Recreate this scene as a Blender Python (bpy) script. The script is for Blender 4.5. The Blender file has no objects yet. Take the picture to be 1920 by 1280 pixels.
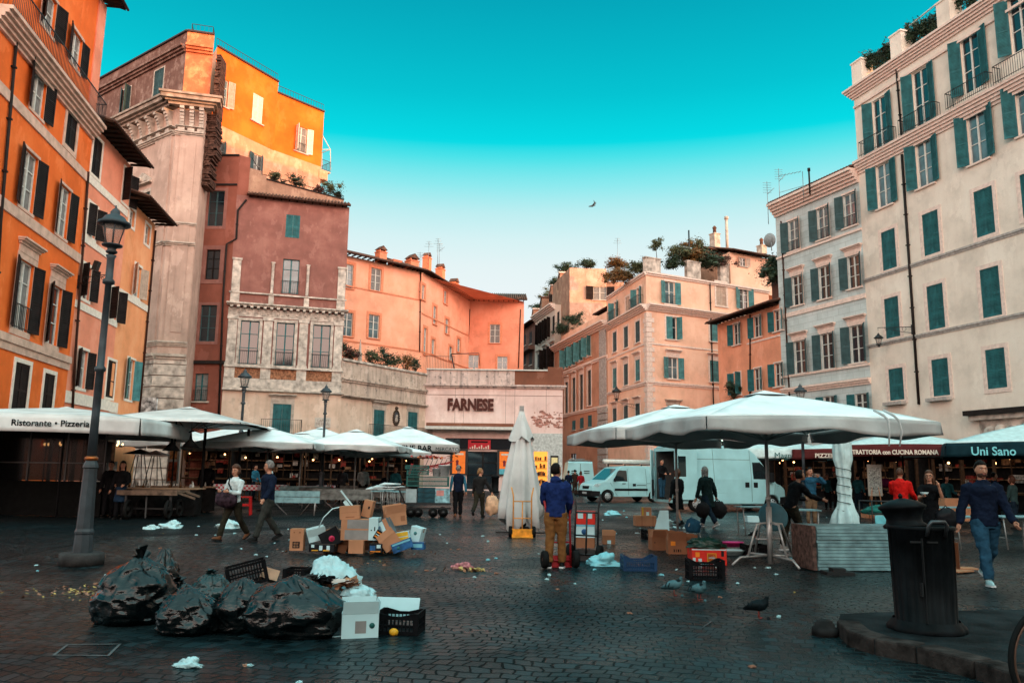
import bpy, bmesh, math, random
from mathutils import Vector, Matrix, noise
R=math.radians; PI=math.pi
random.seed(7)
scn=bpy.context.scene; COL=scn.collection
# ---------------------------------------------------------------- camera
FPX=1491.0; PITCH=R(9.3); ROLL=0.0135; CAMZ=1.55
CR=Vector((math.cos(ROLL),0,0)); _U=Vector((0,-math.sin(PITCH),math.cos(PITCH))); _F=Vector((0,math.cos(PITCH),math.sin(PITCH)))
_X=Vector((1,0,0))
CR=_X*math.cos(ROLL)+_U*math.sin(ROLL); CU=_U*math.cos(ROLL)-_X*math.sin(ROLL); CP=Vector((0,0,CAMZ))
cd=bpy.data.cameras.new('camera'); cam=bpy.data.objects.new('camera',cd); COL.objects.link(cam); scn.camera=cam
cd.sensor_width=36; cd.lens=36*FPX/1920; cd.clip_start=.1; cd.clip_end=2000
cam.matrix_world=Matrix.Translation(CP)@Matrix((CR,CU,-_F)).transposed().to_4x4()
# ---------------------------------------------------------------- world: evening sky, cyan over the roofs, warm glow behind the camera
w=bpy.data.worlds.new('World'); scn.world=w; w.use_nodes=True; nt=w.node_tree; nt.nodes.clear()
def N(t,typ,**k):
    n=t.nodes.new(typ)
    for a,v in k.items():
        if a.startswith('i_'):
            key=a[2:]; n.inputs[int(key) if key.isdigit() else key.replace('_',' ')].default_value=v
        else: setattr(n,a,v)
    return n
def ramp(t,stops,fac=None,interp='LINEAR'):
    n=t.nodes.new('ShaderNodeValToRGB'); n.color_ramp.interpolation=interp; e=n.color_ramp.elements
    while len(e)<len(stops): e.new(.5)
    for i,(p,c) in enumerate(stops):
        e[i].position=p; e[i].color=(c[0],c[1],c[2],1) if hasattr(c,'__len__') else (c,c,c,1)
    if fac is not None: t.links.new(fac,n.inputs[0])
    return n
SUN_EL=R(3.2); SUN_AZ=R(123)   # azimuth from +Y towards +X
tc=N(nt,'ShaderNodeTexCoord'); sx=N(nt,'ShaderNodeSeparateXYZ'); nt.links.new(tc.outputs['Generated'],sx.inputs[0])
skyr=ramp(nt,[(0,(.95,1.0,1.02)),(.215,(.96,1.05,1.07)),(.253,(.90,1.04,1.055)),(.286,(.77,1.02,1.04)),(.317,(.58,.98,1.01)),(.347,(.31,.945,.99)),(.377,(.09,.88,.94)),(.395,(.0,.81,.90)),(.445,(.0,.63,.74)),(.49,(.0,.53,.65)),(.54,(.0,.43,.56)),(.75,(.45,.95,1.02)),(1,(.9,1.5,1.55))],sx.outputs['Z'])
wd=N(nt,'ShaderNodeVectorMath',operation='DOT_PRODUCT'); nt.links.new(tc.outputs['Generated'],wd.inputs[0]); wd.inputs[1].default_value=(.50,-.86,0)
wr=ramp(nt,[(.38,0),(.78,1)]); wm=N(nt,'ShaderNodeMath',operation='MULTIPLY_ADD'); nt.links.new(wd.outputs['Value'],wm.inputs[0]); wm.inputs[1].default_value=.5; wm.inputs[2].default_value=.5
nt.links.new(wm.outputs[0],wr.inputs[0])
warm=ramp(nt,[(0,(1.0,.70,.60)),(.35,(1.0,.80,.72)),(.62,(.32,.50,.52)),(1,(.13,.33,.36))],sx.outputs['Z'])
wmul=N(nt,'ShaderNodeMixRGB',blend_type='MULTIPLY',i_Fac=1.0); nt.links.new(warm.outputs[0],wmul.inputs[1]); wmul.inputs[2].default_value=(6.9,6.3,5.9,1)
mx=N(nt,'ShaderNodeMixRGB'); nt.links.new(wr.outputs[0],mx.inputs[0]); nt.links.new(skyr.outputs[0],mx.inputs[1]); nt.links.new(wmul.outputs[0],mx.inputs[2])
ns=N(nt,'ShaderNodeTexSky',sky_type='NISHITA'); ns.sun_disc=False; ns.sun_elevation=SUN_EL; ns.sun_rotation=SUN_AZ
nm=N(nt,'ShaderNodeMixRGB',blend_type='ADD',i_Fac=.003); nt.links.new(mx.outputs[0],nm.inputs[1]); nt.links.new(ns.outputs[0],nm.inputs[2])
bg=N(nt,'ShaderNodeBackground'); bg.inputs[1].default_value=1.0; nt.links.new(nm.outputs[0],bg.inputs[0])
wo=N(nt,'ShaderNodeOutputWorld'); nt.links.new(bg.outputs[0],wo.inputs[0])
# ---------------------------------------------------------------- sun, low, just grazing over the right-hand roofs
sd=bpy.data.lights.new('sun','SUN'); sd.energy=5.0; sd.angle=R(.5); sd.color=(1,.40,.09)
sun=bpy.data.objects.new('sun',sd); COL.objects.link(sun)
SD=Vector((math.sin(SUN_AZ)*math.cos(SUN_EL),math.cos(SUN_AZ)*math.cos(SUN_EL),math.sin(SUN_EL)))
sun.rotation_euler=SD.to_track_quat('Z','Y').to_euler(); sun.location=(0,0,40)
scn.view_settings.view_transform='Standard'; scn.view_settings.look='None'; scn.view_settings.exposure=-.2; scn.view_settings.gamma=1
scn.view_settings.use_curve_mapping=False
scn.cycles.max_bounces=5; scn.cycles.diffuse_bounces=3; scn.cycles.glossy_bounces=3; scn.cycles.transparent_max_bounces=6
scn.cycles.use_adaptive_sampling=True; scn.cycles.sample_clamp_indirect=6
# ---------------------------------------------------------------- measuring: pixel of the 1920x1280 photo -> place in the square
def ray(x,y): return (_F+CR*((x-960)/FPX)+CU*((640-y)/FPX))
def at(x,y,D):
    d=ray(x,y); return CP+d*(D/d.y)
def G(x,y,z=0):
    d=ray(x,y); return CP+d*((z-CAMZ)/d.z)
def az_of_vp(x):
    lo,hi=600,1200
    for _ in range(40):
        m=(lo+hi)/2
        if ray(x,m).z>0: lo=m
        else: hi=m
    d=ray(x,lo); return math.atan2(d.x,d.y)
# ---------------------------------------------------------------- materials
MATS={}
def newmat(name):
    m=bpy.data.materials.new(name); m.use_nodes=True; MATS[name]=m
    return m,m.node_tree,m.node_tree.nodes['Principled BSDF']
def flat(name,c,rough=.6,metal=0,spec=.22,var=.12,scale=6,bump=0,bscale=40,emit=None,es=1,alpha=1,trans=0,sheen=0):
    if name in MATS: return MATS[name]
    if max(c)<.05 and spec==.22: spec=.06
    m,t,b=newmat(name); b.inputs['Roughness'].default_value=rough; b.inputs['Metallic'].default_value=metal
    b.inputs['Specular IOR Level'].default_value=spec; b.inputs['Base Color'].default_value=(*c,1)
    tc=N(t,'ShaderNodeTexCoord')
    if var:
        n=N(t,'ShaderNodeTexNoise'); n.inputs['Scale'].default_value=scale; n.inputs['Detail'].default_value=5; t.links.new(tc.outputs['Object'],n.inputs[0])
        a=tuple(max(0,x*(1-var*1.6)) for x in c); d=tuple(min(1,x*(1+var*1.2)) for x in c)
        r=ramp(t,[(.3,a),(.7,d)],n.outputs[0]); t.links.new(r.outputs[0],b.inputs['Base Color'])
    if bump:
        n2=N(t,'ShaderNodeTexNoise'); n2.inputs['Scale'].default_value=bscale; n2.inputs['Detail'].default_value=4; t.links.new(tc.outputs['Object'],n2.inputs[0])
        bm=N(t,'ShaderNodeBump'); bm.inputs['Strength'].default_value=bump; bm.inputs['Distance'].default_value=.02; t.links.new(n2.outputs[0],bm.inputs['Height']); t.links.new(bm.outputs[0],b.inputs['Normal'])
    if emit: b.inputs['Emission Color'].default_value=(*emit,1); b.inputs['Emission Strength'].default_value=es
    if alpha<1: b.inputs['Alpha'].default_value=alpha
    if trans: b.inputs['Transmission Weight'].default_value=trans
    return m
def plaster(name,c,c2=None,stain=.5,stainc=(.06,.05,.045),rough=.9,amt=.55,brick=0,blotch=1.0,joint=0):
    """painted plaster: large faded patches, vertical rain streaks, grime blots and a fine grain"""
    m,t,b=newmat(name); L=t.links; b.inputs['Roughness'].default_value=rough; b.inputs['Specular IOR Level'].default_value=.2
    tc=N(t,'ShaderNodeTexCoord'); c2=c2 or tuple(min(1,x*1.18) for x in c); cd_=tuple(x*.78 for x in c)
    n1=N(t,'ShaderNodeTexNoise'); n1.inputs['Scale'].default_value=.45*blotch; n1.inputs['Detail'].default_value=7; n1.inputs['Roughness'].default_value=.62; L.new(tc.outputs['Object'],n1.inputs[0])
    r1=ramp(t,[(.32,cd_),(.5,c),(.68,c2)],n1.outputs[0])
    mp=N(t,'ShaderNodeMapping'); mp.inputs['Scale'].default_value=(2.2,2.2,.16); L.new(tc.outputs['Object'],mp.inputs[0])
    n2=N(t,'ShaderNodeTexNoise'); n2.inputs['Scale'].default_value=1.3; n2.inputs['Detail'].default_value=6; L.new(mp.outputs[0],n2.inputs[0])
    n3=N(t,'ShaderNodeTexNoise'); n3.inputs['Scale'].default_value=1.7*blotch; n3.inputs['Detail'].default_value=9; n3.inputs['Roughness'].default_value=.7; L.new(tc.outputs['Object'],n3.inputs[0])
    r2=ramp(t,[(.50,0),(.74,1)],n2.outputs[0]); r3=ramp(t,[(.55,0),(.75,1)],n3.outputs[0])
    a=N(t,'ShaderNodeMath',operation='MULTIPLY_ADD'); L.new(r2.outputs[0],a.inputs[0]); a.inputs[1].default_value=.5; L.new(r3.outputs[0],a.inputs[2])
    a2=N(t,'ShaderNodeMath',operation='MULTIPLY'); a2.use_clamp=True; L.new(a.outputs[0],a2.inputs[0]); a2.inputs[1].default_value=stain*amt
    mm=N(t,'ShaderNodeMixRGB'); L.new(a2.outputs[0],mm.inputs[0]); L.new(r1.outputs[0],mm.inputs[1]); mm.inputs[2].default_value=(*stainc,1)
    n5=N(t,'ShaderNodeTexNoise'); n5.inputs['Scale'].default_value=.8*blotch; n5.inputs['Detail'].default_value=9; n5.inputs['Roughness'].default_value=.66; mp5=N(t,'ShaderNodeMapping'); mp5.inputs['Location'].default_value=(5.1,2.2,9.3); mp5.inputs['Scale'].default_value=(1,1,.6); L.new(tc.outputs['Object'],mp5.inputs[0]); L.new(mp5.outputs[0],n5.inputs[0])
    r5=ramp(t,[(.56,0),(.585,.30*min(1.5,.5+stain))],n5.outputs[0]); m5=N(t,'ShaderNodeMixRGB'); L.new(r5.outputs[0],m5.inputs[0]); L.new(mm.outputs[0],m5.inputs[1]); m5.inputs[2].default_value=(*[min(1,x*1.12+.03) for x in c2],1)
    out=m5.outputs[0]
    n4=N(t,'ShaderNodeTexNoise'); n4.inputs['Scale'].default_value=22; n4.inputs['Detail'].default_value=5; L.new(tc.outputs['Object'],n4.inputs[0])
    h=n4.outputs[0]
    if brick:
        bk=N(t,'ShaderNodeTexBrick'); bk.inputs['Scale'].default_value=1; bk.inputs['Brick Width'].default_value=brick*2.2; bk.inputs['Row Height'].default_value=brick; bk.inputs['Mortar Size'].default_value=brick*.05
        bk.inputs['Color1'].default_value=(1,1,1,1); bk.inputs['Color2'].default_value=(.86,.86,.86,1); bk.inputs['Mortar'].default_value=(.5,.48,.46,1)
        mpb=N(t,'ShaderNodeMapping'); mpb.inputs['Rotation'].default_value=(PI/2,0,0); L.new(tc.outputs['Object'],mpb.inputs[0]); L.new(mpb.outputs[0],bk.inputs[0])
        mb=N(t,'ShaderNodeMixRGB',blend_type='MULTIPLY',i_Fac=.45); L.new(out,mb.inputs[1]); L.new(bk.outputs[0],mb.inputs[2]); out=mb.outputs[0]
    L.new(out,b.inputs['Base Color'])
    bm=N(t,'ShaderNodeBump'); bm.inputs['Strength'].default_value=.35; bm.inputs['Distance'].default_value=.03; L.new(h,bm.inputs['Height']); L.new(bm.outputs[0],b.inputs['Normal'])
    return m
# ---------------------------------------------------------------- mesh builder
class MB:
    def __init__(s,M=None): s.v=[]; s.f=[]; s.m=[]; s.sm=[]; s.M=M
    def add(s,vs,fs,m=0,sm=False,M=None):
        k=len(s.v); M=M if M is not None else s.M
        s.v+= [tuple(M@Vector(p)) for p in vs] if M is not None else [tuple(p) for p in vs]
        s.f+= [tuple(k+i for i in f) for f in fs]; s.m+=[m]*len(fs); s.sm+=[sm]*len(fs)
        return s
    def box(s,x0,x1,y0,y1,z0,z1,m=0,M=None):
        return s.add([(x0,y0,z0),(x1,y0,z0),(x1,y1,z0),(x0,y1,z0),(x0,y0,z1),(x1,y0,z1),(x1,y1,z1),(x0,y1,z1)],
          [(0,3,2,1),(4,5,6,7),(0,1,5,4),(1,2,6,5),(2,3,7,6),(3,0,4,7)],m,False,M)
    def bar(s,a,b,w,h=None,m=0,M=None):
        """square bar between two points"""
        a=Vector(a); b=Vector(b); h=h or w; d=b-a; L=d.length
        if L<1e-6: return s
        q=d.to_track_quat('Z','Y').to_matrix().to_4x4(); T=Matrix.Translation(a)@q
        T=(M if M is not None else (s.M if s.M is not None else Matrix()))@T
        return s.box(-w/2,w/2,-h/2,h/2,0,L,m,T)
    def tube(s,pts,r,n=8,m=0,M=None,caps=True,sm=True,ell=None):
        pts=[Vector(p) for p in pts]; rr=r if hasattr(r,'__len__') else [r]*len(pts); vs=[]; fs=[]
        up=None
        for i,p in enumerate(pts):
            d=(pts[min(i+1,len(pts)-1)]-pts[max(i-1,0)])
            if d.length<1e-9: d=Vector((0,0,1))
            d.normalize()
            if up is None:
                up=Vector((0,1,0)) if abs(d.y)<.9 else Vector((1,0,0))
            sx_=d.cross(up); 
            if sx_.length<1e-6: sx_=d.cross(Vector((1,0,.1)))
            sx_.normalize(); sy=sx_.cross(d).normalized(); up=sy
            for k in range(n):
                a=2*PI*k/n; e=ell[i] if ell else 1
                vs.append(p+sx_*math.cos(a)*rr[i]+sy*math.sin(a)*rr[i]*e)
        for i in range(len(pts)-1):
            for k in range(n): k2=(k+1)%n; fs.append((i*n+k,i*n+k2,(i+1)*n+k2,(i+1)*n+k))
        if caps: fs.append(tuple(range(n-1,-1,-1))); fs.append(tuple((len(pts)-1)*n+k for k in range(n)))
        return s.add(vs,fs,m,sm,M)
    def lathe(s,prof,n=16,m=0,c=(0,0,0),M=None,sm=True,a0=0,facet=False):
        vs=[];fs=[]
        for r,z in prof:
            for k in range(n): a=2*PI*k/n+a0; vs.append((c[0]+r*math.cos(a),c[1]+r*math.sin(a),c[2]+z))
        for i in range(len(prof)-1):
            for k in range(n): k2=(k+1)%n; fs.append((i*n+k,i*n+k2,(i+1)*n+k2,(i+1)*n+k))
        fs.append(tuple(range(n-1,-1,-1))); fs.append(tuple((len(prof)-1)*n+k for k in range(n)))
        return s.add(vs,fs,m,sm,M)
    def prism(s,poly,y0,y1,m=0,M=None):
        """outline in x,z pushed along y"""
        n=len(poly); vs=[(x,y0,z) for x,z in poly]+[(x,y1,z) for x,z in poly]
        fs=[tuple(range(n)),tuple(range(2*n-1,n-1,-1))]+[(i,i+n,(i+1)%n+n,(i+1)%n) for i in range(n)]
        return s.add(vs,fs,m,False,M)
    def slab(s,poly,z0,z1,m=0,M=None):
        n=len(poly); vs=[(x,y,z0) for x,y in poly]+[(x,y,z1) for x,y in poly]
        fs=[tuple(range(n-1,-1,-1)),tuple(range(n,2*n))]+[(i,(i+1)%n,(i+1)%n+n,i+n) for i in range(n)]
        return s.add(vs,fs,m,False,M)
    def ball(s,c,r,m=0,n=10,k=7,M=None,sc=(1,1,1),fn=None):
        vs=[];fs=[]
        for i in range(k+1):
            th=PI*i/k
            for j in range(n):
                a=2*PI*j/n; d=Vector((math.sin(th)*math.cos(a),math.sin(th)*math.sin(a),math.cos(th)))
                q=r*(fn(d) if fn else 1)
                vs.append((c[0]+d.x*q*sc[0],c[1]+d.y*q*sc[1],c[2]+d.z*q*sc[2]))
        for i in range(k):
            for j in range(n): j2=(j+1)%n; fs.append((i*n+j,(i+1)*n+j,(i+1)*n+j2,i*n+j2))
        return s.add(vs,fs,m,True,M)
    def mesh(s,name,mats):
        me=bpy.data.meshes.new(name); me.from_pydata(s.v,[],s.f); 
        for q in (mats if isinstance(mats,(list,tuple)) else [mats]): me.materials.append(q)
        me.polygons.foreach_set('material_index',s.m); me.polygons.foreach_set('use_smooth',s.sm); me.update()
        return me
    def build(s,name,mats,parent=None,M=None):
        return put(name,s.mesh(name,mats),parent,M)
def put(name,me,parent=None,M=None):
    o=bpy.data.objects.new(name,me); COL.objects.link(o)
    if parent: o.parent=parent
    if M is not None: o.matrix_basis=M
    return o
def tag(o,label=None,cat=None,group=None,kind=None):
    if label: o['label']=label
    if cat: o['category']=cat
    if group: o['group']=group
    if kind: o['kind']=kind
    return o
def thing(name,label,cat,loc=(0,0,0),rz=0,group=None,M=None):
    o=bpy.data.objects.new(name,None); COL.objects.link(o); o.empty_display_size=.3
    if M is not None: o.matrix_basis=M
    else: o.location=loc; o.rotation_euler=(0,0,rz)
    return tag(o,label,cat,group)
def kids(o): return [c for c in COL.objects if c.parent==o]
def dup(o,label=None,loc=None,rz=None,sc=None,parent=None,M=None,kmap=None):
    c=o.copy(); COL.objects.link(c)
    if parent is not None: c.parent=parent
    for ch in list(o.children): dup(ch,parent=c)
    if label: c['label']=label
    if M is not None: c.matrix_basis=M
    if loc is not None: c.location=loc
    if rz is not None: c.rotation_euler=(0,0,rz)
    if sc is not None: c.scale=(sc,sc,sc) if not hasattr(sc,'__len__') else sc
    return c
def struct(o,label=None): o['kind']='structure'; return o
def TR(x,y,z,rz=0,rx=0,ry=0): return Matrix.Translation((x,y,z))@Matrix.Rotation(rz,4,'Z')@Matrix.Rotation(ry,4,'Y')@Matrix.Rotation(rx,4,'X')
class Fac:
    """a vertical wall plane; local x runs left to right as seen from the square, local -y points out"""
    def __init__(s,P0,P1):
        s.P0=Vector((P0[0],P0[1],0)); s.P1=Vector((P1[0],P1[1],0)); d=s.P1-s.P0; s.L=d.length; s.d=d.normalized(); s.n=Vector((s.d.y,-s.d.x,0))
        s.M=Matrix.Translation(s.P0)@Matrix.Rotation(math.atan2(s.d.y,s.d.x),4,'Z')
    def hit(s,x,y,off=0):
        d=ray(x,y); t=((s.P0+s.n*off-CP).dot(s.n))/d.dot(s.n); p=CP+d*t; return (p-s.P0).dot(s.d),p.z
    def pt(s,u,v=0,z=0): return s.P0+s.d*u+s.n*v+Vector((0,0,z))
    def z(s,x,y,off=0): return s.hit(x,y,off)[1]
    def u(s,x,y,off=0): return s.hit(x,y,off)[0]
def line_to(P,az,x,y):
    """from plan point P along azimuth az, to the vertical plane seen at pixel x,y"""
    d=ray(x,y); u=Vector((math.sin(az),math.cos(az)))
    # P+u*s = d.xy*t
    det=u.x*(-d.y)-u.y*(-d.x); s_=((-P[0])*(-d.y)-(-P[1])*(-d.x))/det
    return Vector((P[0]+u.x*s_,P[1]+u.y*s_))
def F2(x0,y0,D,az,x1,y1):
    P=at(x0,y0,D); Q=line_to(P,az,x1,y1); a,b=(P,Q) if x0<x1 else (Q,P)
    return Fac(a,b)
# ================================================================ ground
def cobble(name,tint=(.42,1.0,1.15),rot=R(14),wet=1.0,size=.145,dark=1.0):
    m,t,b=newmat(name); L=t.links; tc=N(t,'ShaderNodeTexCoord')
    nz=N(t,'ShaderNodeTexNoise'); nz.inputs['Scale'].default_value=.55; nz.inputs['Detail'].default_value=3; L.new(tc.outputs['Object'],nz.inputs[0])
    nf=N(t,'ShaderNodeTexNoise'); nf.inputs['Scale'].default_value=7; nf.inputs['Detail'].default_value=2; L.new(tc.outputs['Object'],nf.inputs[0])
    def off(n,k,src):
        s_=N(t,'ShaderNodeVectorMath',operation='SUBTRACT'); L.new(n.outputs['Color'],s_.inputs[0]); s_.inputs[1].default_value=(.5,.5,.5)
        q=N(t,'ShaderNodeVectorMath',operation='SCALE'); L.new(s_.outputs[0],q.inputs[0]); q.inputs['Scale'].default_value=k
        a=N(t,'ShaderNodeVectorMath',operation='ADD'); L.new(src,a.inputs[0]); L.new(q.outputs[0],a.inputs[1]); return a.outputs[0]
    v=off(nz,.9,tc.outputs['Object']); v=off(nf,.05,v)
    mp=N(t,'ShaderNodeMapping'); mp.inputs['Rotation'].default_value=(0,0,rot); L.new(v,mp.inputs[0])
    bk=N(t,'ShaderNodeTexBrick'); bk.offset=.5; L.new(mp.outputs[0],bk.inputs[0])
    for k,q in (('Scale',1),('Brick Width',size),('Row Height',size*.94),('Mortar Size',.012),('Mortar Smooth',.7),('Bias',0.0)): bk.inputs[k].default_value=q
    bk.inputs['Color1'].default_value=(0,0,0,1); bk.inputs['Color2'].default_value=(1,1,1,1); bk.inputs['Mortar'].default_value=(.3,.3,.3,1)
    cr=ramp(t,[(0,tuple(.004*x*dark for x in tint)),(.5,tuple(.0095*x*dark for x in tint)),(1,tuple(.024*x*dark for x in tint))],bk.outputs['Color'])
    # patches of bare brown stone and of bluish stone
    pn=N(t,'ShaderNodeTexNoise'); pn.inputs['Scale'].default_value=.28; pn.inputs['Detail'].default_value=5; L.new(tc.outputs['Object'],pn.inputs[0])
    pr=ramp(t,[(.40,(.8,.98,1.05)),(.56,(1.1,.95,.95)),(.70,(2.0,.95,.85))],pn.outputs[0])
    mm=N(t,'ShaderNodeMixRGB',blend_type='MULTIPLY',i_Fac=1.0); L.new(cr.outputs[0],mm.inputs[1]); L.new(pr.outputs[0],mm.inputs[2])
    mo=N(t,'ShaderNodeMixRGB'); L.new(bk.outputs['Fac'],mo.inputs[0]); L.new(mm.outputs[0],mo.inputs[1]); mo.inputs[2].default_value=(.002,.002,.002,1)
    L.new(mo.outputs[0],b.inputs['Base Color'])
    # wet and dry
    wn=N(t,'ShaderNodeTexNoise'); wn.inputs['Scale'].default_value=.22; wn.inputs['Detail'].default_value=6; wn.inputs['Roughness'].default_value=.6
    wmp=N(t,'ShaderNodeMapping'); wmp.inputs['Location'].default_value=(3.1,7.7,0); L.new(tc.outputs['Object'],wmp.inputs[0]); L.new(wmp.outputs[0],wn.inputs[0])
    wr_=ramp(t,[(.38,.50-.14*wet),(.5,.42-.18*wet),(.62,.26-.12*wet)],wn.outputs[0])
    ra=N(t,'ShaderNodeMath',operation='MULTIPLY_ADD'); L.new(bk.outputs['Color'],ra.inputs[0]); ra.inputs[1].default_value=.14; L.new(wr_.outputs[0],ra.inputs[2])
    rb=N(t,'ShaderNodeMath',operation='MULTIPLY_ADD'); rb.use_clamp=True; L.new(bk.outputs['Fac'],rb.inputs[0]); rb.inputs[1].default_value=.35; L.new(ra.outputs[0],rb.inputs[2])
    L.new(rb.outputs[0],b.inputs['Roughness']); sp=ramp(t,[(.36,.03+.02*wet),(.5,.05+.12*wet),(.64,.07+.40*wet)],wn.outputs[0]); L.new(sp.outputs[0],b.inputs['Specular IOR Level']); b.inputs['Specular Tint'].default_value=(.45,.95,1,1)
    # relief
    g=N(t,'ShaderNodeTexNoise'); g.inputs['Scale'].default_value=38; g.inputs['Detail'].default_value=4; L.new(tc.outputs['Object'],g.inputs[0])
    iv=N(t,'ShaderNodeMath',operation='MULTIPLY_ADD'); L.new(bk.outputs['Fac'],iv.inputs[0]); iv.inputs[1].default_value=-1; iv.inputs[2].default_value=1
    iv2=N(t,'ShaderNodeMath',operation='MULTIPLY_ADD'); L.new(bk.outputs['Color'],iv2.inputs[0]); iv2.inputs[1].default_value=.5; L.new(iv.outputs[0],iv2.inputs[2])
    iv3=N(t,'ShaderNodeMath',operation='MULTIPLY_ADD'); L.new(g.outputs[0],iv3.inputs[0]); iv3.inputs[1].default_value=.35; L.new(iv2.outputs[0],iv3.inputs[2])
    bm=N(t,'ShaderNodeBump'); bm.inputs['Strength'].default_value=.85; bm.inputs['Distance'].default_value=.02; L.new(iv3.outputs[0],bm.inputs['Height']); L.new(bm.outputs[0],b.inputs['Normal'])
    return m
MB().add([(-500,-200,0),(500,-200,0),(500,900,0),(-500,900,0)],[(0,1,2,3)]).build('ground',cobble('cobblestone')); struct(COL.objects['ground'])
# smoother worn paving at the back left
pts=[G(-60,1062),G(120,1025),G(230,1006),G(400,1000),G(640,985),G(640,940),G(430,925),G(-60,925)]
o=MB().add([(p.x,p.y,.004) for p in pts],[tuple(range(len(pts)))]).build('paved_lane',cobble('worn_paving',tint=(.7,1.0,1.1),rot=R(-30),wet=.2,size=.1,dark=1.0)); struct(o)
# ================================================================ building kit
glass=flat('window_glass',(.012,.02,.026),rough=.06,spec=.9,var=.0)
glassl=flat('pale_glass',(.10,.16,.18),rough=.1,spec=.8,var=.3,scale=1)
white=flat('white_paint',(.62,.60,.55),rough=.5,var=.1); cream=flat('cream_paint',(.72,.62,.52),rough=.6)
teal=flat('teal_paint',(.020,.115,.125),rough=.55,var=.25,scale=3); tealp=flat('faded_teal_paint',(.07,.21,.215),rough=.6,var=.25,scale=3)
greyt=flat('grey_teal_paint',(.045,.09,.095),rough=.6,var=.2,scale=3)
dark=flat('dark_shutter_paint',(.020,.014,.013),rough=.5,var=.25,scale=3); pale=flat('pale_shutter_paint',(.50,.36,.28),rough=.6)
iron=flat('black_iron',(.010,.011,.012),rough=.45,spec=.4); stone=flat('pale_stone',(.46,.38,.32),rough=.85,var=.25,scale=2.5,bump=.3)
trav=flat('travertine',(.50,.42,.36),rough=.85,var=.38,scale=2.2,bump=.5,bscale=18)
curt=flat('net_curtain',(.21,.20,.19),rough=.9,var=.15)
lead=flat('lead_pipe',(.022,.018,.017),rough=.5); copper=flat('brown_gutter',(.045,.02,.014),rough=.5)
def tilemat():
    m,t,b=newmat('roof_tiles'); tc=N(t,'ShaderNodeTexCoord'); n=N(t,'ShaderNodeTexNoise'); n.inputs['Scale'].default_value=2.3; n.inputs['Detail'].default_value=8; t.links.new(tc.outputs['Object'],n.inputs[0])
    r=ramp(t,[(.3,(.03,.017,.012)),(.5,(.10,.04,.024)),(.7,(.22,.10,.06))],n.outputs[0]); t.links.new(r.outputs[0],b.inputs['Base Color']); b.inputs['Roughness'].default_value=.9
    return m
tiles=tilemat()
_leafc={}
def leaf_mesh(w,h,m):
    k=(round(w,2),round(h,2),m.name)
    if k in _leafc: return _leafc[k]
    b=MB(); t=.045; e=.07
    b.box(0,e,-t/2,t/2,0,h).box(w-e,w,-t/2,t/2,0,h).box(e,w-e,-t/2,t/2,0,e*1.3).box(e,w-e,-t/2,t/2,h-e,h)
    mid=h*.45; b.box(e,w-e,-t/2,t/2,mid-.03,mid+.03)
    z=e*1.3
    while z<h-e-.02:
        if not(mid-.07<z<mid+.03): b.add([(e,-t*.42,z),(w-e,-t*.42,z),(w-e,t*.42,z+.062),(e,t*.42,z+.062)],[(0,1,2,3)])
        z+=.075
    b.box(e,w-e,-.003,.003,e,h-e)
    me=b.mesh('shutter',m); _leafc[k]=me; return me
def rail_mb(b,w,h,y,z,n=None,sides=0,m=0,r=.016,x0=None):
    x0=-w/2 if x0 is None else x0; n=n or max(3,int(w/.13))
    b.box(x0,x0+w,y-.02,y+.02,z+h-.03,z+h,m); b.box(x0,x0+w,y-.015,y+.015,z+.06,z+.085,m)
    for i in range(n+1): x=x0+w*i/n; b.box(x-r/2,x+r/2,y-r/2,y+r/2,z,z+h-.03,m)
    if sides:
        for x in (x0,x0+w):
            b.box(x-.02,x+.02,y+.02,y+sides,z+h-.03,z+h,m); k=max(2,int(sides/.13))
            for i in range(1,k+1): b.box(x-r/2,x+r/2,y+sides*i/k-r/2,y+sides*i/k+r/2,z,z+h-.03,m)
class Win: pass
def W(px,yt,yb,w=1.1,shut=None,sm=None,fr=None,trim=None,tw=.14,ped=0,sill=1,rail=0,bal=0,gl=None,fx=None,leafw=None,box=0):
    o=Win(); o.__dict__.update(locals()); return o
def facade(b,f,zt,mat,wins,zb=0,u0=None,u1=None,name='wall',rev=.2,label=None):
    u0=0 if u0 is None else u0; u1=f.L if u1 is None else u1
    for q in wins:
        q.u,q.z0=f.hit(q.px,q.yb); q.u=f.hit(q.px,(q.yt+q.yb)/2)[0]; q.z1=f.hit(q.px,q.yt)[1]
    us=sorted({u0,u1}|{min(max(q.u+s*q.w/2,u0),u1) for q in wins for s in (-1,1)}); zs=sorted({zb,zt}|{min(max(z,zb),zt) for q in wins for z in (q.z0,q.z1)})
    m=MB(); nu=len(us); vs=[(u,0,z) for z in zs for u in us]; fs=[]
    for j in range(len(zs)-1):
        for i in range(nu-1):
            cu=(us[i]+us[i+1])/2; cz=(zs[j]+zs[j+1])/2
            if any(abs(cu-q.u)<q.w/2 and q.z0<cz<q.z1 for q in wins): continue
            fs.append((j*nu+i,j*nu+i+1,(j+1)*nu+i+1,(j+1)*nu+i))
    m.add(vs,fs)
    for q in wins:
        a,c=q.u-q.w/2,q.u+q.w/2; d=rev
        m.add([(a,0,q.z0),(c,0,q.z0),(c,0,q.z1),(a,0,q.z1),(a,d,q.z0),(c,d,q.z0),(c,d,q.z1),(a,d,q.z1)],[(0,1,5,4),(1,2,6,5),(2,3,7,6),(3,0,4,7)])
    base=b.location
    M=Matrix.Translation(-base)@f.M
    o=m.build(name,mat,b,M)
    if label: o['label']=label
    for q in wins: mkwin(b,M,q)
    return M
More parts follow.
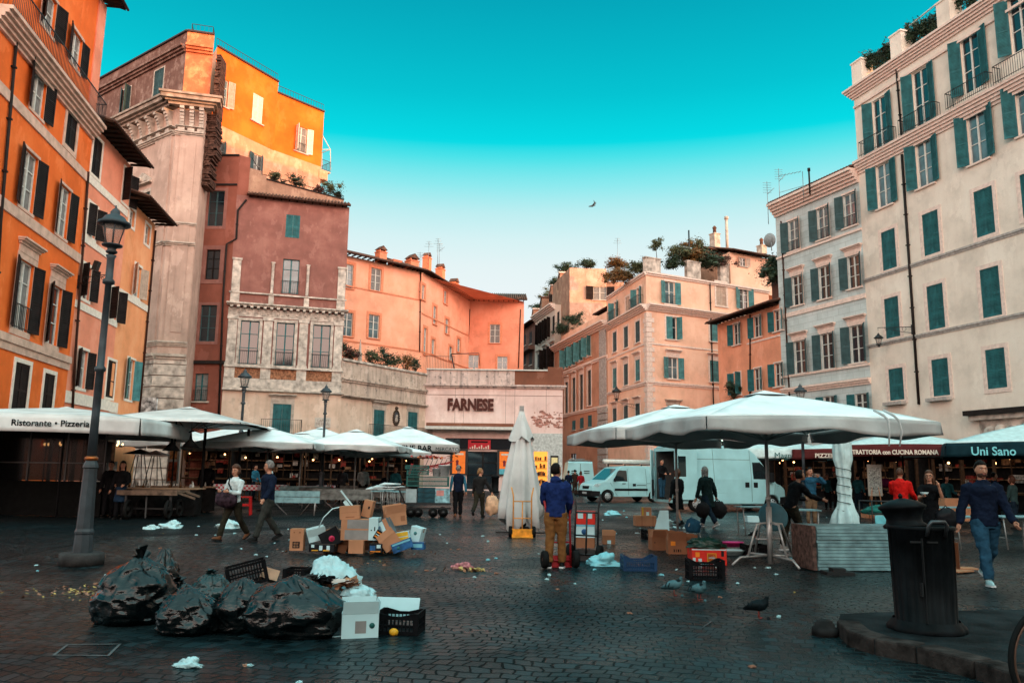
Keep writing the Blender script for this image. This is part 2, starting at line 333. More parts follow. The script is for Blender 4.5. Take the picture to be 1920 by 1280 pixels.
def mkwin(b,M,q):
    h=q.z1-q.z0; w=q.w; T=M@Matrix.Translation((q.u,0,q.z0)); fr=q.fr or white; k=MB()
    ft=.06; y0,y1=.10,.16
    if q.shut!='c':
        k.box(-w/2,-w/2+ft,y0,y1,0,h).box(w/2-ft,w/2,y0,y1,0,h).box(-w/2+ft,w/2-ft,y0,y1,h-ft,h).box(-w/2+ft,w/2-ft,y0,y1,0,ft)
        k.box(-.045,.045,y0-.01,y1,ft,h-ft)
        for zz in ((.38,.70) if h>2 else (.55,)): k.box(-w/2+ft,-.045,y0+.01,y1-.01,h*zz-.02,h*zz+.02).box(.045,w/2-ft,y0+.01,y1-.01,h*zz-.02,h*zz+.02)
    else: k.box(-w/2,w/2,y0,y1,0,h)
    wo=k.build('window',fr,b,T)
    if q.shut!='c':
        g=MB().box(-w/2+.05,w/2-.05,.145,.155,.05,h-.05); g.build('pane',q.gl or glass,wo)
    if q.trim:
        t=q.tw; s=MB(); d=.035
        s.box(-w/2-t,-w/2,-d,.004,0,h+t).box(w/2,w/2+t,-d,.004,0,h+t).box(-w/2,w/2,-d,.004,h,h+t)
        if not q.sill: s.box(-w/2-t,w/2+t,-d,.004,-t,0)
        s.build('window_surround',q.trim,wo)
    if q.sill: MB().box(-w/2-.18,w/2+.18,-.12,.10,-.10,-.002).build('sill',q.trim or stone,wo)
    if q.ped:
        t=q.tw if q.trim else 0; z=h+t+.28; s=MB(); ww=w/2+.32
        s.box(-ww+.08,ww-.08,-.10,.003,z,z+.09).box(-ww+.02,ww-.02,-.20,.003,z+.09,z+.15).box(-ww,ww,-.28,.003,z+.15,z+.21)
        s.box(-ww+.14,ww-.14,-.05,.003,h+t+.002,z)
        s.build('window_hood',q.trim or stone,wo)
    if q.shut is not None:
        lw=q.leafw or w/2; sm=q.sm or teal; me=leaf_mesh(lw-.01,h-.03,sm)
        a=(0,0) if q.shut=='c' else (q.shut if hasattr(q.shut,'__len__') else (q.shut,q.shut))
        y=.02 if q.shut=='c' else -.03
        for i,aa in enumerate(a):
            if aa is None: continue
            aa=R(aa+(random.uniform(-4,4) if q.shut!='c' else 0))
            MM=Matrix.Translation((-w/2+.003,y,.015))@Matrix.Rotation(-aa,4,'Z') if i==0 else Matrix.Translation((w/2-.003,y,.015))@Matrix.Rotation(PI+aa,4,'Z')
            put('shutter',me,wo,MM)
    if q.rail:
        s=MB(); rail_mb(s,w+.1,q.rail,-.05,0); s.build('railing',iron,wo)
    if q.bal:
        d,ex,hh=q.bal; s=MB(); ww=w+ex*2
        s.box(-ww/2,ww/2,-d,-.003,-.16,-.02,1); rail_mb(s,ww-.06,hh,-d+.05,-.02,sides=d-.06)
        s.build('balcony',[iron,stone],wo)
    if q.box:
        s=MB(); s.box(-w/2-.05,w/2+.05,-.22,-.04,.0,.17); s.build('flower_box',flat('terracotta',(.22,.07,.04)),wo)
def belt(b,f,px,py,h,d,mat,u0=None,u1=None,name='string_course',z=None,steps=1,ends=0):
    z=f.z(px,py) if z is None else z; u0=0 if u0 is None else u0; u1=f.L if u1 is None else u1; m=MB()
    for i in range(steps):
        dd=d*(i+1)/steps; m.box(u0-ends*dd,u1+ends*dd,-dd,.002,z-h+h*i/steps+(.0 if i==0 else .002),z-h+h*(i+1)/steps)
    return m.build(name,mat,b,Matrix.Translation(-b.location)@f.M)
def mass(b,pts,zt,mat,skip=(),zb=0,name='side_wall',top=True):
    n=len(pts); L=b.location; vs=[(p[0]-L[0],p[1]-L[1],z) for z in (zb,zt) for p in pts]; fs=[(i,(i+1)%n,(i+1)%n+n,i+n) for i in range(n) if i not in skip]
    if top: fs.append(tuple(range(n,2*n)))
    return MB().add(vs,fs).build(name,mat,b)
def pipe(b,f,pts,r=.055,mat=None,off=.08):
    q=[]
    for x,y in pts: u,z=f.hit(x,y); q.append((u,-off,z))
    k=MB(); k.tube(q,r,8)
    for i in range(len(q)-1):
        a,c=Vector(q[i]),Vector(q[i+1]); n=int((c-a).length/2)
        for j in range(1,n+1): p=a.lerp(c,j/(n+1)); k.box(p.x-r*1.3,p.x+r*1.3,-off-r*1.3,0,p.z-.03,p.z+.03)
    return k.build('drainpipe',mat or lead,b,Matrix.Translation(-b.location)@f.M)
def tiled(b,f,z,over=.6,back=4,rise=.30,u0=None,u1=None,pitch=.24,name='roof',soffit=None,ends=.15):
    """tiled lean-to roof with an eave in front of wall f"""
    u0=0 if u0 is None else u0; u1=f.L if u1 is None else u1; u0-=ends; u1+=ends; m=MB(); s=rise
    def zz(y): return z+.10+(y+over)*s
    m.add([(u0,-over,zz(-over)-.10),(u1,-over,zz(-over)-.10),(u1,back,zz(back)-.10),(u0,back,zz(back)-.10),(u0,-over,zz(-over)),(u1,-over,zz(-over)),(u1,back,zz(back)),(u0,back,zz(back))],
      [(0,3,2,1),(4,5,6,7),(0,1,5,4),(1,2,6,5),(2,3,7,6),(3,0,4,7)],1)
    u=u0+.1
    while u<u1:
        m.tube([(u,-over-.07,zz(-over)+.0),(u,back,zz(back)+.02)],.085,6,0,sm=True); u+=pitch
    u=u0+.2
    while u<u1-.1: m.box(u-.04,u+.04,-over+.03,.0,z-.03+.0,z+.075,1); u+=.55
    m.tube([(u0,-over-.10,zz(-over)-.06),(u1,-over-.10,zz(-over)-.06)],.06,6,2)
    return m.build(name,[tiles,soffit or flat('roof_timber',(.035,.018,.012),rough=.9),copper],b,Matrix.Translation(-b.location)@f.M)
def chimney(b,u,y,z,f,w=.6,h=1.1,mat=None,cap='gable'):
    m=MB(); m.box(u-w/2,u+w/2,y-w/2,y+w/2,z,z+h).box(u-w/2-.06,u+w/2+.06,y-w/2-.06,y+w/2+.06,z+h,z+h+.08)
    if cap=='gable':
        for s in (-1,1): m.box(u+s*w*.4-.05,u+s*w*.4+.05,y-w*.4,y+w*.4,z+h+.08,z+h+.28,0)
        m.prism([(u-w*.6,z+h+.28),(u+w*.6,z+h+.28),(u,z+h+.28+w*.5)],y-w*.5,y+w*.5,1)
    elif cap=='pot': m.lathe([(w*.25,0),(w*.22,.5),(w*.3,.55),(w*.3,.62),(w*.12,.8)],10,1,c=(u,y,z+h+.08))
    return m.build('chimney',[mat or stone,tiles],b,Matrix.Translation(-b.location)@f.M)
def aerial(P,h,label,kind=0,grp='television aerials on the roofs'):
    m=MB(); m.tube([(0,0,0),(0,0,h)],.022,5)
    if kind==0:
        for z,l in ((h-.05,.5),(h-.3,.7),(h-.55,.9)): m.tube([(-l/2,0,z),(l/2,0,z)],.012,4)
        m.tube([(0,-.5,h-.3),(0,.5,h-.3)],.012,4)
    elif kind==1:
        m.tube([(-.1,0,h-.02),(-1.6,0,h-.35)],.015,4); m.tube([(0,0,h-1.0),(-1.6,0,h-1.5)],.015,4)
        for i in range(6): m.tube([(-.2-.25*i,-.25,h-.05-.05*i),(-.2-.25*i,.25,h-.05-.05*i)],.01,4)
    else:
        m.tube([(0,0,h*.7),(.5,0,h*.85)],.02,4)
        for i in range(5): m.tube([(-.3,0,h-.1-.18*i),(.3,0,h-.1-.18*i)],.012,4)
    o=m.build('aerial',flat('aluminium',(.25,.26,.27),rough=.4,metal=.6)); o.location=P; return tag(o,label,'aerial',grp)
# foliage
def leafmat(name,c):
    m,t,b=newmat(name); b.inputs['Roughness'].default_value=.6
    tc=N(t,'ShaderNodeTexCoord'); n=N(t,'ShaderNodeTexNoise'); n.inputs['Scale'].default_value=2.5; t.links.new(tc.outputs['Object'],n.inputs[0])
    r=ramp(t,[(.3,tuple(x*.5 for x in c)),(.7,tuple(x*1.5 for x in c))],n.outputs[0]); t.links.new(r.outputs[0],b.inputs['Base Color']); return m
lg=leafmat('dark_leaves',(.022,.045,.020)); lo=leafmat('olive_leaves',(.075,.085,.035)); la=leafmat('autumn_leaves',(.16,.075,.015)); lr=leafmat('reddish_leaves',(.10,.03,.02))
def leaves(m,c,rad,n,s=.09,mi=0,rng=random,clumps=9):
    cs=[(Vector((rng.gauss(0,.40),rng.gauss(0,.40),rng.gauss(0,.38))),rng.uniform(.25,.55)) for _ in range(clumps)]
    for q,cr in cs: m.ball((c[0]+rad[0]*q.x,c[1]+rad[1]*q.y,max(c[2]-rad[2]*.7,c[2]+rad[2]*q.z)),1,mi,9,6,sc=(rad[0]*cr*.40,rad[1]*cr*.40,rad[2]*cr*.36),fn=lambda d:1+.5*noise.noise(d*2.5+q*9))
    for _ in range(int(n*1.5)):
        q,cr=rng.choice(cs); p=Vector((c[0]+rad[0]*(q.x+rng.gauss(0,cr*.5)),c[1]+rad[1]*(q.y+rng.gauss(0,cr*.5)),c[2]+rad[2]*(q.z+rng.gauss(0,cr*.5))))
        if p.z<c[2]-rad[2]*1.05: continue
        a=Vector((rng.gauss(0,1),rng.gauss(0,1),rng.gauss(0,.6))).normalized(); d=a.cross(Vector((rng.gauss(0,1),rng.gauss(0,1),1))).normalized(); k=s*rng.uniform(.6,1.4)
        m.add([p,p+a*k*.9+d*k*.4,p+a*k*2,p+a*k*.9-d*k*.4],[(0,1,2,3)],mi)
def plant(P,h,w,label,mat=None,n=500,s=.08,pot=1,cat='potted plant',name='potted_plant',group=None,trunk=0,seed=1,flat_=1,nosub=False):
    rng=random.Random(seed); o=thing(name,label,cat,P,group=group)
    tz=0
    if pot:
        pr=min(w*.32,.26)*1.0; MB().lathe([(pr*.7,0),(pr*.95,pr*1.3),(pr*1.08,pr*1.3),(pr*1.08,pr*1.5),(pr*.9,pr*1.5),(pr*.88,pr*1.35)],12,0).build('pot',flat('terracotta',(.22,.07,.04)),o); tz=pr*1.4
    m=MB(); 
    if trunk:
        m.tube([(0,0,tz*.8),(.03,0,tz+trunk*.5),(-.02,.02,tz+trunk+h*.15)],[.035,.03,.02],6,1)
        for k in range(6):
            a=k*1.05; m.tube([(-.02,.02,tz+trunk),(math.cos(a)*w*.3,math.sin(a)*w*.3,tz+trunk+h*.4)],[.018,.008],4,1)
    else:
        for k in range(7): a=k*.9; m.tube([(0,0,tz*.7),(math.cos(a)*w*.2,math.sin(a)*w*.2*flat_,tz+h*.4),(math.cos(a)*w*.35,math.sin(a)*w*.35*flat_,tz+h*.75)],[.02,.012,.006],4,1)
    leaves(m,(0,0,tz+trunk+h*.5),(w*.5,w*.5*flat_,h*.5),n,s,0,rng,clumps=max(6,n//60))
    m.build('foliage',[mat or lg,flat('bark',(.05,.032,.022))],o); return o
# ================================================================ left-hand row
m_or=plaster('orange_plaster',(.80,.145,.024),(.90,.20,.045),stain=.5,stainc=(.45,.10,.03))
m_or2=plaster('apricot_plaster',(.86,.32,.14),(.90,.40,.20),stain=.2,stainc=(.5,.2,.1)); m_pk=plaster('salmon_plaster',(.82,.27,.16),(.88,.36,.24),stain=.25,stainc=(.5,.2,.14))
rose=flat('rose_stone',(.62,.40,.31),rough=.85,var=.15,scale=3); wtrim=flat('white_trim',(.80,.68,.58),rough=.8,var=.08)
fo=F2(150,478,33,az_of_vp(690),-70,478)
b=thing('palazzo','tall orange palazzo with brown shutters, rose stone window hoods and a long iron balcony','building',fo.P0)
ztop=fo.z(205,25)
wins=[W(38,680,775,1.25,'c',dark,trim=wtrim,tw=.16,sill=0),W(90,700,770,1.05,'c',dark,trim=wtrim,tw=.16,sill=0),
 W(44,487,622,1.25,(165,170),dark,trim=rose,tw=.22,ped=1,sill=0,rail=.9,gl=curt),W(101,533,648,1.15,(150,165),dark,trim=rose,tw=.22,ped=1,sill=0),
 W(54,282,398,1.2,(165,170),dark,trim=rose,tw=.10,sill=0,gl=curt),W(119,347,447,1.15,(165,170),dark,trim=rose,tw=.10,sill=0,gl=curt),
 W(74,108,220,1.2,(165,170),dark,trim=rose,tw=.10,sill=0,gl=curt),W(134,190,282,1.1,'c',dark,trim=rose,tw=.2,sill=0),
 W(92,-15,62,1.2,(150,165),dark,trim=rose,tw=.12,sill=0,gl=curt),W(143,60,130,1.15,(165,170),dark,trim=rose,tw=.12,sill=0,gl=curt)]
facade(b,fo,ztop,m_or,wins)
for (x,y,h,d) in ((80,178,.0,0),): pass
belt(b,fo,150,478,.38,.06,rose); belt(b,fo,160,322,.38,.06,rose); belt(b,fo,136,672,.55,.12,rose,steps=2)
zc=fo.z(190,222,.6); belt(b,fo,0,0,.65,.55,rose,z=zc,steps=5,name='cornice')
s=MB(); rail_mb(s,fo.L-.2,1.0,-.48,zc,x0=.1,sides=.45); s.build('balcony_railing',iron,b,Matrix.Translation(-b.location)@fo.M)
pipe(b,fo,[(162,322),(137,672),(131,790)],mat=copper); pipe(b,fo,[(30,30),(-4,420),(-14,600)])
mass(b,[fo.P1,fo.P1+Vector((-9,2,0)),fo.P0+Vector((-9,2,0)),fo.P0],ztop,m_or,skip=(3,))
tiled(b,fo,ztop,over=.8,back=4)
zt=ztop; MB().box(fo.L-.9,fo.L+.004,-.05,.002,zc+.01,zt-.02).build('corner_pilaster',m_pk,b,Matrix.Translation(-b.location)@fo.M)
# second, pink house
vp=az_of_vp(752); P=fo.P1+fo.n*(-.05)
f2=Fac(P,line_to(P,vp,219,600)); b=thing('townhouse','salmon pink townhouse with white bands and drooping tiled eave beside the orange palazzo','building',f2.P0)
z2=f2.z(184,242,.0)
facade(b,f2,z2,m_pk,[W(153,655,728,1.05,(150,165),dark,trim=wtrim,tw=.12,sill=0,gl=curt),W(207,675,746,1.05,'c',dark,trim=wtrim,tw=.12,sill=0),
 W(161,497,562,1.0,(130,155),dark,trim=wtrim,tw=.13,sill=0,gl=glass),W(172,383,446,1.0,(20,150),dark,trim=wtrim,tw=.13,sill=0),
 W(181,258,333,1.0,'c',dark,trim=wtrim,tw=.13,sill=0),W(213,540,603,1.0,(120,150),dark,trim=wtrim,tw=.13,sill=0)])
belt(b,f2,150,566,.32,.05,wtrim); belt(b,f2,172,452,.28,.05,wtrim,u0=0,u1=f2.L*.6); belt(b,f2,134,734,.5,.06,wtrim); belt(b,f2,170,330,.35,.05,wtrim)
mass(b,[f2.P1,f2.P1+Vector((-9,1,0)),f2.P0+Vector((-8.9,1,0)),f2.P0],z2,m_pk,skip=(3,)); tiled(b,f2,z2,over=.9,back=4)
P=f2.P1; f3=Fac(P,line_to(P,vp,284,500)); b=thing('townhouse','narrow apricot house with one pair of teal shutters, last of the left-hand row','building',f3.P0)
z3=f3.z(245,375)
facade(b,f3,z3,m_or2,[W(243,672,750,1.1,(150,160),tealp,trim=wtrim,tw=.10,sill=0),W(257,497,558,1.05,(150,160),pale,trim=wtrim,tw=.12,sill=0,gl=curt),W(237,318,385,1.0,(120,150),dark,trim=wtrim,tw=.13,sill=0),
  W(247,392,425,.8,None,trim=wtrim,tw=.14,sill=0,gl=curt),W(276,421,459,.8,None,trim=wtrim,tw=.14,sill=0,gl=curt)])
belt(b,f3,283,578,.34,.05,wtrim); belt(b,f3,209,753,.5,.06,wtrim,u1=f3.L*.25)
pipe(b,f3,[(289,432),(258,780)],mat=copper)
mass(b,[f3.P1,f3.P1+Vector((-9,1,0)),f3.P0+Vector((-8.9,1,0)),f3.P0],z3,m_or2,skip=(3,)); tiled(b,f3,z3,over=1.0,back=4)
# ---------------------------------------------------------------- palazzo with the giant pilaster
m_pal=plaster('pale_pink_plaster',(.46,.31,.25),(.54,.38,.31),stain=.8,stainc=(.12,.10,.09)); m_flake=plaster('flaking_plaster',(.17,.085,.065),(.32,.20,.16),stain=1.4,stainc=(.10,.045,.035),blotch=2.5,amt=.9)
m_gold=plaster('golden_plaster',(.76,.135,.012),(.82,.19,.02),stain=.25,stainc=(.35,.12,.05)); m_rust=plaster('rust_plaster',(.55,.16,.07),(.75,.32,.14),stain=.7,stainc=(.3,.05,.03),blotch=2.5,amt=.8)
m_goldw=plaster('worn_golden_plaster',(.68,.30,.17),(.76,.42,.28),stain=.8,stainc=(.35,.15,.09),blotch=2)
C=at(325,300,52); C=Vector((C.x,C.y,0)); azl=az_of_vp(-1100)
L0=C+Vector((math.sin(azl),math.cos(azl),0))*15; fl=Fac(L0,C); ff=Fac(C,line_to(C,R(75),379,300))
b=thing('palazzo','baroque palazzo corner with a giant pink pilaster, carved cornice and a sunlit golden attic','building',C)
zcor=ff.z(350,205)
facade(b,fl,zcor,m_pal,[W(272,362,396,1.2,None,fr=teal,trim=stone,tw=.25,gl=glassl)],name='wall')
facade(b,ff,zcor,m_pal,[],name='pilaster')
Bk=ff.P1+Vector((-3,16,0)); mass(b,[ff.P1,Bk,L0],zcor,m_pal,skip=())
def course(z,h,d,mt=stone,steps=3,nm='moulding'):
    zz=ff.z(*z) if hasattr(z,'__len__') else z
    for f in (ff,fl): belt(b,f,0,0,h,d,mt,z=zz+h/2,steps=steps,name=nm,u0=(0 if f is ff else fl.L-6))
# quoin thickening: shaft strips stand proud of the wall
LM=Matrix.Translation(-b.location)
zA,zB=ff.z(345,780),ff.z(345,675)
k=MB(); z=0
while z<zB-.1:
    h=min(.75,zB-z); k.box(-.12,ff.L+.06,-.16,.002,z+.03,z+h-.03); z+=h
k.build('rusticated_base',trav,b,LM@ff.M)
k=MB(); z=0
while z<zB-.1:
    h=min(.75,zB-z); k.box(fl.L-3.0,fl.L+.0,-.15,.002,z+.03,z+h-.03); z+=h
k.build('rusticated_base',trav,b,LM@fl.M)
course((330,672),.55,.35); course((335,645),.35,.22)
k=MB(); zS0,zS1=ff.z(335,640),ff.z(330,250); k.box(.35,ff.L-.05,-.09,.002,zS0,zS1).box(.75,ff.L-.45,-.13,-.09,zS0+.6,zS1-.5); k.build('pilaster_shaft',m_pal,b,LM@ff.M)
k=MB(); k.box(fl.L-2.4,fl.L-.3,-.09,.002,zS0,zS1); k.build('pilaster_shaft',m_pal,b,LM@fl.M)
course((335,458),.3,.28); course((335,421),.28,.24); course((335,250),.3,.30); course((340,240),.12,.4)
# carved bracket capital and the deep cornice
for f,u0,u1,n in ((ff,.05,ff.L+.1,3),(fl,fl.L-7,fl.L-.1,6)):
    k=MB(); zz=ff.z(345,222)
    for i in range(n):
        u=u0+(u1-u0)*(i+.5)/n; w_=.28
        for j in range(7): a=j/6; k.box(u-w_/2,u+w_/2,-.25-.45*a*a,.0,zz-.75+1.2*a,zz-.75+1.2*a+.195)
        k.box(u-w_*.8,u+w_*.8,-.30,.0,zz-1.0,zz-.78)
    k.build('carved_bracket',stone,b,LM@f.M)
zz=ff.z(345,203)
for f in (ff,fl):
    k=MB(); e=0 if f is fl else .0
    for i,(d,h) in enumerate(((.55,.18),(.75,.12),(1.0,.28),(1.12,.16))):
        k.box((0 if f is fl else -d),f.L+(d if f is ff else 0),-d,.002,zz+sum(q[1] for q in ((.55,.18),(.75,.12),(1.0,.28),(1.12,.16))[:i])+.002*i,zz+sum(q[1] for q in ((.55,.18),(.75,.12),(1.0,.28),(1.12,.16))[:i+1]))
    k.build('cornice',flat('weathered_stone',(.33,.25,.20),rough=.85,var=.3,scale=2.5,bump=.3),b,LM@f.M)
# pedimented window gable on the left face
u,z=fl.hit(272,345); k=MB(); k.prism([(u-1.1,z-.1),(u+1.1,z-.1),(u+1.1,z+.08),(u,z+.75),(u-1.1,z+.08)],-.3,.002); k.prism([(u-.8,z+.02),(u+.8,z+.02),(u,z+.5)],-.34,-.3); k.ball((u,-.36,z+.2),.2,0,8,5)
k.build('window_gable',stone,b,LM@fl.M)
# attic block
C2=at(346,130,52.9); C2=Vector((C2.x,C2.y,0)); A0=C2+Vector((math.sin(azl),math.cos(azl),0))*15; fa=Fac(A0,C2); fb=Fac(C2,line_to(C2,R(75),397,130))
zr=fb.z(370,62); z0=zcor+.7
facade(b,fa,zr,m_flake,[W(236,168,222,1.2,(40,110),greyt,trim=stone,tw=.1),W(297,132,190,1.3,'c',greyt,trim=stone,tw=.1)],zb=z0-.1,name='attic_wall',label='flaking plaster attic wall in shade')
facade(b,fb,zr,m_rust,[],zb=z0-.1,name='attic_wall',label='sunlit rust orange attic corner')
az3=R(29); Cg=at(404,130,57); Cg=Vector((Cg.x,Cg.y,0)); fc=Fac(Cg,line_to(Cg,az3,519,200)); fd=Fac(fc.P1,line_to(fc.P1,R(41),605,260))
zc3=fc.z(402,85); zd3=fd.z(605,210)
zlow=fc.z(470,330); zs1=fc.z(470,262); zs2=fd.z(565,300)
facade(b,fc,zc3,m_gold,[W(416,146,198,1.15,(130,165),pale,fr=white,gl=glassl),W(483,178,230,1.05,'c',cream,fr=white)],zb=zs1,name='golden_wall'); facade(b,fc,zs1,m_goldw,[W(413,264,303,1.0,(170,40),greyt,gl=curt),W(483,290,335,1.0,(170,40),greyt,gl=curt)],zb=zlow-8,name='worn_wall')
facade(b,fd,zd3,m_gold,[W(565,238,286,1.1,(100,160),cream,fr=white,gl=curt,rail=.8)],zb=zs2,name='golden_wall'); facade(b,fd,zs2,m_goldw,[],zb=zlow-8,name='worn_wall')
for f,zz in ((fa,zr),(fb,zr),(fc,zc3),(fd,zd3)):
    belt(b,f,0,0,.12,.14,flat('roof_edge',(.05,.03,.03)),z=zz+.12,name='coping')
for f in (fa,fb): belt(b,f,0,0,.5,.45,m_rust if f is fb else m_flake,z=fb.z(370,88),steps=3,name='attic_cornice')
for f,zz in ((fc,zc3),(fd,zd3)):
    s=MB(); rail_mb(s,f.L,.65,.1,zz+.12,x0=0,n=int(f.L/.25)); s.build('roof_railing',iron,b,LM@f.M)
s=MB(); rail_mb(s,fb.L*.8,.7,.3,zr+.12,x0=.2,n=5,sides=1); s.build('roof_railing',iron,b,LM@fb.M)
Bk2=fd.P1+Vector((-3.5,9,0)); mass(b,[fd.P1,Bk2,fd.P1+Vector((-12,22,0)),A0],zd3,m_goldw,zb=8,skip=(3,))
mass(b,[fc.P0,fc.P1,fc.P1+Vector((-8,12,0)),fc.P0+Vector((-8,12,0))],zc3,m_goldw,zb=15,skip=(0,))
mass(b,[fb.P0,fb.P1,fb.P1+Vector((-1.2,2.2,0)),A0],zr,m_rust,zb=zc3-1,skip=(0,3))
# balcony with awning frame on the far edge of the golden wall
Mb=LM@Matrix.Translation(fd.P1)@Matrix.Rotation(R(49),4,'Z'); zz=fd.z(605,320)
k=MB(); k.box(-.2,.7,-.05,1.4,zz-.8,zz-.02,1); k.box(0,1.0,0,1.4,zz-.02,zz+.08,1); 
k.build('balcony',[white,m_goldw],b,Mb)
k=MB(); rail_mb(k,1.0,.95,.02,zz+.08,x0=0,sides=1.3); k.build('balcony_railing',iron,b,Mb)
k=MB(); k.tube([(0,.05,zz+3.2),(.9,.05,zz+2.2),(1.05,.05,zz+.3)],.035,6).tube([(0,.05,zz+1.9),(.9,.05,zz+2.2)],.03,6).tube([(0,1.3,zz+3.2),(.9,1.3,zz+2.2),(1.05,1.3,zz+.3)],.035,6).tube([(.9,.05,zz+2.2),(.9,1.3,zz+2.2)],.03,6); k.build('awning_frame',white,b,Mb)
# ruined brick edge between the pilaster and the brown house
k=MB(); rg=random.Random(4); fz=Fac(ff.P1,ff.P1+Vector((1.5,.1,0)))
zz=ff.z(385,345); zp_=ff.z(385,290)
while zz<fb.z(397,110):
    hi=zz>zcor; wz=((.30 if zz<zp_ else .55)+.25*rg.random()) if not hi else .62; y0=rg.uniform(.3,.45)
    u=-.1 if not hi else .30
    while u<wz: l=min(rg.uniform(.18,.34),wz-u+.03); k.box(u,u+l-.02,y0+rg.uniform(-.06,.06),1.7,zz,zz+.1); u+=l
    zz+=.12
k.build('broken_brickwork',flat('ruined_brick',(.085,.042,.03),rough=.95,var=.5,scale=4,bump=.6),b,LM@fz.M)
# ---------------------------------------------------------------- mauve brown house with marble windows
m_br=plaster('mauve_plaster',(.255,.105,.085),(.33,.15,.12),stain=.55,stainc=(.10,.05,.045),blotch=1.6); m_br2=plaster('redbrown_plaster',(.24,.075,.05),(.30,.10,.07),stain=.5,stainc=(.09,.04,.035))
m_terr=plaster('terrace_plaster',(.34,.19,.13),(.45,.27,.18),stain=1.0,stainc=(.09,.05,.04),blotch=2); m_lowp=plaster('stained_cream_plaster',(.66,.47,.36),(.74,.57,.46),stain=.9,stainc=(.16,.12,.10),blotch=1.2)
m_marb=flat('old_marble',(.52,.44,.38),rough=.7,var=.32,scale=3,bump=.3)
E=at(645,600,57.4); azm=R(72); fm=Fac(line_to(E,azm,427,600),E); fn=Fac(line_to(fm.P0,R(92),357,600),fm.P0)
b=thing('townhouse','mauve brown house with three tall marble framed windows and a plant terrace on its roof','building',fm.P0); LM=Matrix.Translation(-b.location)
zl=fm.z(530,731); ze=fm.z(560,378)
facade(b,fm,ze,m_br,[W(549,403,446,1.0,'c',teal,sill=0),W(545,486,551,1.15,None,fr=teal,gl=glassl,sill=0,rail=.95),
  W(467,601,683,1.25,None,fr=teal,trim=m_marb,tw=.2,rail=1.0,sill=0),W(534,605,686,1.25,None,fr=teal,trim=m_marb,tw=.2,rail=1.0,sill=0),W(602,609,690,1.25,None,fr=teal,trim=m_marb,tw=.2,rail=1.0,sill=0)],zb=zl)
facade(b,fm,zl,m_lowp,[W(528,757,813,1.25,'c',teal,trim=stone,tw=.18,ped=1,sill=0,bal=(.8,.75,1.0)),W(470,850,915,2.0,None,fr=dark,sill=0),W(560,852,915,2.6,None,fr=dark,sill=0)],name='lower_wall')
facade(b,fn,fn.z(430,290),m_br2,[W(405,358,424,1.15,None,fr=greyt,trim=rose if 0 else m_br,tw=.22,sill=0),W(399,468,524,1.0,None,fr=dark,trim=m_br,tw=.3,sill=0),W(390,572,640,1.15,None,fr=greyt,trim=m_br,tw=.2,sill=0),W(377,700,752,.9,None,fr=teal,gl=curt,rail=.8)])
zp=fn.z(430,290); zq=fn.z(430,460)
belt(b,fn,420,345,.12,.1,lead); belt(b,fn,380,676,.22,.2,lead); belt(b,fn,420,290,.12,.1,lead)
mass(b,[fm.P1,fm.P1+Vector((-2,8,0)),fn.P0+Vector((0,8,0)),fn.P0],zq,m_br,skip=(3,))
# stepped terrace parapets
ua=fm.u(466,350); zt1=fm.z(560,350); g=g_=Fac(fm.pt(ua,-.5),fm.pt(fm.L-.1,-3.6)); zT=g.z(500,337)
facade(b,g,g.z(480,318),m_terr,[],zb=ze,name='terrace_parapet',u1=.9); facade(b,g,zT,m_terr,[],zb=ze-.5,name='terrace_parapet',u0=.9); belt(b,g,0,0,.08,.08,lead,z=zT+.08,u0=.9,name='coping')
facade(b,Fac(fn.P1+Vector((-.1,0,0)),fm.pt(ua,-.4)),zp,m_br2,[],zb=zq-3,name='terrace_parapet'); facade(b,Fac(fm.pt(ua,-.4),fm.pt(ua+1.2,-.9)),fm.z(482,320),m_terr,[],zb=ze-.2,name='terrace_parapet')
mass(b,[fm.pt(fm.L-.1,-.5),fm.pt(fm.L-.1,-6),fm.pt(0,-6),fm.pt(ua,-.5)],ze+.3,m_terr,zb=ze-1,skip=(3,))
tiled(b,fm,ze-.05,over=.35,back=.85,rise=.45,u0=ua,name='eave',ends=.05)
s=MB(); s.tube([(1.0,.05,zT+.35),(g.L,.05,zT+.35)],.025,6,0)
for q in range(9): s.tube([(1.0+(g.L-1)*q/8,.05,zT),(1.0+(g.L-1)*q/8,.05,zT+.35)],.02,5,0)
s.tube([(.1,.05,zT+1.4),(.9,.05,zT+.4)],.025,6,0); s.build('terrace_rail',lead,b,LM@g.M)
pipe(b,fm,[(462,375),(446,395),(443,448),(425,458),(418,560),(410,785)],mat=lead,r=.07)
# marble order
zc1=fm.z(530,574)
k=MB(); k.box(-.15,fm.L+.25,-.5,.002,zc1-.10,zc1).box(-.1,fm.L+.2,-.35,.0,zc1-.2,zc1-.102)
u=.1
while u<fm.L: k.box(u,u+.2,-.42,.0,zc1-.34,zc1-.202); u+=.45
k.build('cornice',m_marb,b,LM@fm.M)
k=MB(); zf=fm.z(530,598); k.box(0,fm.L+.004,-.06,.001,zf,zc1-.342); u=.3
while u<fm.L-.2: k.box(u,u+.18,-.11,-.06,zf+.12,zc1-.42); k.lathe([(.11,0),(.08,.04)],8,0,M=(Matrix.Translation((u+.42,-.06,(zf+zc1-.34)/2))@Matrix.Rotation(PI/2,4,'X'))); u+=.66
k.build('carved_frieze',m_marb,b,LM@fm.M)
zb_=fm.z(530,689)
for x in (434,501,568,634):
    u=fm.u(x,640); k=MB(); k.box(u-.3,u+.3,-.14,.002,zb_,zf-.002).box(u-.37,u+.37,-.2,.0,zf-.22,zf-.004).box(u-.36,u+.36,-.19,.0,zb_+.002,zb_+.18); k.build('marble_pilaster',m_marb,b,LM@fm.M)
k=MB(); z7=fm.z(530,712)
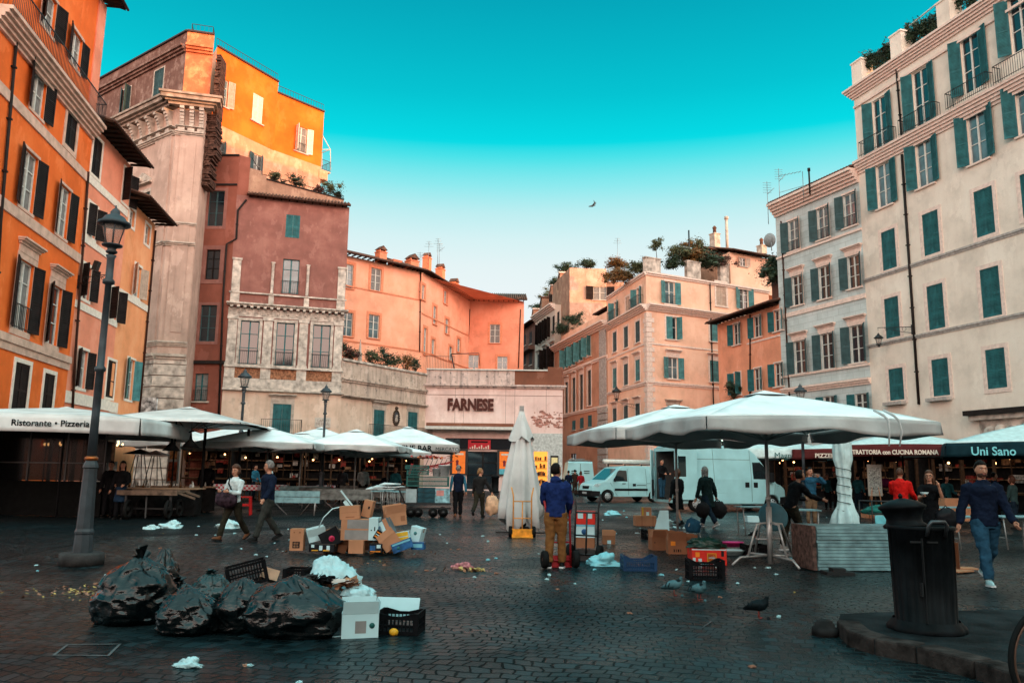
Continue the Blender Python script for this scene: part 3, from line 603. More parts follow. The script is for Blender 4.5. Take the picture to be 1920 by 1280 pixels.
k.box(-.05,fm.L+.1,-.22,.002,zb_-.12,zb_-.0); k.box(-.02,fm.L+.03,-.10,.002,zl,z7)
for x in (434,501,568,634): u=fm.u(x,640); k.box(u-.34,u+.34,-.12,.002,z7+.002,zb_-.122)
k.box(-.05,fm.L+.15,-.25,.002,zl-.14,zl-.002); k.build('marble_band',m_marb,b,LM@fm.M)
k=MB(); k.box(.0,fm.L,-.05,.001,z7+.001,zb_-.123); k.build('brick_panel',flat('thin_brick',(.30,.13,.07),rough=.9,var=.4,scale=9,bump=.5),b,LM@fm.M)
zu=fm.z(530,553); k=MB(); k.box(-.05,fm.L+.1,-.16,.002,zu-.1,zu)
for x,yt in ((443,487),(641,505)): u=fm.u(x,520); k.box(u-.3,u+.3,-.12,.002,zc1+.002,zu-.101).box(u-.28,u+.28,-.12,.002,zu+.001,fm.z(x,yt)).box(u-.34,u+.34,-.17,.001,fm.z(x,yt)+.001,fm.z(x,yt)+.14)
for x,yt in ((511,495),(577,500)): u=fm.u(x,520); k.box(u-.18,u+.18,-.10,.002,zc1+.002,zu-.101).lathe([(.13,0),(.11,.1),(.10,1.2),(.11,fm.z(x,yt)-zu),(.17,fm.z(x,yt)-zu+.1)],10,0,c=(u,-.1,zu+.002))
k.build('marble_column',m_marb,b,LM@fm.M)
# ---------------------------------------------------------------- low stained wing with the curved terrace wall
fw=Fac(E,line_to(E,R(30.8),798,760)); b=thing('terrace_wing','low stained wing with two teal balcony doors and an oval shrine under a planted terrace','building',fw.P0); LM=Matrix.Translation(-b.location)
m_stw=plaster('rain_blackened_plaster',(.50,.38,.31),(.62,.48,.40),stain=1.6,stainc=(.075,.08,.08),blotch=1.6,amt=.85)
zw=zw_=fw.z(645,674); zs=fw.z(645,742)
facade(b,fw,zw,m_stw,[],zb=zs,name='terrace_wall')
facade(b,fw,zs,m_lowp,[W(710,768,818,1.25,'c',teal,trim=stone,tw=.14,ped=1,sill=0),W(773,772,820,1.25,'c',teal,trim=stone,tw=.14,ped=1,sill=0)],name='wall')
belt(b,fw,0,0,.16,.12,trav,z=zw+.1,name='coping'); belt(b,fw,0,0,.2,.35,m_stw,z=zs+.1,steps=2,name='ledge'); belt(b,fw,0,0,.3,.22,m_stw,z=zs+1.35,steps=2,name='ledge')
ua,ub=fw.u(690,805),fw.u(798,812); zb_=fw.z(740,823); k=MB(); k.box(ua,ub,-.75,-.002,zb_-.2,zb_,1); rail_mb(k,ub-ua,1.0,-.7,zb_,x0=ua,sides=.6); k.build('balcony',[iron,stone],b,LM@fw.M)
u,z=fw.hit(742,783); k=MB(); MS=Matrix.Translation((u,-.02,z))@Matrix.Rotation(PI/2,4,'X')
k.lathe([(.30,0),(.30,.06)],20,1,M=MS@Matrix.Diagonal((1,1.55,1,1))); 
for i in range(20): a=2*PI*i/20; k.ball((u+.36*math.cos(a),-.06,z+.56*math.sin(a)),.085,0,6,4)
k.ball((u,-.06,z+.75),.15,0,8,5); k.ball((u,-.09,z+.12),.12,2,8,6); k.ball((u,-.06,z-.16),.2,2,8,6,sc=(1,.5,1.2)); k.build('shrine',[flat('bronze_frame',(.07,.045,.03)),flat('shrine_field',(.05,.045,.05)),flat('pale_figure',(.40,.33,.28))],b,LM@fw.M)
mass(b,[fw.P1,fw.P1+Vector((-1,9,0)),fw.P0+Vector((-1,9,0)),fw.P0],zw-1.1,trav,skip=(3,))
# ---------------------------------------------------------------- cinema
m_cin=plaster('cinema_plaster',(.76,.54,.49),(.82,.63,.58),stain=.7,stainc=(.42,.20,.12),blotch=1.0); m_cin2=plaster('cinema_parapet_plaster',(.60,.45,.40),(.66,.52,.47),stain=1.8,stainc=(.055,.055,.06),blotch=1.8,amt=.9)
m_rustp=plaster('rusty_parapet_plaster',(.20,.075,.045),(.26,.11,.07),stain=.8)
fk=Fac(fw.P1,line_to(fw.P1,R(90.3),1055,760)); b=thing('cinema','low pink cinema with brown wall letters and lit poster cases beside the entrance','building',fk.P0); LM=Matrix.Translation(-b.location)
zt=zt_c=fk.z(900,722); zpar=zpar_=fk.z(900,694)
Zf=lambda y:fk.z(925,y)
op=[W(905,846,917,2.6,None,fr=dark,sill=0,gl=glass)]
facade(b,fk,zt,m_cin,op)
zpr=zpar+.15; facade(b,fk,zpar,m_cin2,[],zb=zt,name='parapet',u1=fk.u(965,710)); facade(b,fk,zpar,m_rustp,[],zb=zt,name='parapet',u0=fk.u(965,710),u1=fk.u(1027,710)); facade(b,fk,fk.z(1040,688),m_rustp,[],zb=zt,name='parapet',u0=fk.u(1027,710))
belt(b,fk,0,0,.10,.14,white,z=zpar+.1,name='coping',u1=fk.u(1027,710)); belt(b,fk,0,0,.28,.32,m_cin2,z=zt+.05,steps=2,ends=1,name='cornice')
k=MB(); zc_=Zf(806); k.box(.1,fk.u(963,800),-1.1,-.002,zc_-.02,zc_+.22,0).box(.1,fk.u(963,800),-.05,.0,zc_+.222,zc_+.55,1); k.build('entrance_canopy',[white,m_rustp],b,LM@fk.M)
k=MB(); k.box(fk.u(835,830),fk.u(960,830),-.12,-.002,Zf(842),Zf(822)); k.build('sign_band',flat('black_board',(.012,.014,.018),rough=.4),b,LM@fk.M)
k=MB(); k.box(fk.u(878,830),fk.u(920,830),-.16,-.122,Zf(842),Zf(825)); pn=k.build('cinema_banner',flat('red_banner',(.5,.02,.03)),b,LM@fk.M)
k=MB(); k.box(fk.u(838,830),fk.u(862,830),-.15,-.122,Zf(840),Zf(824)); k.build('cinema_banner',flat('night_poster',(.02,.04,.05),var=.6,scale=5),b,LM@fk.M)
ora=flat('orange_poster',(.8,.16,.02),rough=.4,var=.15,emit=(.9,.22,.03),es=.3); blu=flat('blue_print',(.10,.42,.50),rough=.4)
for x0,x1 in ((849,873),(937,960)):
    k=MB(); a,c=fk.u(x0-5,865),fk.u(x1+4,865); z0_,z1_=Zf(891),Zf(843); k.box(a,c,-.14,-.002,z0_,z1_); q=k.build('poster_case',iron,b,LM@fk.M)
    k=MB(); a+=.2;c-=.2; k.box(a,c,-.15,-.141,z0_+.55 if x0>900 else z0_+.12,z1_-.14,0); 
    if x0>900: k.box(a,c,-.15,-.141,z0_+.12,z0_+.548,1)
    k.box(a+.3,a+.5,-.155,-.151,z0_+.75,z0_+1.0,2).ball(((a+a+.8)/2,-.152,z0_+1.1),.13,2,8,5,sc=(1,.05,1)); k.box(a+.15,c-.15,-.155,-.151,z1_-.45,z1_-.3,3); k.build('poster',[ora,blu,flat('maroon_print',(.2,.02,.03)),cream],q)
k=MB(); a,c=fk.u(1001,880),fk.u(1026,880); k.box(a,c,-.04,-.002,Zf(908),Zf(845),0)
rg=random.Random(2)
for i in range(46): x=rg.uniform(a+.1,c-.1); z=Zf(908)+.15+.62*rg.randrange(4); h=rg.uniform(.18,.36); k.box(x-.045,x+.045,-.12,-.05,z,z+h,1+rg.randrange(2))
for j in range(4): z=Zf(908)+.13+.62*j; k.box(a,c,-.16,-.041,z-.03,z,2)
k.build('bottle_window',[flat('lit_shelves',(.9,.35,.05),var=0,emit=(1,.42,.06),es=.9),flat('dark_bottles',(.05,.015,.01)),flat('amber_bottles',(.35,.08,.01))],b,LM@fk.M)
k=MB(); a,c=fk.u(1032,870),fk.u(1047,870); k.box(a,c,-.10,-.002,Zf(893),Zf(868)-.0,0); k.box(a,c,-.10,-.002,Zf(868)+.002,Zf(852),0).box(a+.08,c-.08,-.11,-.101,Zf(891),Zf(856),1); k.build('menu_case',[iron,flat('yellow_menu',(.6,.5,.25),emit=(.8,.65,.3),es=.35)],b,LM@fk.M)
k=MB(); k.box(fk.u(998,820),fk.L-.01,-.03,.001,Zf(846),Zf(811)); k.box(fk.u(1028,860),fk.L-.01,-.03,.001,0.9,Zf(846)-.002);k.build('pale_fascia',flat('grey_white_paint',(.5,.52,.5),var=.2),b,LM@fk.M)
mass(b,[fk.P1,fk.P1+Vector((0,8,0)),fk.P0+Vector((0,8,0)),fk.P0],zt,m_cin,skip=(3,))
def text(body,name,size,mat,parent,M,ext=.03,ax='CENTER',font_scale=1,bold=0,sx=1):
    c=bpy.data.curves.new(name,'FONT'); c.body=body; c.size=size; c.extrude=ext; c.align_x=ax; c.offset=bold; c.resolution_u=3; c.space_character=font_scale
    t=bpy.data.objects.new('tmp',c); COL.objects.link(t); dg=bpy.context.evaluated_depsgraph_get(); me=bpy.data.meshes.new_from_object(t.evaluated_get(dg)); bpy.data.objects.remove(t)
    me.materials.clear(); me.materials.append(mat); o=put(name,me,parent,M@Matrix.Rotation(PI/2,4,'X')@Matrix.Diagonal((sx,1,1,1))); return o
letr=flat('rusty_letters',(.085,.022,.016),rough=.7,var=.2)
w_=fk.u(926,760)-fk.u(838,760); z0_=Zf(769); hh=Zf(749)-Zf(770)
ltx=text('FARNESE','wall_lettering',hh*1.42,letr,b,LM@fk.M@TR((fk.u(838,760)+fk.u(926,760))/2,-.10,z0_),ext=.08,bold=.055,sx=.73)
u,z=fm.hit(605,792); k=MB(); bb=[o for o in COL.objects if o.name.startswith('townhouse') and 'mauve' in o.get('label','')][0]
pl=MB().box(-.55,.55,-.05,-.002,-.35,.35).build('street_plaque',flat('plaque_marble',(.55,.48,.42)),bb,Matrix.Translation(-bb.location)@fm.M@TR(u,0,z))
text('CAMPO\nDE FIORI','plaque_lettering',.24,flat('engraved',(.25,.18,.15)),pl,TR(0,-.055,.06),ext=.004)
for (x,y,s_,tx,mt) in ((899,839,.36,'THE INTRUDER',flat('black_print',(.01,.01,.01))),(861,832,.24,'VERTIGO',cream)):
    pass
# ---------------------------------------------------------------- salmon building behind the terrace
m_sal=plaster('coral_plaster',(.88,.37,.23),(.90,.43,.29),stain=.25,stainc=(.5,.18,.12)); m_sal2=plaster('brick_pink_plaster',(.78,.28,.17),(.82,.34,.22),stain=.3,stainc=(.4,.14,.1))
S0=at(640,600,68); g1=Fac(S0,line_to(S0,R(46.6),790,600)); g2=Fac(g1.P1,line_to(g1.P1,az_of_vp(1426),880,620)); g3=Fac(g2.P1,line_to(g2.P1,R(89),982,620))
b=thing('palazzo','long coral palazzo with tiled roof and many chimneys behind the planted terrace','building',g1.P0); LM=Matrix.Translation(-b.location)
zg=g1.z(655,480)
c2=flat('coral_trim',(.70,.23,.12)); Wn=lambda x,a,c,w=1.1,gl=None:W(x,a,c,w,None,fr=white,trim=c2,tw=.25,gl=gl or glassl)
facade(b,g1,zg,m_sal,[Wn(705,503,545,gl=curt),Wn(652,495,540),Wn(701,590,634),Wn(651,585,630)]); facade(b,g2,zg,m_sal,[Wn(797,615,665,.7),Wn(815,574,608,.8,curt),Wn(812,636,664,.8,curt),Wn(793,534,562,.8,curt),Wn(838,598,626,.9),Wn(845,650,676,.9),Wn(860,635,660,.9),Wn(835,545,570,.8)])
facade(b,g3,zg,m_sal2,[Wn(928,608,643,1.1,curt),Wn(942,668,692,1.1),Wn(888,665,690,1.1)])
for f in (g1,g2): belt(b,f,705,545,.12,.06,c2); belt(b,f,0,0,.12,.06,c2,z=g1.z(705,645))
for f,e in ((g1,0),(g2,0),(g3,.3)): tiled(b,f,zg,over=.7,back=4.5,rise=.34,ends=e)
pipe(b,g1,[(788,510),(786,660)],mat=copper); pipe(b,g3,[(881,580),(876,690)],mat=copper); pipe(b,g3,[(976,580),(972,690)],mat=copper)
mass(b,[g3.P1,g3.P1+Vector((0,9,0)),g2.P1+Vector((-6,9,0)),g1.P0+Vector((-2,9,0)),g1.P0],zg,m_sal2,skip=(4,))
for i,(x,y,f,w_,h,cp) in enumerate(((714,478,g1,.9,.8,'gable'),(740,492,g1,1.1,.7,'none'),(772,496,g1,1.1,.9,'gable'),(800,505,g2,.8,1.8,'gable'),(825,520,g2,.9,1.5,'gable'),(851,545,g2,1.0,1.4,'gable'))):
    u,z=f.hit(x,y+8,-2.2); chimney(b,u,2.2,z-1.4,f,w_*.9,h+1.2,c2,cp)
for x,y,h,kd in ((787,480,1.6,2),(803,478,2.6,0),(820,480,3.0,0),(823,482,2.6,2)):
    p=at(x,y+22,76); aerial(p,h,'thin aerial rising above the chimneys of the coral palazzo',kd)

# ================================================================ right-hand row
m_crm=plaster('cream_plaster',(.76,.65,.55),(.82,.72,.62),stain=.4,stainc=(.38,.26,.22)); m_gry=plaster('blue_grey_plaster',(.50,.56,.55),(.58,.63,.62),stain=.4,stainc=(.22,.22,.2),brick=.42)
m_red=plaster('terracotta_plaster',(.80,.32,.19),(.86,.39,.26),stain=.5,stainc=(.32,.12,.08)); m_pch=plaster('peach_plaster',(.86,.50,.35),(.90,.57,.42),stain=.3,stainc=(.45,.24,.17))
m_ochre=plaster('ochre_pink_plaster',(.50,.24,.15),(.56,.29,.19),stain=.4,stainc=(.25,.12,.09)); ptrim=flat('peach_trim',(.74,.57,.49),rough=.85,var=.1)
gtrim=flat('grey_stone',(.40,.36,.33),rough=.9,var=.2)
fcr=F2(1632,700,48,az_of_vp(530),2010,700)
b=thing('apartment_building','tall cream building with closed teal shutters, hedge along its roof parapet','building',fcr.P0); LM=Matrix.Translation(-b.location)
zt=fcr.z(1606,168); t=dict(trim=ptrim,tw=.22,sill=0)
wins=[]
for a in ((1650,182,288),(1727,128,236),(1820,62,172),(1912,-15,95)): wins.append(W(a[0],a[1],a[2],1.15,(150,165),teal,gl=glass,sill=0,leafw=.62))
for a in ((1657,305,388),(1733,263,350),(1832,206,305),(1925,140,250)): wins.append(W(a[0],a[1],a[2],1.15,(150,165),teal,gl=glassl,sill=1,trim=ptrim,tw=.06,leafw=.62))
for a in ((1667,431,505),(1746,397,477),(1846,353,442),(1935,320,405)): wins.append(W(*a,1.15,'c',teal,**t))
for a in ((1673,557,633),(1755,533,617),(1858,501,594)): wins.append(W(*a,1.15,'c',teal,**t))
for a in ((1681,690,750),(1764,672,742),(1868,653,728)): wins.append(W(*a,1.15,'c',teal,trim=ptrim,tw=.22,sill=0,))
wins+=[W(1850,820,905,2.6,None,fr=dark,sill=0),W(1700,830,905,2.2,None,fr=dark,sill=0)]
facade(b,fcr,zt,m_crm,wins)
zb2=fcr.z(1618,292,.5)
belt(b,fcr,0,0,.8,.45,ptrim,z=zb2,steps=5,name='balcony_cornice'); belt(b,fcr,1630,521,.22,.10,gtrim,steps=2); belt(b,fcr,1636,645,.22,.10,gtrim,steps=2)
belt(b,fcr,0,0,.7,.5,ptrim,z=zt+.1,steps=5,name='cornice',ends=1); belt(b,fcr,1610,196,.14,.1,ptrim)
for x,y in ((1650,235),(1727,180),(1820,120),(1912,40)):
    u=fcr.u(x,y); k=MB(); rail_mb(k,2.6,.95,-.55,zb2,x0=u-1.3,sides=.5); k.build('balcony_railing',iron,b,LM@fcr.M)
pipe(b,fcr,[(1682,125),(1693,262)],mat=lead); pipe(b,fcr,[(1693,290),(1725,758)],mat=lead,r=.075)
# parapet piers and hedge
k=MB(); up=[0.05,fcr.L*.27,fcr.L*.55,fcr.L*.85]
for u in up: k.box(u,u+.9,-.1,.8,zt+.1,zt+1.75).box(u-.05,u+.95,-.15,.85,zt+1.75,zt+1.85)
k.box(0,fcr.L,.05,.3,zt+.1,zt+.45); k.build('roof_parapet',m_crm,b,LM@fcr.M)
mass(b,[fcr.P1,fcr.P1+Vector((10,3,0)),fcr.P0+Vector((10,3,0)),fcr.P0],zt,m_crm,skip=(3,))
k=MB(); rg=random.Random(5)
u=.9
while u<fcr.L: leaves(k,(u,.55,zt+1.25+rg.uniform(-.1,.35)),(.55,.4,.9),800,.08,0,rg,8); u+=.65
o=k.build('hedge',lg,None,fcr.M); tag(o,'dark green hedge in the parapet troughs on the cream building roof','hedge')
k=MB(); k.tube([(.8,.6,zt+1.9),(fcr.L,.6,zt+2.9)],.05,6); k.tube([(2.5,.6,zt+.4),(2.5,.6,zt+2.1)],.04,6); k.tube([(7,.6,zt+.4),(7,.6,zt+2.6)],.04,6); k.build('pergola_bar',white,b,LM@fcr.M)
# stone portal over the restaurant
u,z=fcr.hit(1880,772); k=MB(); k.box(u-1.9,u+1.9,-.55,.002,z-.1,z+.15,1).box(u-1.7,u+1.7,-.4,.002,z-.35,z-.102).box(u-1.3,u+1.3,-.15,.002,z-1.6,z-.352); k.ball((u-.6,-.16,z-1),.35,0,10,6).ball((u+.6,-.16,z-1),.35,0,10,6).ball((u,-.18,z-.9),.3,0,10,6); k.build('stone_portal',[trav,lead],b,LM@fcr.M)
for x,y in ((1681,752),(1764,744)): u,z=fcr.hit(x,y); k=MB(); k.box(u-.75,u+.75,-.35,.0,z-.22,z-.04); k.build('window_ledge',gtrim,b,LM@fcr.M)
# grey building
fg=Fac(line_to(fcr.P0,az_of_vp(360),1462,600),fcr.P0)
b=thing('apartment_building','blue grey building with stone window hoods and open shutters between cream and terracotta','building',fg.P0); LM=Matrix.Translation(-b.location)
zt=fg.z(1600,325); wins=[]
for a in ((1488,412,470),(1543,388,448),(1593,362,425)): wins.append(W(*a,1.0,(160,140),greyt,trim=ptrim,tw=.12,sill=1,rail=.7,gl=glassl,leafw=.6))
for a in ((1495,516,572),(1546,498,560),(1601,478,540)): wins.append(W(*a,1.0,(165,140),greyt,trim=ptrim,tw=.1,ped=1,gl=glass,leafw=.6))
for a in ((1500,638,700),(1551,624,692),(1607,609,680)): wins.append(W(*a,1.1,(165,140),greyt,trim=ptrim,tw=.1,ped=1,gl=glass,leafw=.62))
for a in ((1555,742,780),(1615,737,775)): wins.append(W(*a,1.0,(165,145),teal,gl=glass,leafw=.55))
facade(b,fg,zt,m_gry,wins)
belt(b,fg,0,0,.9,.8,ptrim,z=zt+.15,steps=5,name='cornice'); belt(b,fg,1477,587,.3,.08,ptrim); belt(b,fg,1545,452,.15,.1,ptrim); belt(b,fg,1481,703,.15,.1,ptrim); belt(b,fg,1520,722,.4,.25,ptrim,steps=3)
tiled(b,fg,zt+.15,over=.6,back=4,rise=.3,ends=0); pipe(b,fg,[(1466,415),(1482,745)],mat=copper)
mass(b,[fg.P1,fg.P1+Vector((9,3,0)),fg.P0+Vector((9,5,0)),fg.P0],zt,m_gry,skip=(3,))
# terracotta house
fr_=Fac(line_to(fg.P0,az_of_vp(530),1346,640),fg.P0)
b=thing('townhouse','small terracotta house with teal shutters and a tiled eave, lower than its neighbours','building',fr_.P0); LM=Matrix.Translation(-b.location)
zt=fr_.z(1400,590); tt=dict(trim=ptrim,tw=.1,leafw=.55)
facade(b,fr_,zt,m_red,[W(1381,606,646,.95,(160,145),teal,**tt),W(1420,592,632,.95,(165,145),teal,**tt),W(1459,581,620,.95,(165,145),teal,**tt),W(1383,698,740,.95,(150,100),teal,**tt),W(1421,690,732,.95,(160,145),teal,**tt),W(1460,680,724,.95,(160,145),teal,**tt),W(1400,845,905,2.2,None,fr=dark,sill=0)])
tiled(b,fr_,zt,over=.9,back=5,rise=.28,ends=.2); pipe(b,fr_,[(1408,590),(1408,740)],mat=copper); belt(b,fr_,1440,633,.12,.05,ptrim,u0=fr_.L*.5)
mass(b,[fr_.P1,fr_.P1+Vector((9,3,0)),fr_.P0+Vector((9,5,0)),fr_.P0],zt,m_red,skip=(3,))
u,z=fr_.hit(1462,548,-2); k=MB(); k.box(fr_.L-3,fr_.L-.02,1.5,5,zt,zt+3.2); k.build('roof_room',flat('dark_roof_plaster',(.12,.05,.035)),b,LM@fr_.M)  # roof room walls in a dark brown plaster
plant(fr_.pt(fr_.u(1383,740),.35,fr_.z(1383,748)),1.5,1.2,'ivy spilling from a terracotta house window',n=700,s=.09,name='window_plant',seed=9,pot=0,cat='climbing plant')
plant(fr_.pt(fr_.L-1.6,-1.0,zt+2.0),1.9,2.4,'dark vine on an iron pergola above the terracotta house roof',n=4200,s=.07,name='vine',seed=19,pot=0,cat='climbing plant')
# peach corner palazzo
C=at(1213,640,66); C=Vector((C.x,C.y,0)); fpr=Fac(C,line_to(C,az_of_vp(3850),1352,640)); fpr=Fac(C,C+(fpr.P1-C).normalized()*(fpr.L+6)); fpl=Fac(line_to(C,az_of_vp(655),1139,640),C)
b=thing('palazzo','peach corner palazzo with quoins, teal shutters and a leafy roof garden','building',C); LM=Matrix.Translation(-b.location)
zt=fpr.z(1218,512); zm=fpr.z(1216,572); q=dict(trim=ptrim,tw=.16)
facade(b,fpr,zt,m_pch,[W(1256,528,570,1.1,(165,165),tealp,rail=.8,gl=glassl,**q),W(1352,530,574,1.2,'c',pale,**q),W(1395,540,580,1.1,(165,165),tealp,**q),W(1259,594,636,1.15,(10,100),tealp,gl=glass,**q),W(1262,670,710,1.1,(168,168),tealp,ped=1,gl=glassl,**q),W(1262,760,800,1.1,'c',tealp,ped=1),W(1340,600,640,1.1,'c',tealp,**q),W(1340,676,716,1.1,'c',tealp,ped=1,**q)])
l=[]
for a,st,m_ in (((1155,566,606),(120,150),tealp),((1177,556,590),'c',pale),((1198,540,574),(120,150),tealp),((1153,622,660),'c',greyt),((1174,612,652),'c',greyt),((1196,602,642),'c',greyt)): l.append(W(*a,1.1,st,m_,**q))
for a in ((1153,690,728),(1174,682,722),(1196,674,714)): l.append(W(*a,1.1,'c',tealp if a[0]!=1174 else greyt,ped=1,**q))
for a in ((1153,765,800),(1174,760,798),(1196,756,795)): l.append(W(*a,1.1,'c',greyt,ped=1,trim=ptrim,tw=.1))
facade(b,fpl,zt,m_pch,l)
for f in (fpr,fpl):
    belt(b,f,0,0,.55,.55,ptrim,z=zm+.1,steps=4,name='cornice',u1=f.L if f is fpl else f.L); belt(b,f,0,0,.3,.2,ptrim,z=zt+.1,steps=2,name='coping'); belt(b,f,0,0,.14,.06,ptrim,z=fpr.z(1218,642)); belt(b,f,0,0,.3,.12,ptrim,z=fpr.z(1218,714),steps=2)
    k=MB(); z=2.0; i=0
    while z<zm-.7: L_=.75 if i%2 else .5; k.box(*( (-.04,L_) if f is fpr else (f.L-L_,f.L) ),-.05,.0,z+.015,z+.40); z+=.42; i+=1
    k.build('quoins',ptrim,b,LM@f.M)
for x,y in ((1155,585),(1198,555)):
    u=fpl.u(x,y); k=MB(); rail_mb(k,2.4,.9,-.5,zm+.12,x0=u-1.2,sides=.4); k.build('balcony_railing',iron,b,LM@fpl.M)
pipe(b,fpr,[(1330,530),(1338,800)],mat=lead)
mass(b,[fpr.P1,fpr.P1+Vector((-3,9,0)),fpl.P0+Vector((8,2,0)),fpl.P0],zt,m_pch,skip=(3,))
# rooftop house, parapet piers
fh=Fac(fpr.pt(fpr.u(1383,480),-1.0),fpr.pt(fpr.u(1383,480)+6,-1.0)); zh=fh.z(1400,478)
facade(b,fh,zh,m_pch,[W(1393,483,499,.8,(150,160),pale,gl=glass,sill=1)],zb=zt,name='roof_house'); tiled(b,fh,zh,over=.6,back=3,rise=.3,name='roof_house_tiles')
mass(b,[fh.P1,fh.P1+Vector((0,6,0)),fh.P0+Vector((-2,5,0)),fh.P0],zh,m_pch,zb=zt,skip=(3,))
fi=Fac(fpr.pt(fpr.u(1345,470),-3.0),fpr.pt(fpr.u(1383,470)+4,-3.2)); zi=fi.z(1330,470); facade(b,fi,zi,m_terr,[],zb=zt,name='roof_house'); tiled(b,fi,zi,over=.4,back=2,rise=.3,name='roof_house_tiles')
for x,y,hh,cp in ((1340,440,1.6,'pot'),(1428,462,.8,'pot')):
    u,z=fi.hit(x,y,-1); chimney(b,u,1,z-hh,fi,.7,hh,stone,cp)
k=MB()
for (xa,xb,ya) in ((1212,1240,488),(1290,1315,495),(1352,1368,500)):
    a,c=fpr.u(xa,ya),fpr.u(xb,ya); k=MB(); k.box(a,c,.1,.5,zt+.1,fpr.z(xa,ya-6)); k.box(a-.05,c+.05,.05,.55,fpr.z(xa,ya-6),fpr.z(xa,ya-6)+.1); k.build('roof_planter',trav,b,LM@fpr.M)
k=MB(); u=fi.u(1383,460); k.tube([(u,1.4,zi),(u,1.4,fi.z(1383,412,-1.4))],.14,8).tube([(u,1.4,fi.z(1383,416,-1.4)),(u,1.4,fi.z(1383,411,-1.4))],.2,8); k.build('flue',stone,b,LM@fi.M)
for i,(x,y,D,h,w_,mt,tr,lab) in enumerate(((1231,500,67,1.0,1.1,lo,1.1,'small round olive tree on the roof corner of the peach palazzo'),(1262,505,68.5,1.8,2.0,lg,0,'bushy dark shrub on the peach roof beside the corner planter'),(1290,500,70,3.0,3.0,la,0,'tall autumn creeper climbing a mast on the peach roof'),(1325,505,70,2.6,2.8,lg,0,'dense dark creeper between two roof planters of the peach palazzo'),(1352,505,70.5,2.0,2.0,lr,0,'reddish bush at the foot of the roof house wall'),
    (1193,512,68,1.9,1.8,lo,0,'airy bush on the peach roof left of the corner planter'),(1172,532,70,2.2,2.2,la,0,'golden shrub on the left edge of the peach roof'),(1275,490,69,2.6,2.2,lo,0,'olive green shrub behind the roof corner planter'),(1308,480,71,3.4,1.6,lo,0,'wispy tall climber beside the roof mast'))):
    P=at(x,y,D); plant(P,h*(.62 if i else 1),w_,lab,mt,n=int(900*w_),s=.075,pot=0 if i else 1,trunk=tr,name='roof_shrub',cat='roof plant',seed=20+i,group='roof garden plants')
k=MB(); P=at(1293,500,69.5); k.tube([(0,0,0),(0,0,3.4)],.07,6); o=k.build('mast',iron); o.location=P; tag(o,'dark mast standing in the roof garden creeper','mast')
# satellite dish
P=at(1447,470,64); k=MB(); k.lathe([(.05,0),(.35,.05),(.55,.16),(.6,.2),(.55,.19),(.3,.08)],18,0,M=TR(0,0,.9,R(200),R(75))).tube([(0,0,0),(0,.1,.9)],.04,6).tube([(0,-.1,.7),(-.1,-.6,1.0)],.02,5); o=k.build('satellite_dish',flat('dish_grey',(.2,.22,.23))); o.location=P; tag(o,'grey satellite dish on the tiles beside the grey building','satellite dish')
for x,y0,y1,D,kd,lb in ((1440,395,335,54,2,'slender aerial left of the three above the grey building eave'),(1462,372,310,56,2,'tallest aerial above the grey building eave'),(1506,352,318,50,1,'aerial with two long arms on the grey building roof'),(1158,492,443,80,0,'lone aerial above the yellowish roof house'),(1205,500,478,72,0,'tiny aerial on the peach roof')):
    P=at(x,y0,D); aerial(P-Vector((0,0,1.0)),(y0-y1)*D/1500+1.0,lb,kd)
k=MB(); k.tube([(0,0,-.6),(0,0,1.0)],.06,8).tube([(0,0,1.0),(0,0,1.2)],.1,8); o=k.build('flue',lead); o.location=at(1518,348,50); tag(o,'short dark flue pipe on the grey building roof','flue')
# street side: ochre building with grey corner strip
fs=Fac(line_to(fpl.P0,az_of_vp(600),1040,660),fpl.P0)
b=thing('palazzo','ochre pink building running down the side street with teal shutters and stone corner strip','building',fs.P1); LM=Matrix.Translation(-b.location)
zt=fs.z(1130,606); l=[]
for a in ((1062,655,690),(1075,648,685),(1089,640,677),(1104,631,668)): l.append(W(*a,1.3,(110,120),tealp,trim=ptrim,tw=.1,leafw=.6))
for a in ((1062,716,780),(1076,708,775),(1090,702,768),(1105,694,760)): l.append(W(*a,1.2,None,fr=greyt,trim=ptrim,tw=.18,ped=1))
for a in ((1076,788,806),(1091,783,803),(1106,778,800)): l.append(W(*a,1.2,'c',teal))
l+=[W(1075,850,905,2.0,None,fr=dark,sill=0)]
facade(b,fs,zt,m_ochre,l); belt(b,fs,0,0,.7,.7,ptrim,z=zt+.1,steps=4,name='cornice'); belt(b,fs,0,0,.35,.15,ptrim,z=fs.z(1130,668),steps=2); belt(b,fs,0,0,.35,.15,ptrim,z=fs.z(1120,762),steps=2)
k=MB(); z9=fs.z(1125,760); k.box(fs.L-2.2,fs.L-.3,-.10,.002,z9,zt-.6); z=0
while z<z9-.5: k.box(fs.L-2.5,fs.L-.05,-.2,.002,z+.04,z+.62); z+=.66
k.build('corner_strip',gtrim,b,LM@fs.M)
mass(b,[fs.P1,fs.P1+Vector((9,4,0)),fs.P0+Vector((9,0,0)),fs.P0],zt,m_ochre,skip=(3,))
uu=fs.u(1100,600); zz=fs.z(1118,590); facade(b,Fac(fs.pt(2,-.2),fs.pt(fs.L,-.2)),zt+1.1,m_pch,[],zb=zt,name='terrace_parapet')
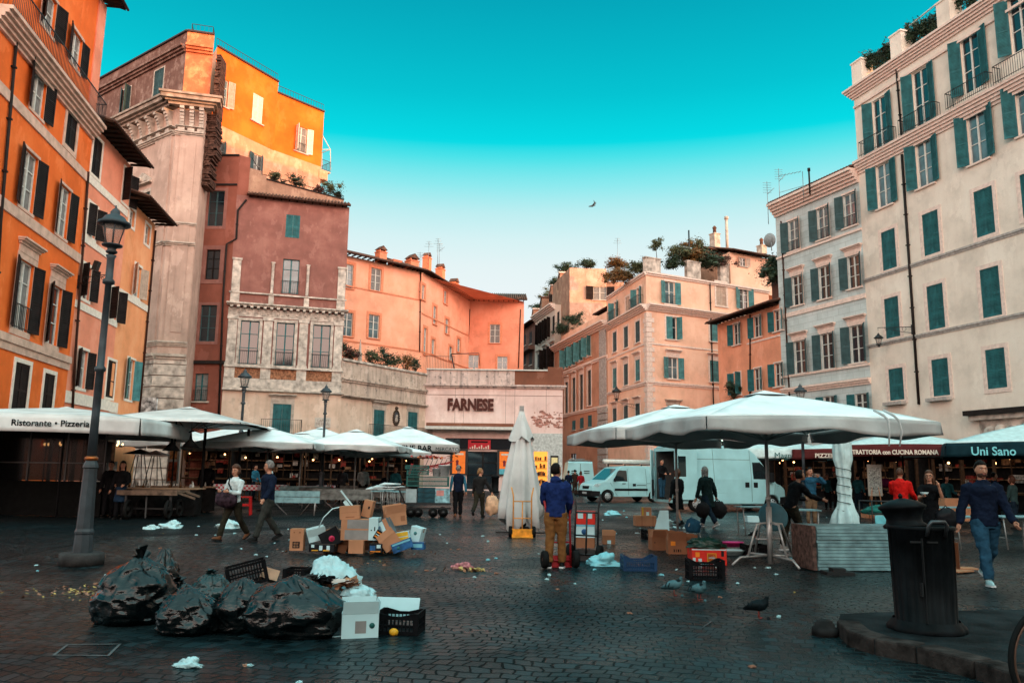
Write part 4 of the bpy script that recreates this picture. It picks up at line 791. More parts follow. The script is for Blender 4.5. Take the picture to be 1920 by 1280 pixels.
# yellowish roof house with broken shutters window
fy=F2(1068,540,90,R(86),1137,540); m_yel=plaster('aged_yellow_plaster',(.60,.34,.24),(.70,.46,.35),stain=1.2,stainc=(.25,.10,.06),blotch=2)
zy=fy.z(1100,503); facade(b,fy,zy,m_yel,[W(1125,537,562,1.6,(165,165),dark,fr=white,gl=curt,leafw=.9,sill=1)],zb=zt,name='roof_house'); mass(b,[fy.P1,fy.P1+Vector((0,7,0)),fy.P0+Vector((0,9,0)),fy.P0],zy,m_yel,zb=zt,skip=(3,))
fyl=Fac(fy.P0+Vector((-1.5,9,0)),fy.P0); facade(b,fyl,zy,m_terr,[],zb=zt,name='roof_house'); tiled(b,Fac(fs.pt(fs.L-4.5,-1.0),fs.pt(fs.L,-1.0)),fs.z(1120,585),over=.8,back=2,name='roof_house_tiles')
for i,(x,y,D,h,w_,mt,lab) in enumerate(((1062,512,97,2.6,2.4,lg,'dark shrub on the far corner of the yellowish roof house'),(1046,538,102,2.6,2.4,lg,'shrub halfway down the stepped roofs of the side street'),(1032,560,109,2.6,2.6,lo,'olive shrub low on the stepped roofs of the side street'),(1100,500,86,1.6,1.8,lg,'low plants along the yellowish roof house top'),(1160,500,80,1.8,2.2,la,'autumn bush right of the yellowish roof house'),(1150,528,77,2.6,2.2,la,'golden bush in front of the broken shutter window'),(1073,606,88,2.4,2.0,lg,'broad leaved plant on the ochre building terrace'),(1055,622,91,2.0,1.8,lg,'hedge at the far end of the ochre building terrace'),(1012,582,117,2.4,2.6,lg,'shrub above the white street house cornice'))):
    plant(at(x,y,D)-Vector((0,0,.1*h)),h*.6,w_*1.1,lab,mt,n=int(800*w_),s=.09,pot=0,name='roof_shrub',cat='roof plant',seed=40+i,group='plants on the side street roofs')
m_wst=plaster('offwhite_plaster',(.62,.50,.42),(.68,.57,.49),stain=.5); m_dk=plaster('dark_brown_plaster',(.13,.06,.045),(.2,.1,.07),stain=.8)
ft=Fac(line_to(fs.P0,az_of_vp(600),1003,640),fs.P0)
b=thing('townhouse','off-white street house with black shutters behind the ochre building','building',ft.P1); LM=Matrix.Translation(-b.location)
zt=ft.z(1046,566); l=[W(1012,608,646,1.2,(60,120),dark),W(1020,602,640,1.2,(60,120),dark),W(1029,596,634,1.2,(60,120),dark),W(1038,592,626,.9,'c',dark),W(1047,584,620,.9,'c',dark),W(1010,664,690,1.2,'c',dark,ped=1),W(1022,655,692,1.2,(90,120),dark,ped=1),W(1036,648,690,1.2,(90,120),dark,ped=1)]
facade(b,ft,zt,m_wst,l); belt(b,ft,0,0,.7,.7,ptrim,z=zt+.1,steps=4,name='cornice'); mass(b,[ft.P1,ft.P1+Vector((9,4,0)),ft.P0+Vector((9,0,0)),ft.P0],zt,m_wst,skip=(3,))
fu=Fac(ft.pt(2,-2.5),ft.pt(ft.L,-2.5)); facade(b,fu,zt+3,m_terr,[W(1040,555,570,1.0,None)],zb=zt,name='roof_house')
mass(b,[fu.P1,fu.P1+Vector((6,0,0)),fu.P0+Vector((6,0,0)),fu.P0],zt+3,m_terr,zb=zt,skip=(3,))
fv=Fac(line_to(ft.P0,az_of_vp(600),968,640),ft.P0); b=thing('townhouse','dark narrow house at the far end of the side street','building',fv.P0)
facade(b,fv,fv.z(1000,605),m_dk,[W(984,628,648,1.4,'c',dark),W(995,660,684,1.4,'c',dark),W(984,662,684,1.4,'c',dark),W(995,622,645,1.4,'c',dark)]); belt(b,fv,990,655,.5,.9,m_dk,name='balcony_slab')
mass(b,[fv.P1,fv.P1+Vector((9,4,0)),fv.P0+Vector((9,0,0)),fv.P0],fv.z(1000,605),m_dk,skip=(3,)); tiled(b,fv,fv.z(1000,605),over=.7,back=4)
# houses behind, closing the street and the gap beyond the salmon building
bk=MB().box(-8,14,0,8,0,12).build('townhouse',m_dk); bk.location=(3.5,150,0); tag(bk,'distant brown house closing the end of the side street','building')

# unseen palazzi added along and behind the row, keeping low sun off the square
fx=Fac(fcr.P1,fcr.P1-Vector((-.285,.958,0))*85); b=thing('palazzo','unseen cream palazzo continuing the right-hand row, raised to block the low sun','building',fx.P0)
facade(b,fx,fcr.z(1606,168)+3.6,m_crm,[]); mass(b,[fx.P1,fx.P1+Vector((10,3,0)),fx.P0+Vector((10,3,0)),fx.P0],fcr.z(1606,168)+3.6,m_crm,skip=(3,))
b=MB().box(0,16,0,20,0,23.3).build('palazzo',m_pch); b.location=(27,44,0); tag(b,'unseen palazzo added behind the blue grey building to block the low sun','building')
b=MB().box(0,14,0,16,0,24.5).build('palazzo',m_pch); b.location=(36,28,0); tag(b,'unseen palazzo added behind the cream building to block the low sun','building')

# the side of the square behind the camera, which the windows mirror and which keeps low light off the paving
for i,(x,w_,h) in enumerate(((-46,15,18),(-30.9,13,15.5),(-17.8,16,20),(-1.7,12,16),(10.4,15,20),(25.5,18,17.5))):
    q=MB().box(0,w_,-10,0,0,h).prism([(0,h),(w_,h),(w_/2,h+2.2)],-10,0).build('townhouse',m_dk); q.location=(x,-34-2*(i%2),0); tag(q,('first','second','third','fourth','fifth','sixth')[i]+' house from the west in the row behind the viewer','building')

# stepped roofs climbing behind the side street
def stepblock(xl,xr,yt,D,label,mt,wy=None,dep=7,tile=0):
    P=at(xl,yt,D); X1=at(xr,yt,D).x; w_=X1-P.x; o=thing('townhouse',label,'building',(P.x,D,0)); MB().box(0,w_,0,dep,0,P.z).build('wall',mt,o); MB().box(-.15,w_+.1,-.2,dep,P.z+.002,P.z+.16).build('coping',ptrim if not tile else tiles,o)
    if wy:
        for wx,a,c in wy: q=at(wx,a,D); r=at(wx,c,D); h=q.z-r.z; x=q.x-P.x; f=MB().box(x-.5,x+.5,-.06,-.002,r.z,q.z).build('window',white,o); MB().box(x-.42,x+.42,-.07,-.061,r.z+.08,q.z-.08).build('pane',glass,f); MB().box(x-.95,x-.52,-.10,-.062,r.z,q.z).box(x+.52,x+.95,-.10,-.062,r.z,q.z).build('shutter',dark,f)
    return o
stepblock(1050,1075,512,96,'brown roof step just left of the yellowish roof house',m_terr,[(1060,530,545)]); stepblock(1034,1056,536,101,'second roof step down from the yellowish roof house',m_ochre,[(1043,552,566)]); stepblock(1016,1040,558,108,'third roof step, low and dark, above the street houses',m_terr,None,tile=1); stepblock(1000,1020,580,116,'lowest roof step at the far end of the side street',m_ochre,[(1009,592,604)])
# ================================================================ street furniture, umbrellas, terraces
canvas=flat('white_canvas',(.74,.77,.77),rough=.85,var=.10,scale=1.5,bump=.2,bscale=12); canvas2=flat('worn_canvas',(.56,.545,.53),rough=.9,var=.16,scale=1.2,bump=.25,bscale=10)
canvas3=flat('shaded_canvas',(.40,.39,.38),rough=.9,var=.18,scale=1.2,bump=.7,bscale=4); alu=flat('grey_pole',(.30,.29,.28),rough=.45,metal=.3); dkp=flat('dark_pole',(.012,.012,.013),rough=.5); inkm=flat('black_print',(.01,.01,.01))  # canvas3: darker copy of the white canvas for valances, shade put into colour
def umbrella(P,size,za,ze,label,rot=0,val=.28,mat=None,pole=None,cap=1,size2=None,scal=.04,ribs=1,name='market_umbrella',group=None,base=1,pm=None,valm=None,polexy=(0,0)):
    """square canvas umbrella: sagging roof panels, hanging scalloped valance, pole, arms"""
    o=thing(name,label,'umbrella',(P[0],P[1],0),rot,group); a=size/2; c2=(size2 or size)/2; N_=12; m=MB()
    def edge(k,t): # point on the rim: side k, t 0..1
        cs=[(-a,-c2),(a,-c2),(a,c2),(-a,c2)]; p,q=cs[k],cs[(k+1)%4]; return Vector((p[0]+(q[0]-p[0])*t,p[1]+(q[1]-p[1])*t,ze+.07*(abs(2*t-1)**2)*0-.10*abs(2*t-1)**4*0+.05*math.sin(PI*t)))
    rows=7; vs=[]; fs=[]
    for k in range(4):
        b0=len(vs)
        for j in range(rows+1):
            r=.06+.94*j/rows
            for i in range(N_+1):
                e=edge(k,i/N_); z=za+(e.z-za)*(r**1.0)-.05*math.sin(PI*r)*(1-abs(2*i/N_-1)**2)+.03*math.sin(PI*r)
                vs.append((e.x*r,e.y*r,z))
        for j in range(rows):
            for i in range(N_): q=b0+j*(N_+1)+i; fs.append((q,q+1,q+N_+2,q+N_+1))
    m.add(vs,fs,0,True); ca=m.build('canopy',mat or canvas,o); md=ca.modifiers.new('thickness','SOLIDIFY'); md.thickness=.012
    m=MB(); vs=[];fs=[]; n2=24; rg=random.Random(int(P[0]*31+P[1]*7))
    for k in range(4):
        nx=[(0,-1),(1,0),(0,1),(-1,0)][k]; b0=len(vs)
        for j in range(5):
            for i in range(n2+1):
                t=i/n2; e=edge(k,t); d=j/4; w_=.045*math.sin(t*PI*6+k+.6*math.sin(t*9))*d+.05*d*math.sin(PI*t)
                drop=val*d*(1-scal*4*abs(math.sin(PI*t*2))*.3*0)-scal*d*math.cos(4*PI*t)
                vs.append((e.x+nx[0]*(.015+w_),e.y+nx[1]*(.015+w_),e.z-drop))
        for j in range(4):
            for i in range(n2): q=b0+j*(n2+1)+i; fs.append((q,q+1,q+n2+2,q+n2+1))
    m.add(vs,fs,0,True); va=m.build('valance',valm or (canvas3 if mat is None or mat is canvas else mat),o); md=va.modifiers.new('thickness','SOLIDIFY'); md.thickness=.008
    if cap:
        MB().add([(0,0,za+.05)]+[(x*.30,y*.30,za-.045) for x,y in ((-1,-1),(0,-1.1),(1,-1),(1.1,0),(1,1),(0,1.1),(-1,1),(-1.1,0))],[(0,i,i%8+1) for i in range(1,9)]).build('top_cap',mat or canvas,o)
    m=MB(); m.tube([(*polexy,.02),(*polexy,za-.06)],.032,10); m.tube([(*polexy,1.1),(*polexy,1.18)],.045,10); m.build('pole',pm or alu,o)
    if ribs:
        m=MB()
        for k in range(4):
            for t in (0,.5): e=edge(k,t); m.tube([(0,0,za-.1),(e.x*.98,e.y*.98,e.z-.06)],.016,5); m.tube([(0,0,ze-.25),(e.x*.5,e.y*.5,(za+e.z)/2-.16)],.014,5)
        m.build('rib_frame',pm or alu,o)
    if base: MB().lathe([(.28,0),(.28,.06),(.06,.10),(.06,.3)],12).build('base',iron,o)
    return o,ca,va
def vtext(o,body,size,mt,y,z,x=0,ext=.004,sx=1,font_scale=1,bold=0,name='lettering'): return text(body,name,size,mt,o,TR(x,y,z),ext=ext,sx=sx,font_scale=font_scale,bold=bold)
rotB=math.atan2(.7,4.15)
gr='large white market umbrellas at the right'
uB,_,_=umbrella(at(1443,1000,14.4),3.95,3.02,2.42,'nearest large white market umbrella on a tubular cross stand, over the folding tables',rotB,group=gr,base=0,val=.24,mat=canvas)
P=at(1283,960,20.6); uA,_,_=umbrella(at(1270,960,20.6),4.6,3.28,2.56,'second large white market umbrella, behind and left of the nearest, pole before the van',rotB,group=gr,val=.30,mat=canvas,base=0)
# cross stand of the near umbrella
m=MB(); rr=.022
for a in (0.15,1.72,3.29,4.86):
    c,s=math.cos(a),math.sin(a); m.tube([(c*.08,s*.08,.16),(c*.62,s*.62,.14),(c*.78,s*.78,.02)],rr,8); m.tube([(c*.05,s*.05,.72),(c*.26,s*.26,.70),(c*.46,s*.46,.15)],rr*.9,8)
m.tube([(-.27,0,.44),(.27,.04,.44)],rr*.7,6); m.tube([(0,0,.02),(0,0,1.0)],.048,10); st=m.build('cross_stand',flat('galvanised',(.40,.40,.39),rough=.35,metal=.5),uB)
m=MB(); 
for s in (-.09,.09):
    m.tube([(1.0+s,-1.85,2.60),(1.0+s,-2.10,2.50),(1.01+s,-2.19,2.42),(1.03+s*1.2,-2.20,2.25),(1.0+s,-2.19,2.02)],[.02,.024,.028,.026,.016],8,ell=[.4]*5)
m.build('tie_strap',canvas2,uB)
# centre umbrellas
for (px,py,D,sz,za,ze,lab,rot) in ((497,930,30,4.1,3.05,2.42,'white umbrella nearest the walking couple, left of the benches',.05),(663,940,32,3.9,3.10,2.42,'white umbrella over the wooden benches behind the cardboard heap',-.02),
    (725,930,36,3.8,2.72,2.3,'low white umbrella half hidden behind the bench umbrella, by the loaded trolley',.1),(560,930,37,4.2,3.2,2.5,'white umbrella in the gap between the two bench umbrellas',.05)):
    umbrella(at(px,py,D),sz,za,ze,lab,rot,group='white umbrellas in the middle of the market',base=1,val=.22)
rg_='umbrellas of the restaurants by the marble house'
u_,_,_=umbrella(at(762,900,46),5.6,4.0,2.95,'restaurant umbrella lettered wine bar, beside the cinema',.12,group=rg_,val=.42,scal=0,pm=dkp); vtext(u_,'& WINE BAR',.42,inkm,-2.96,2.60,.15,bold=.01); vtext(u_,'MERCATO',.27,inkm,-2.96,2.62,2.15)
u_,_,_=umbrella(at(598,900,46),5.2,3.9,2.95,'restaurant umbrella behind the far lamp post, letters half covered',.1,group=rg_,val=.42,scal=0,pm=dkp); vtext(u_,'PIZZERIA',.3,inkm,-2.68,2.64,1.0); vtext(u_,'MERCATO',.3,inkm,-2.68,2.64,-1.6)
u_,_,_=umbrella(at(428,900,42),5.0,3.6,2.85,'restaurant umbrella lettered mercato, left of the lamp post',.12,group=rg_,val=.42,scal=0,pm=dkp); vtext(u_,'MERCATO',.3,inkm,-2.58,2.52,-.7)
umbrella(at(470,900,44),4.6,3.75,2.95,'pale umbrella top peeping over the mercato umbrella',.1,group=rg_,pm=dkp)
umbrella(at(330,900,40),4.6,3.5,2.75,'small white umbrella behind the flat brown one',.1,group=rg_,pm=dkp)
# left restaurant umbrellas
ul,_,_=umbrella(at(112,900,24.5),6.0,3.3,2.86,'wide off-white restaurant umbrella lettered ristorante pizzeria',R(9),val=.46,scal=0,mat=canvas2,pm=dkp,base=0,name='restaurant_umbrella'); vtext(ul,'Ristorante • Pizzeria',.24,inkm,-3.08,2.60,.75,bold=.004)
vtext(ul,'Carbonara',.16,inkm,-3.08,2.66,-1.15)
u2,_,_=umbrella(at(345,900,27.5),4.7,3.58,2.98,'wide taupe umbrella with a thin edge on a side mast at the open air tables',R(4),val=.05,scal=0,mat=canvas2,pm=dkp,base=0,name='restaurant_umbrella',polexy=(-.4,.0))
m=MB(); m.tube([(.5,.3,0),(.5,.3,2.9)],.05,8); m.tube([(2.0,.2,2.9),(2.0,.2,2.65)],.05,6); m.build('side_mast',dkp,u2)
# right-hand restaurants
maroon=flat('maroon_canvas',(.085,.012,.012),rough=.8); navy=flat('navy_canvas',(.007,.026,.034),rough=.8); tealc=flat('pale_green_canvas',(.52,.66,.66),rough=.85,var=.1)
rr_='umbrellas of the right-hand restaurants'; az=R(74)
def rowumb(px,D,sz,za,ze,lab,vm,txts,rot=R(72)):
    u_,_,_=umbrella(at(px,900,D),sz,za,ze,lab,rot,group=rr_,val=.42,scal=0,mat=tealc,valm=vm,pm=dkp,base=0)
    return u_
u_=rowumb(1695,31,4.6,3.25,2.68,'restaurant umbrella with a maroon trattoria band',maroon,None,R(-22)); vtext(u_,'TRATTORIA con CUCINA ROMANA',.22,cream,-2.45,2.36,-.42,sx=.8,bold=.008)
u_=rowumb(1945,26,5.2,3.35,2.60,'restaurant umbrella with a navy band and script lettering at the right edge',navy,None,R(-27)); vtext(u_,'Uni Sano',.36,flat('sky_lettering',(.2,.6,.65)),-2.76,2.24,-1.35,sx=.9,bold=.006)
u_=rowumb(1590,36,4.6,3.1,2.66,'restaurant umbrella with a maroon pizzeria band behind the wrapped umbrella',maroon,None,R(-19)); vtext(u_,'PIZZERIA',.25,cream,-2.44,2.32,-.9,bold=.008)
u_=rowumb(1465,37,4.4,3.1,2.66,'restaurant umbrella with a white band lettered magnolia',tealc,None,R(-15)); vtext(u_,'Magnolia',.34,flat('green_print',(.01,.08,.07)),-2.36,2.30,.2)
u_=rowumb(1770,34,3.4,3.15,2.75,'small pale umbrella between the maroon and the navy band umbrellas',canvas2,None,R(-22))
# shop fronts: dark awnings and lit signs at the corner
def neon(px,py,D,txt,size,col,lab,rot=0,sx=1,es=2.5):
    P=at(px,py,D); o=thing('neon_sign',lab,'neon sign',P,rot); MB().box(-size*len(txt)*.33*sx,size*len(txt)*.33*sx,.03,.1,-size*.25,size*.95).build('backing',dkp,o)
    text(txt,'neon_letters',size,flat('neon_'+txt.split()[0].lower(),col,var=0,emit=col,es=es),o,TR(0,0,0),ext=.02,sx=sx,bold=.008); return o
neon(1366,833,40,'gourmander',.50,(.75,1,.8),'pale green script neon sign over the shops behind the big van',sx=.85)
neon(1410,832,39.8,'LUPIN',.42,(1,.06,.05),'red neon letters beside the green script sign',sx=1.0); neon(1440,832,39.6,'yan',.44,(.8,1,.85),'short pale neon word right of the red letters',sx=.8)
neon(1413,847,38.8,'Bar',.36,(1,.6,.35),'small orange lit bar sign below the red neon',sx=1)
# dark ground-floor shop zones (open arcades with depth)
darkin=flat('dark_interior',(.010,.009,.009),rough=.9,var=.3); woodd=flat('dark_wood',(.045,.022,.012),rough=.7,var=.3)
def shopfront(P,rot,w,h,lab,n=3,seed=0,lit=True,d=1.5):
    rg=random.Random(seed); o=thing('shop_front',lab,'shop front',P,rot); m=MB()
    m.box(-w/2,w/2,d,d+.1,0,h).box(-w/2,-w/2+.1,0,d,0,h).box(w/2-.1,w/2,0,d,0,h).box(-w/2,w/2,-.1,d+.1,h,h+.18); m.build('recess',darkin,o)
    m=MB()
    for i in range(n+1): x=-w/2+.06+(w-.12)*i/n; m.box(x-.05,x+.05,-.08,.04,0,h)
    for i in range(n*2): x=-w/2+.3+(w-.6)*i/(n*2-1); m.box(x-.02,x+.02,.3,.34,.9,h*.95)
    m.box(-w/2,w/2,-.05,.02,h-.35,h-.02).box(-w/2,w/2,.3,.36,.8,.9); m.build('posts',woodd,o)
    m=MB(); 
    for i in range(n*4):
        x=rg.uniform(-w/2+.3,w/2-.3); z=rg.uniform(.9,h-.5); a,c=rg.uniform(.1,.3),rg.uniform(.12,.45); m.box(x-a,x+a,d-.3,d-.02,z,z+c,rg.randrange(3))
    for q in range(3): z=.9+.6*q; m.box(-w/2+.1,w/2-.1,d-.34,d-.01,z-.04,z,0)
    m.build('display',[flat('jars_shelf',(.22,.12,.06),var=.6,scale=8),flat('pale_goods',(.35,.33,.3),var=.5,scale=9),flat('red_goods',(.25,.03,.02),var=.5,scale=8)],o)
    if lit:
        m=MB()
        for i in range(n): x=rg.uniform(-w/2+.5,w/2-.5); m.ball((x,rg.uniform(.0,.8),h-.35-rg.random()*.5),.06,0,8,5)
        m.build('bulb',flat('warm_bulb',(1,.6,.3),var=0,emit=(1,.50,.18),es=9),o)
    return o
def on(f,px,off): 
    u=f.u(px,880); p=f.pt(u,off); return Vector((p.x,p.y,0)),math.atan2(f.d.y,f.d.x)
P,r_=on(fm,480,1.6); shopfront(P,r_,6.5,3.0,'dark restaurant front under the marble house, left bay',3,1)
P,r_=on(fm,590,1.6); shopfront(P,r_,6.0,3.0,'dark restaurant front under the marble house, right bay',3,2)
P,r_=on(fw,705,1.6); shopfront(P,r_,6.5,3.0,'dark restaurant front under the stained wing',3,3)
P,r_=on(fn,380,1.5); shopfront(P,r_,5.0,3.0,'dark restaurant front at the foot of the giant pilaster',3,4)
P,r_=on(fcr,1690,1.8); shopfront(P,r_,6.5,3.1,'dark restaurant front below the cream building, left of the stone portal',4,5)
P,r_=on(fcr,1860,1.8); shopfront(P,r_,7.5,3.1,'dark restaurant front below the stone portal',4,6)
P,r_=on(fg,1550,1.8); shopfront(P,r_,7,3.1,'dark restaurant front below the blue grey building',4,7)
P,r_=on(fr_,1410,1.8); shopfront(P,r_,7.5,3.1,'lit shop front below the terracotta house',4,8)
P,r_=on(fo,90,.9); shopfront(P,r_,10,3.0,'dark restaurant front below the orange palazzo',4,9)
P,r_=on(f3,240,.9); 
# glazed terrace enclosure of the left restaurant
o=thing('terrace_enclosure','dark glazed terrace enclosure with a solid black base under the ristorante umbrella','terrace enclosure',at(72,920,25.2)*1,R(-6)); o.location.z=0
tint=flat('smoked_glass',(.006,.007,.008),rough=.15,spec=.06,var=0,alpha=.75); m=MB(); m.box(-5.5,2.1,-.03,.03,.02,1.08); pass; m.build('base_panel',flat('black_panel',(.004,.0045,.0045),rough=.8,var=.3),o)
m=MB(); 
for i in range(7): x=-5.5+7.6*i/6; m.box(x-.025,x+.025,-.025,.025,1.081,2.9)
m.box(-5.5,2.1,-.03,.03,1.62,1.66).box(-5.5,2.1,-.035,.035,2.9,2.95); m.build('frame',iron,o)
m=MB().box(-5.45,2.05,-.006,.006,1.10,2.88); m.build('glass_panel',tint,o)
for i,(x,y,z) in enumerate(((-1.1,2.5,2.35),(.55,3.2,2.3),(-3.2,3,2.4))):
    l=thing('pendant_lamp',('glowing pendant lamp behind the smoked glass near the left edge','glowing pendant lamp behind the lamp post in the glazed terrace','pendant lamp deep in the glazed terrace')[i],'lamp',o.matrix_basis@Vector((x,y,z))); l.location=Matrix.Translation(o.location)@Matrix.Rotation(R(-6),4,'Z')@Vector((x,y,z))
    MB().tube([(0,0,.15),(0,0,.55)],.006,4).build('cord',iron,l); m=MB()
    for k in range(4): m.ball((random.uniform(-.1,.1),random.uniform(-.1,.1),random.uniform(-.1,.15)),.035,0,6,4)
    m.build('bulbs',flat('warm_bulb',(1,.6,.3)),l)
m=MB(); 
for i in range(5): 
    x=-4.6+1.4*i; m.box(x-.4,x+.4,1.2,1.9,.72,.76,0).box(x-.03,x+.03,1.5,1.56,0,.72,1).box(x-.25,x+.25,1.2,1.3,.76,1.0,2)
# ---------------------------------------------------------------- lamps
lampm=flat('lamp_post_iron',(.030,.038,.045),rough=.5,spec=.35,var=.3,scale=5); lglass=flat('lamp_glass',(.35,.30,.27),rough=.15,alpha=.35,var=0)
def lantern(o,z,s=1.0,mt=None,top=True,part=None):
    mt=mt or lampm; m=MB()
    m.lathe([(.05*s,-.02),(.10*s,0),(.12*s,.03*s),(.08*s,.08*s),(.10*s,.12*s),(.20*s,.15*s),(.21*s,.18*s)],16,c=(0,0,z))
    for k in range(6):
        a=2*PI*k/6; m.tube([(.13*s*math.cos(a),.13*s*math.sin(a),z+.17*s),(.245*s*math.cos(a),.245*s*math.sin(a),z+.62*s)],.012*s,5)
    m.lathe([(.27*s,.60*s),(.33*s,.62*s),(.33*s,.67*s),(.25*s,.72*s),(.20*s,.80*s),(.09*s,.86*s),(.10*s,.90*s),(.07*s,.95*s),(.02*s,1.0*s),(.015*s,1.06*s)],16,c=(0,0,z))
    q=m.build('lantern',mt,o); MB().lathe([(.12*s,.175*s),(.235*s,.61*s)],12,c=(0,0,z)).build('lantern_glass',lglass,q); return q
def lamp_post(P,label,h=4.45,s=1.0,plinth=True,lean=0,simple=False):
    o=thing('street_lamp',label,'street lamp',P,0,'lamp posts of the square'); m=MB()
    if plinth: MB().lathe([(.33,0),(.33,.16),(.31,.19)],28).build('stone_base',flat('basalt',(.045,.042,.042),rough=.85,var=.25,bump=.4),o)
    z0=.19 if plinth else 0
    m.lathe([(.145,0),(.145,.04),(.132,.28),(.143,.30),(.143,.33),(.126,.37),(.102,1.32),(.12,1.34),(.112,1.38),(.078,1.46)],8,c=(0,0,z0),sm=False,a0=.3)
    m.lathe([(.072,1.46),(.062,2.2),(.062,2.9),(.088,2.92),(.088,2.97),(.058,3.0),(.050,h-.55),(.095,h-.53),(.095,h-.48),(.06,h-.44),(.06,h-.1),(.085,h-.04)],12,c=(0,0,z0)); m.build('post',lampm,o)
    if plinth: MB().lathe([(.08,1.45),(.10,1.46),(.10,1.50),(.078,1.52)],12,c=(0,0,z0)).build('copper_collar',flat('copper_ring',(.35,.10,.03),rough=.35,metal=.7),o)
    lantern(o,z0+h,s*.82); return o
P=G(152,1058); lamp_post(P,'near grey lamp post with a six-sided lantern on a round stone base',4.93,.97)
P=at(446,900,31); P.z=0; lamp_post(P,'far lamp post left of the marble house windows',4.55,1.0,plinth=False); P=at(603,900,37); P.z=0; lamp_post(P,'far lamp post right of the first, in front of the street plaque',4.6,1.0,plinth=False)
P=at(1508,900,34); P.z=0; lamp_post(P,'lamp post rising behind the nearest white umbrella, before the blue grey building',4.6,1.0,plinth=False)
def wall_lamp(P,rz,label,s=.9,arm=1.3,mirror=1):
    o=thing('wall_lamp',label,'wall lamp',P,rz); m=MB()  # local +x runs out along the arm
    m.tube([(0,0,0),(arm,0,.18*mirror)],.02,6).tube([(0,0,-.35),(arm*.3,0,-.22),(arm*.6,0,-.02),(arm*.8,0,.1)],.015,6); m.box(-.03,.03,-.05,.05,-.45,.12)
    for c_,r0 in ((.22,.11),(.5,.08),(.74,.05)): m.tube([(arm*c_+r0*math.cos(k*.6),0,-.10+c_*.12+r0*math.sin(k*.6)) for k in range(12)],.011,5)
    m.build('bracket',iron,o); return o,arm
u,z=fcr.hit(1712,612); o,arm=wall_lamp(fcr.pt(u-.1,0,z),math.atan2(fcr.n.y,fcr.n.x)+R(-62),'black scroll bracket lantern on the cream building beside its long drainpipe',arm=1.9)
q=thing('x','x','x'); bpy.data.objects.remove(q)
k=lantern(o,0,.8,iron); k.matrix_basis=TR(arm*.99,0,-.95); MB().tube([(arm*.99,0,.18),(arm*.99,0,0)],.012,5).build('hook',iron,o)
u,z=fpl.hit(1190,760); o,arm=wall_lamp(fpl.pt(u+.6,0,z),math.atan2(fpl.n.y,fpl.n.x)+R(10),'wall lantern on the corner palazzo above the second umbrella',arm=2.0); k=lantern(o,0,1.25,iron); k.matrix_basis=TR(arm,0,.25)
u,z=fo.hit(148,521); o,arm=wall_lamp(fo.pt(u,0,z),math.atan2(fo.n.y,fo.n.x)+R(-12),'iron scroll bracket with a floodlight on the orange palazzo corner',arm=1.4); MB().box(-.10,.10,-.12,.12,.08,.5).tube([(0,0,-.2),(0,0,.1)],.02,6).build('floodlight',iron,o).matrix_basis=TR(arm*.45,0,.25,0,0,R(15))
o=MB().box(-.05,.05,-.5,.5,-.6,.6).box(.06,.09,-.02,.02,-.1,.1).build('hanging_sign',flat('sign_face',(.5,.5,.5),var=.7,scale=4)); o.matrix_basis=TR(*at(277,765,44),R(90)); tag(o,'black and white hanging sign by the corner of the apricot house','sign')
# heaters, light poles, chairs, restaurant tables at left
def heater(P,label):
    o=thing('patio_heater',label,'patio heater',P,0,'pyramid patio heaters'); m=MB()
    for sx_ in (-1,1):
        for sy in (-1,1): m.tube([(sx_*.28,sy*.28,.6),(sx_*.10,sy*.10,1.95)],.015,5)
    m.box(-.30,.30,-.30,.30,.02,.6).add([(0,0,2.15)]+[(x*.40,y*.40,1.97) for x,y in ((-1,-1),(1,-1),(1,1),(-1,1))],[(0,1,2),(0,2,3),(0,3,4),(0,4,1),(4,3,2,1)]); m.build('frame',iron,o); return o
P=at(258,900,27); P.z=0; heater(P,'pyramid patio heater left of the tall folded one, before the apricot wall'); P=at(288,900,29); P.z=0; heater(P,'pyramid patio heater nearer the flat umbrella mast')
chw=flat('chair_wood',(.16,.06,.025),rough=.6,var=.2); gingham=None
def gmat():
    m,t,b=newmat('gingham_cloth'); tc=N(t,'ShaderNodeTexCoord'); ck=N(t,'ShaderNodeTexChecker'); ck.inputs['Scale'].default_value=9; ck.inputs[1].default_value=(.45,.05,.07,1); ck.inputs[2].default_value=(.55,.5,.48,1); t.links.new(tc.outputs['Object'],ck.inputs[0]); t.links.new(ck.outputs[0],b.inputs['Base Color']); b.inputs['Roughness'].default_value=.9; return m
gingham=gmat()
def chair(P,rz,label,grp,mt=None):
    o=thing('chair',label,'chair',P,rz,grp); mt=mt or chw
    for x in (-.19,.19):
        MB().box(x-.018,x+.018,-.20,-.165,0,.45).build('leg',mt,o); MB().add([(x-.018,.17,0),(x+.018,.17,0),(x+.018,.205,0),(x-.018,.205,0),(x-.018,.24,.92),(x+.018,.24,.92),(x+.018,.275,.92),(x-.018,.275,.92)],[(0,3,2,1),(4,5,6,7),(0,1,5,4),(1,2,6,5),(2,3,7,6),(3,0,4,7)]).build('leg',mt,o)
    MB().box(-.21,.21,-.21,.20,.45,.48).build('seat',mt,o); m=MB()
    for z in (.56,.68,.80): m.box(-.175,.175,.215+.01,.245+.01,z,z+.07)
    m.build('backrest',mt,o); return o
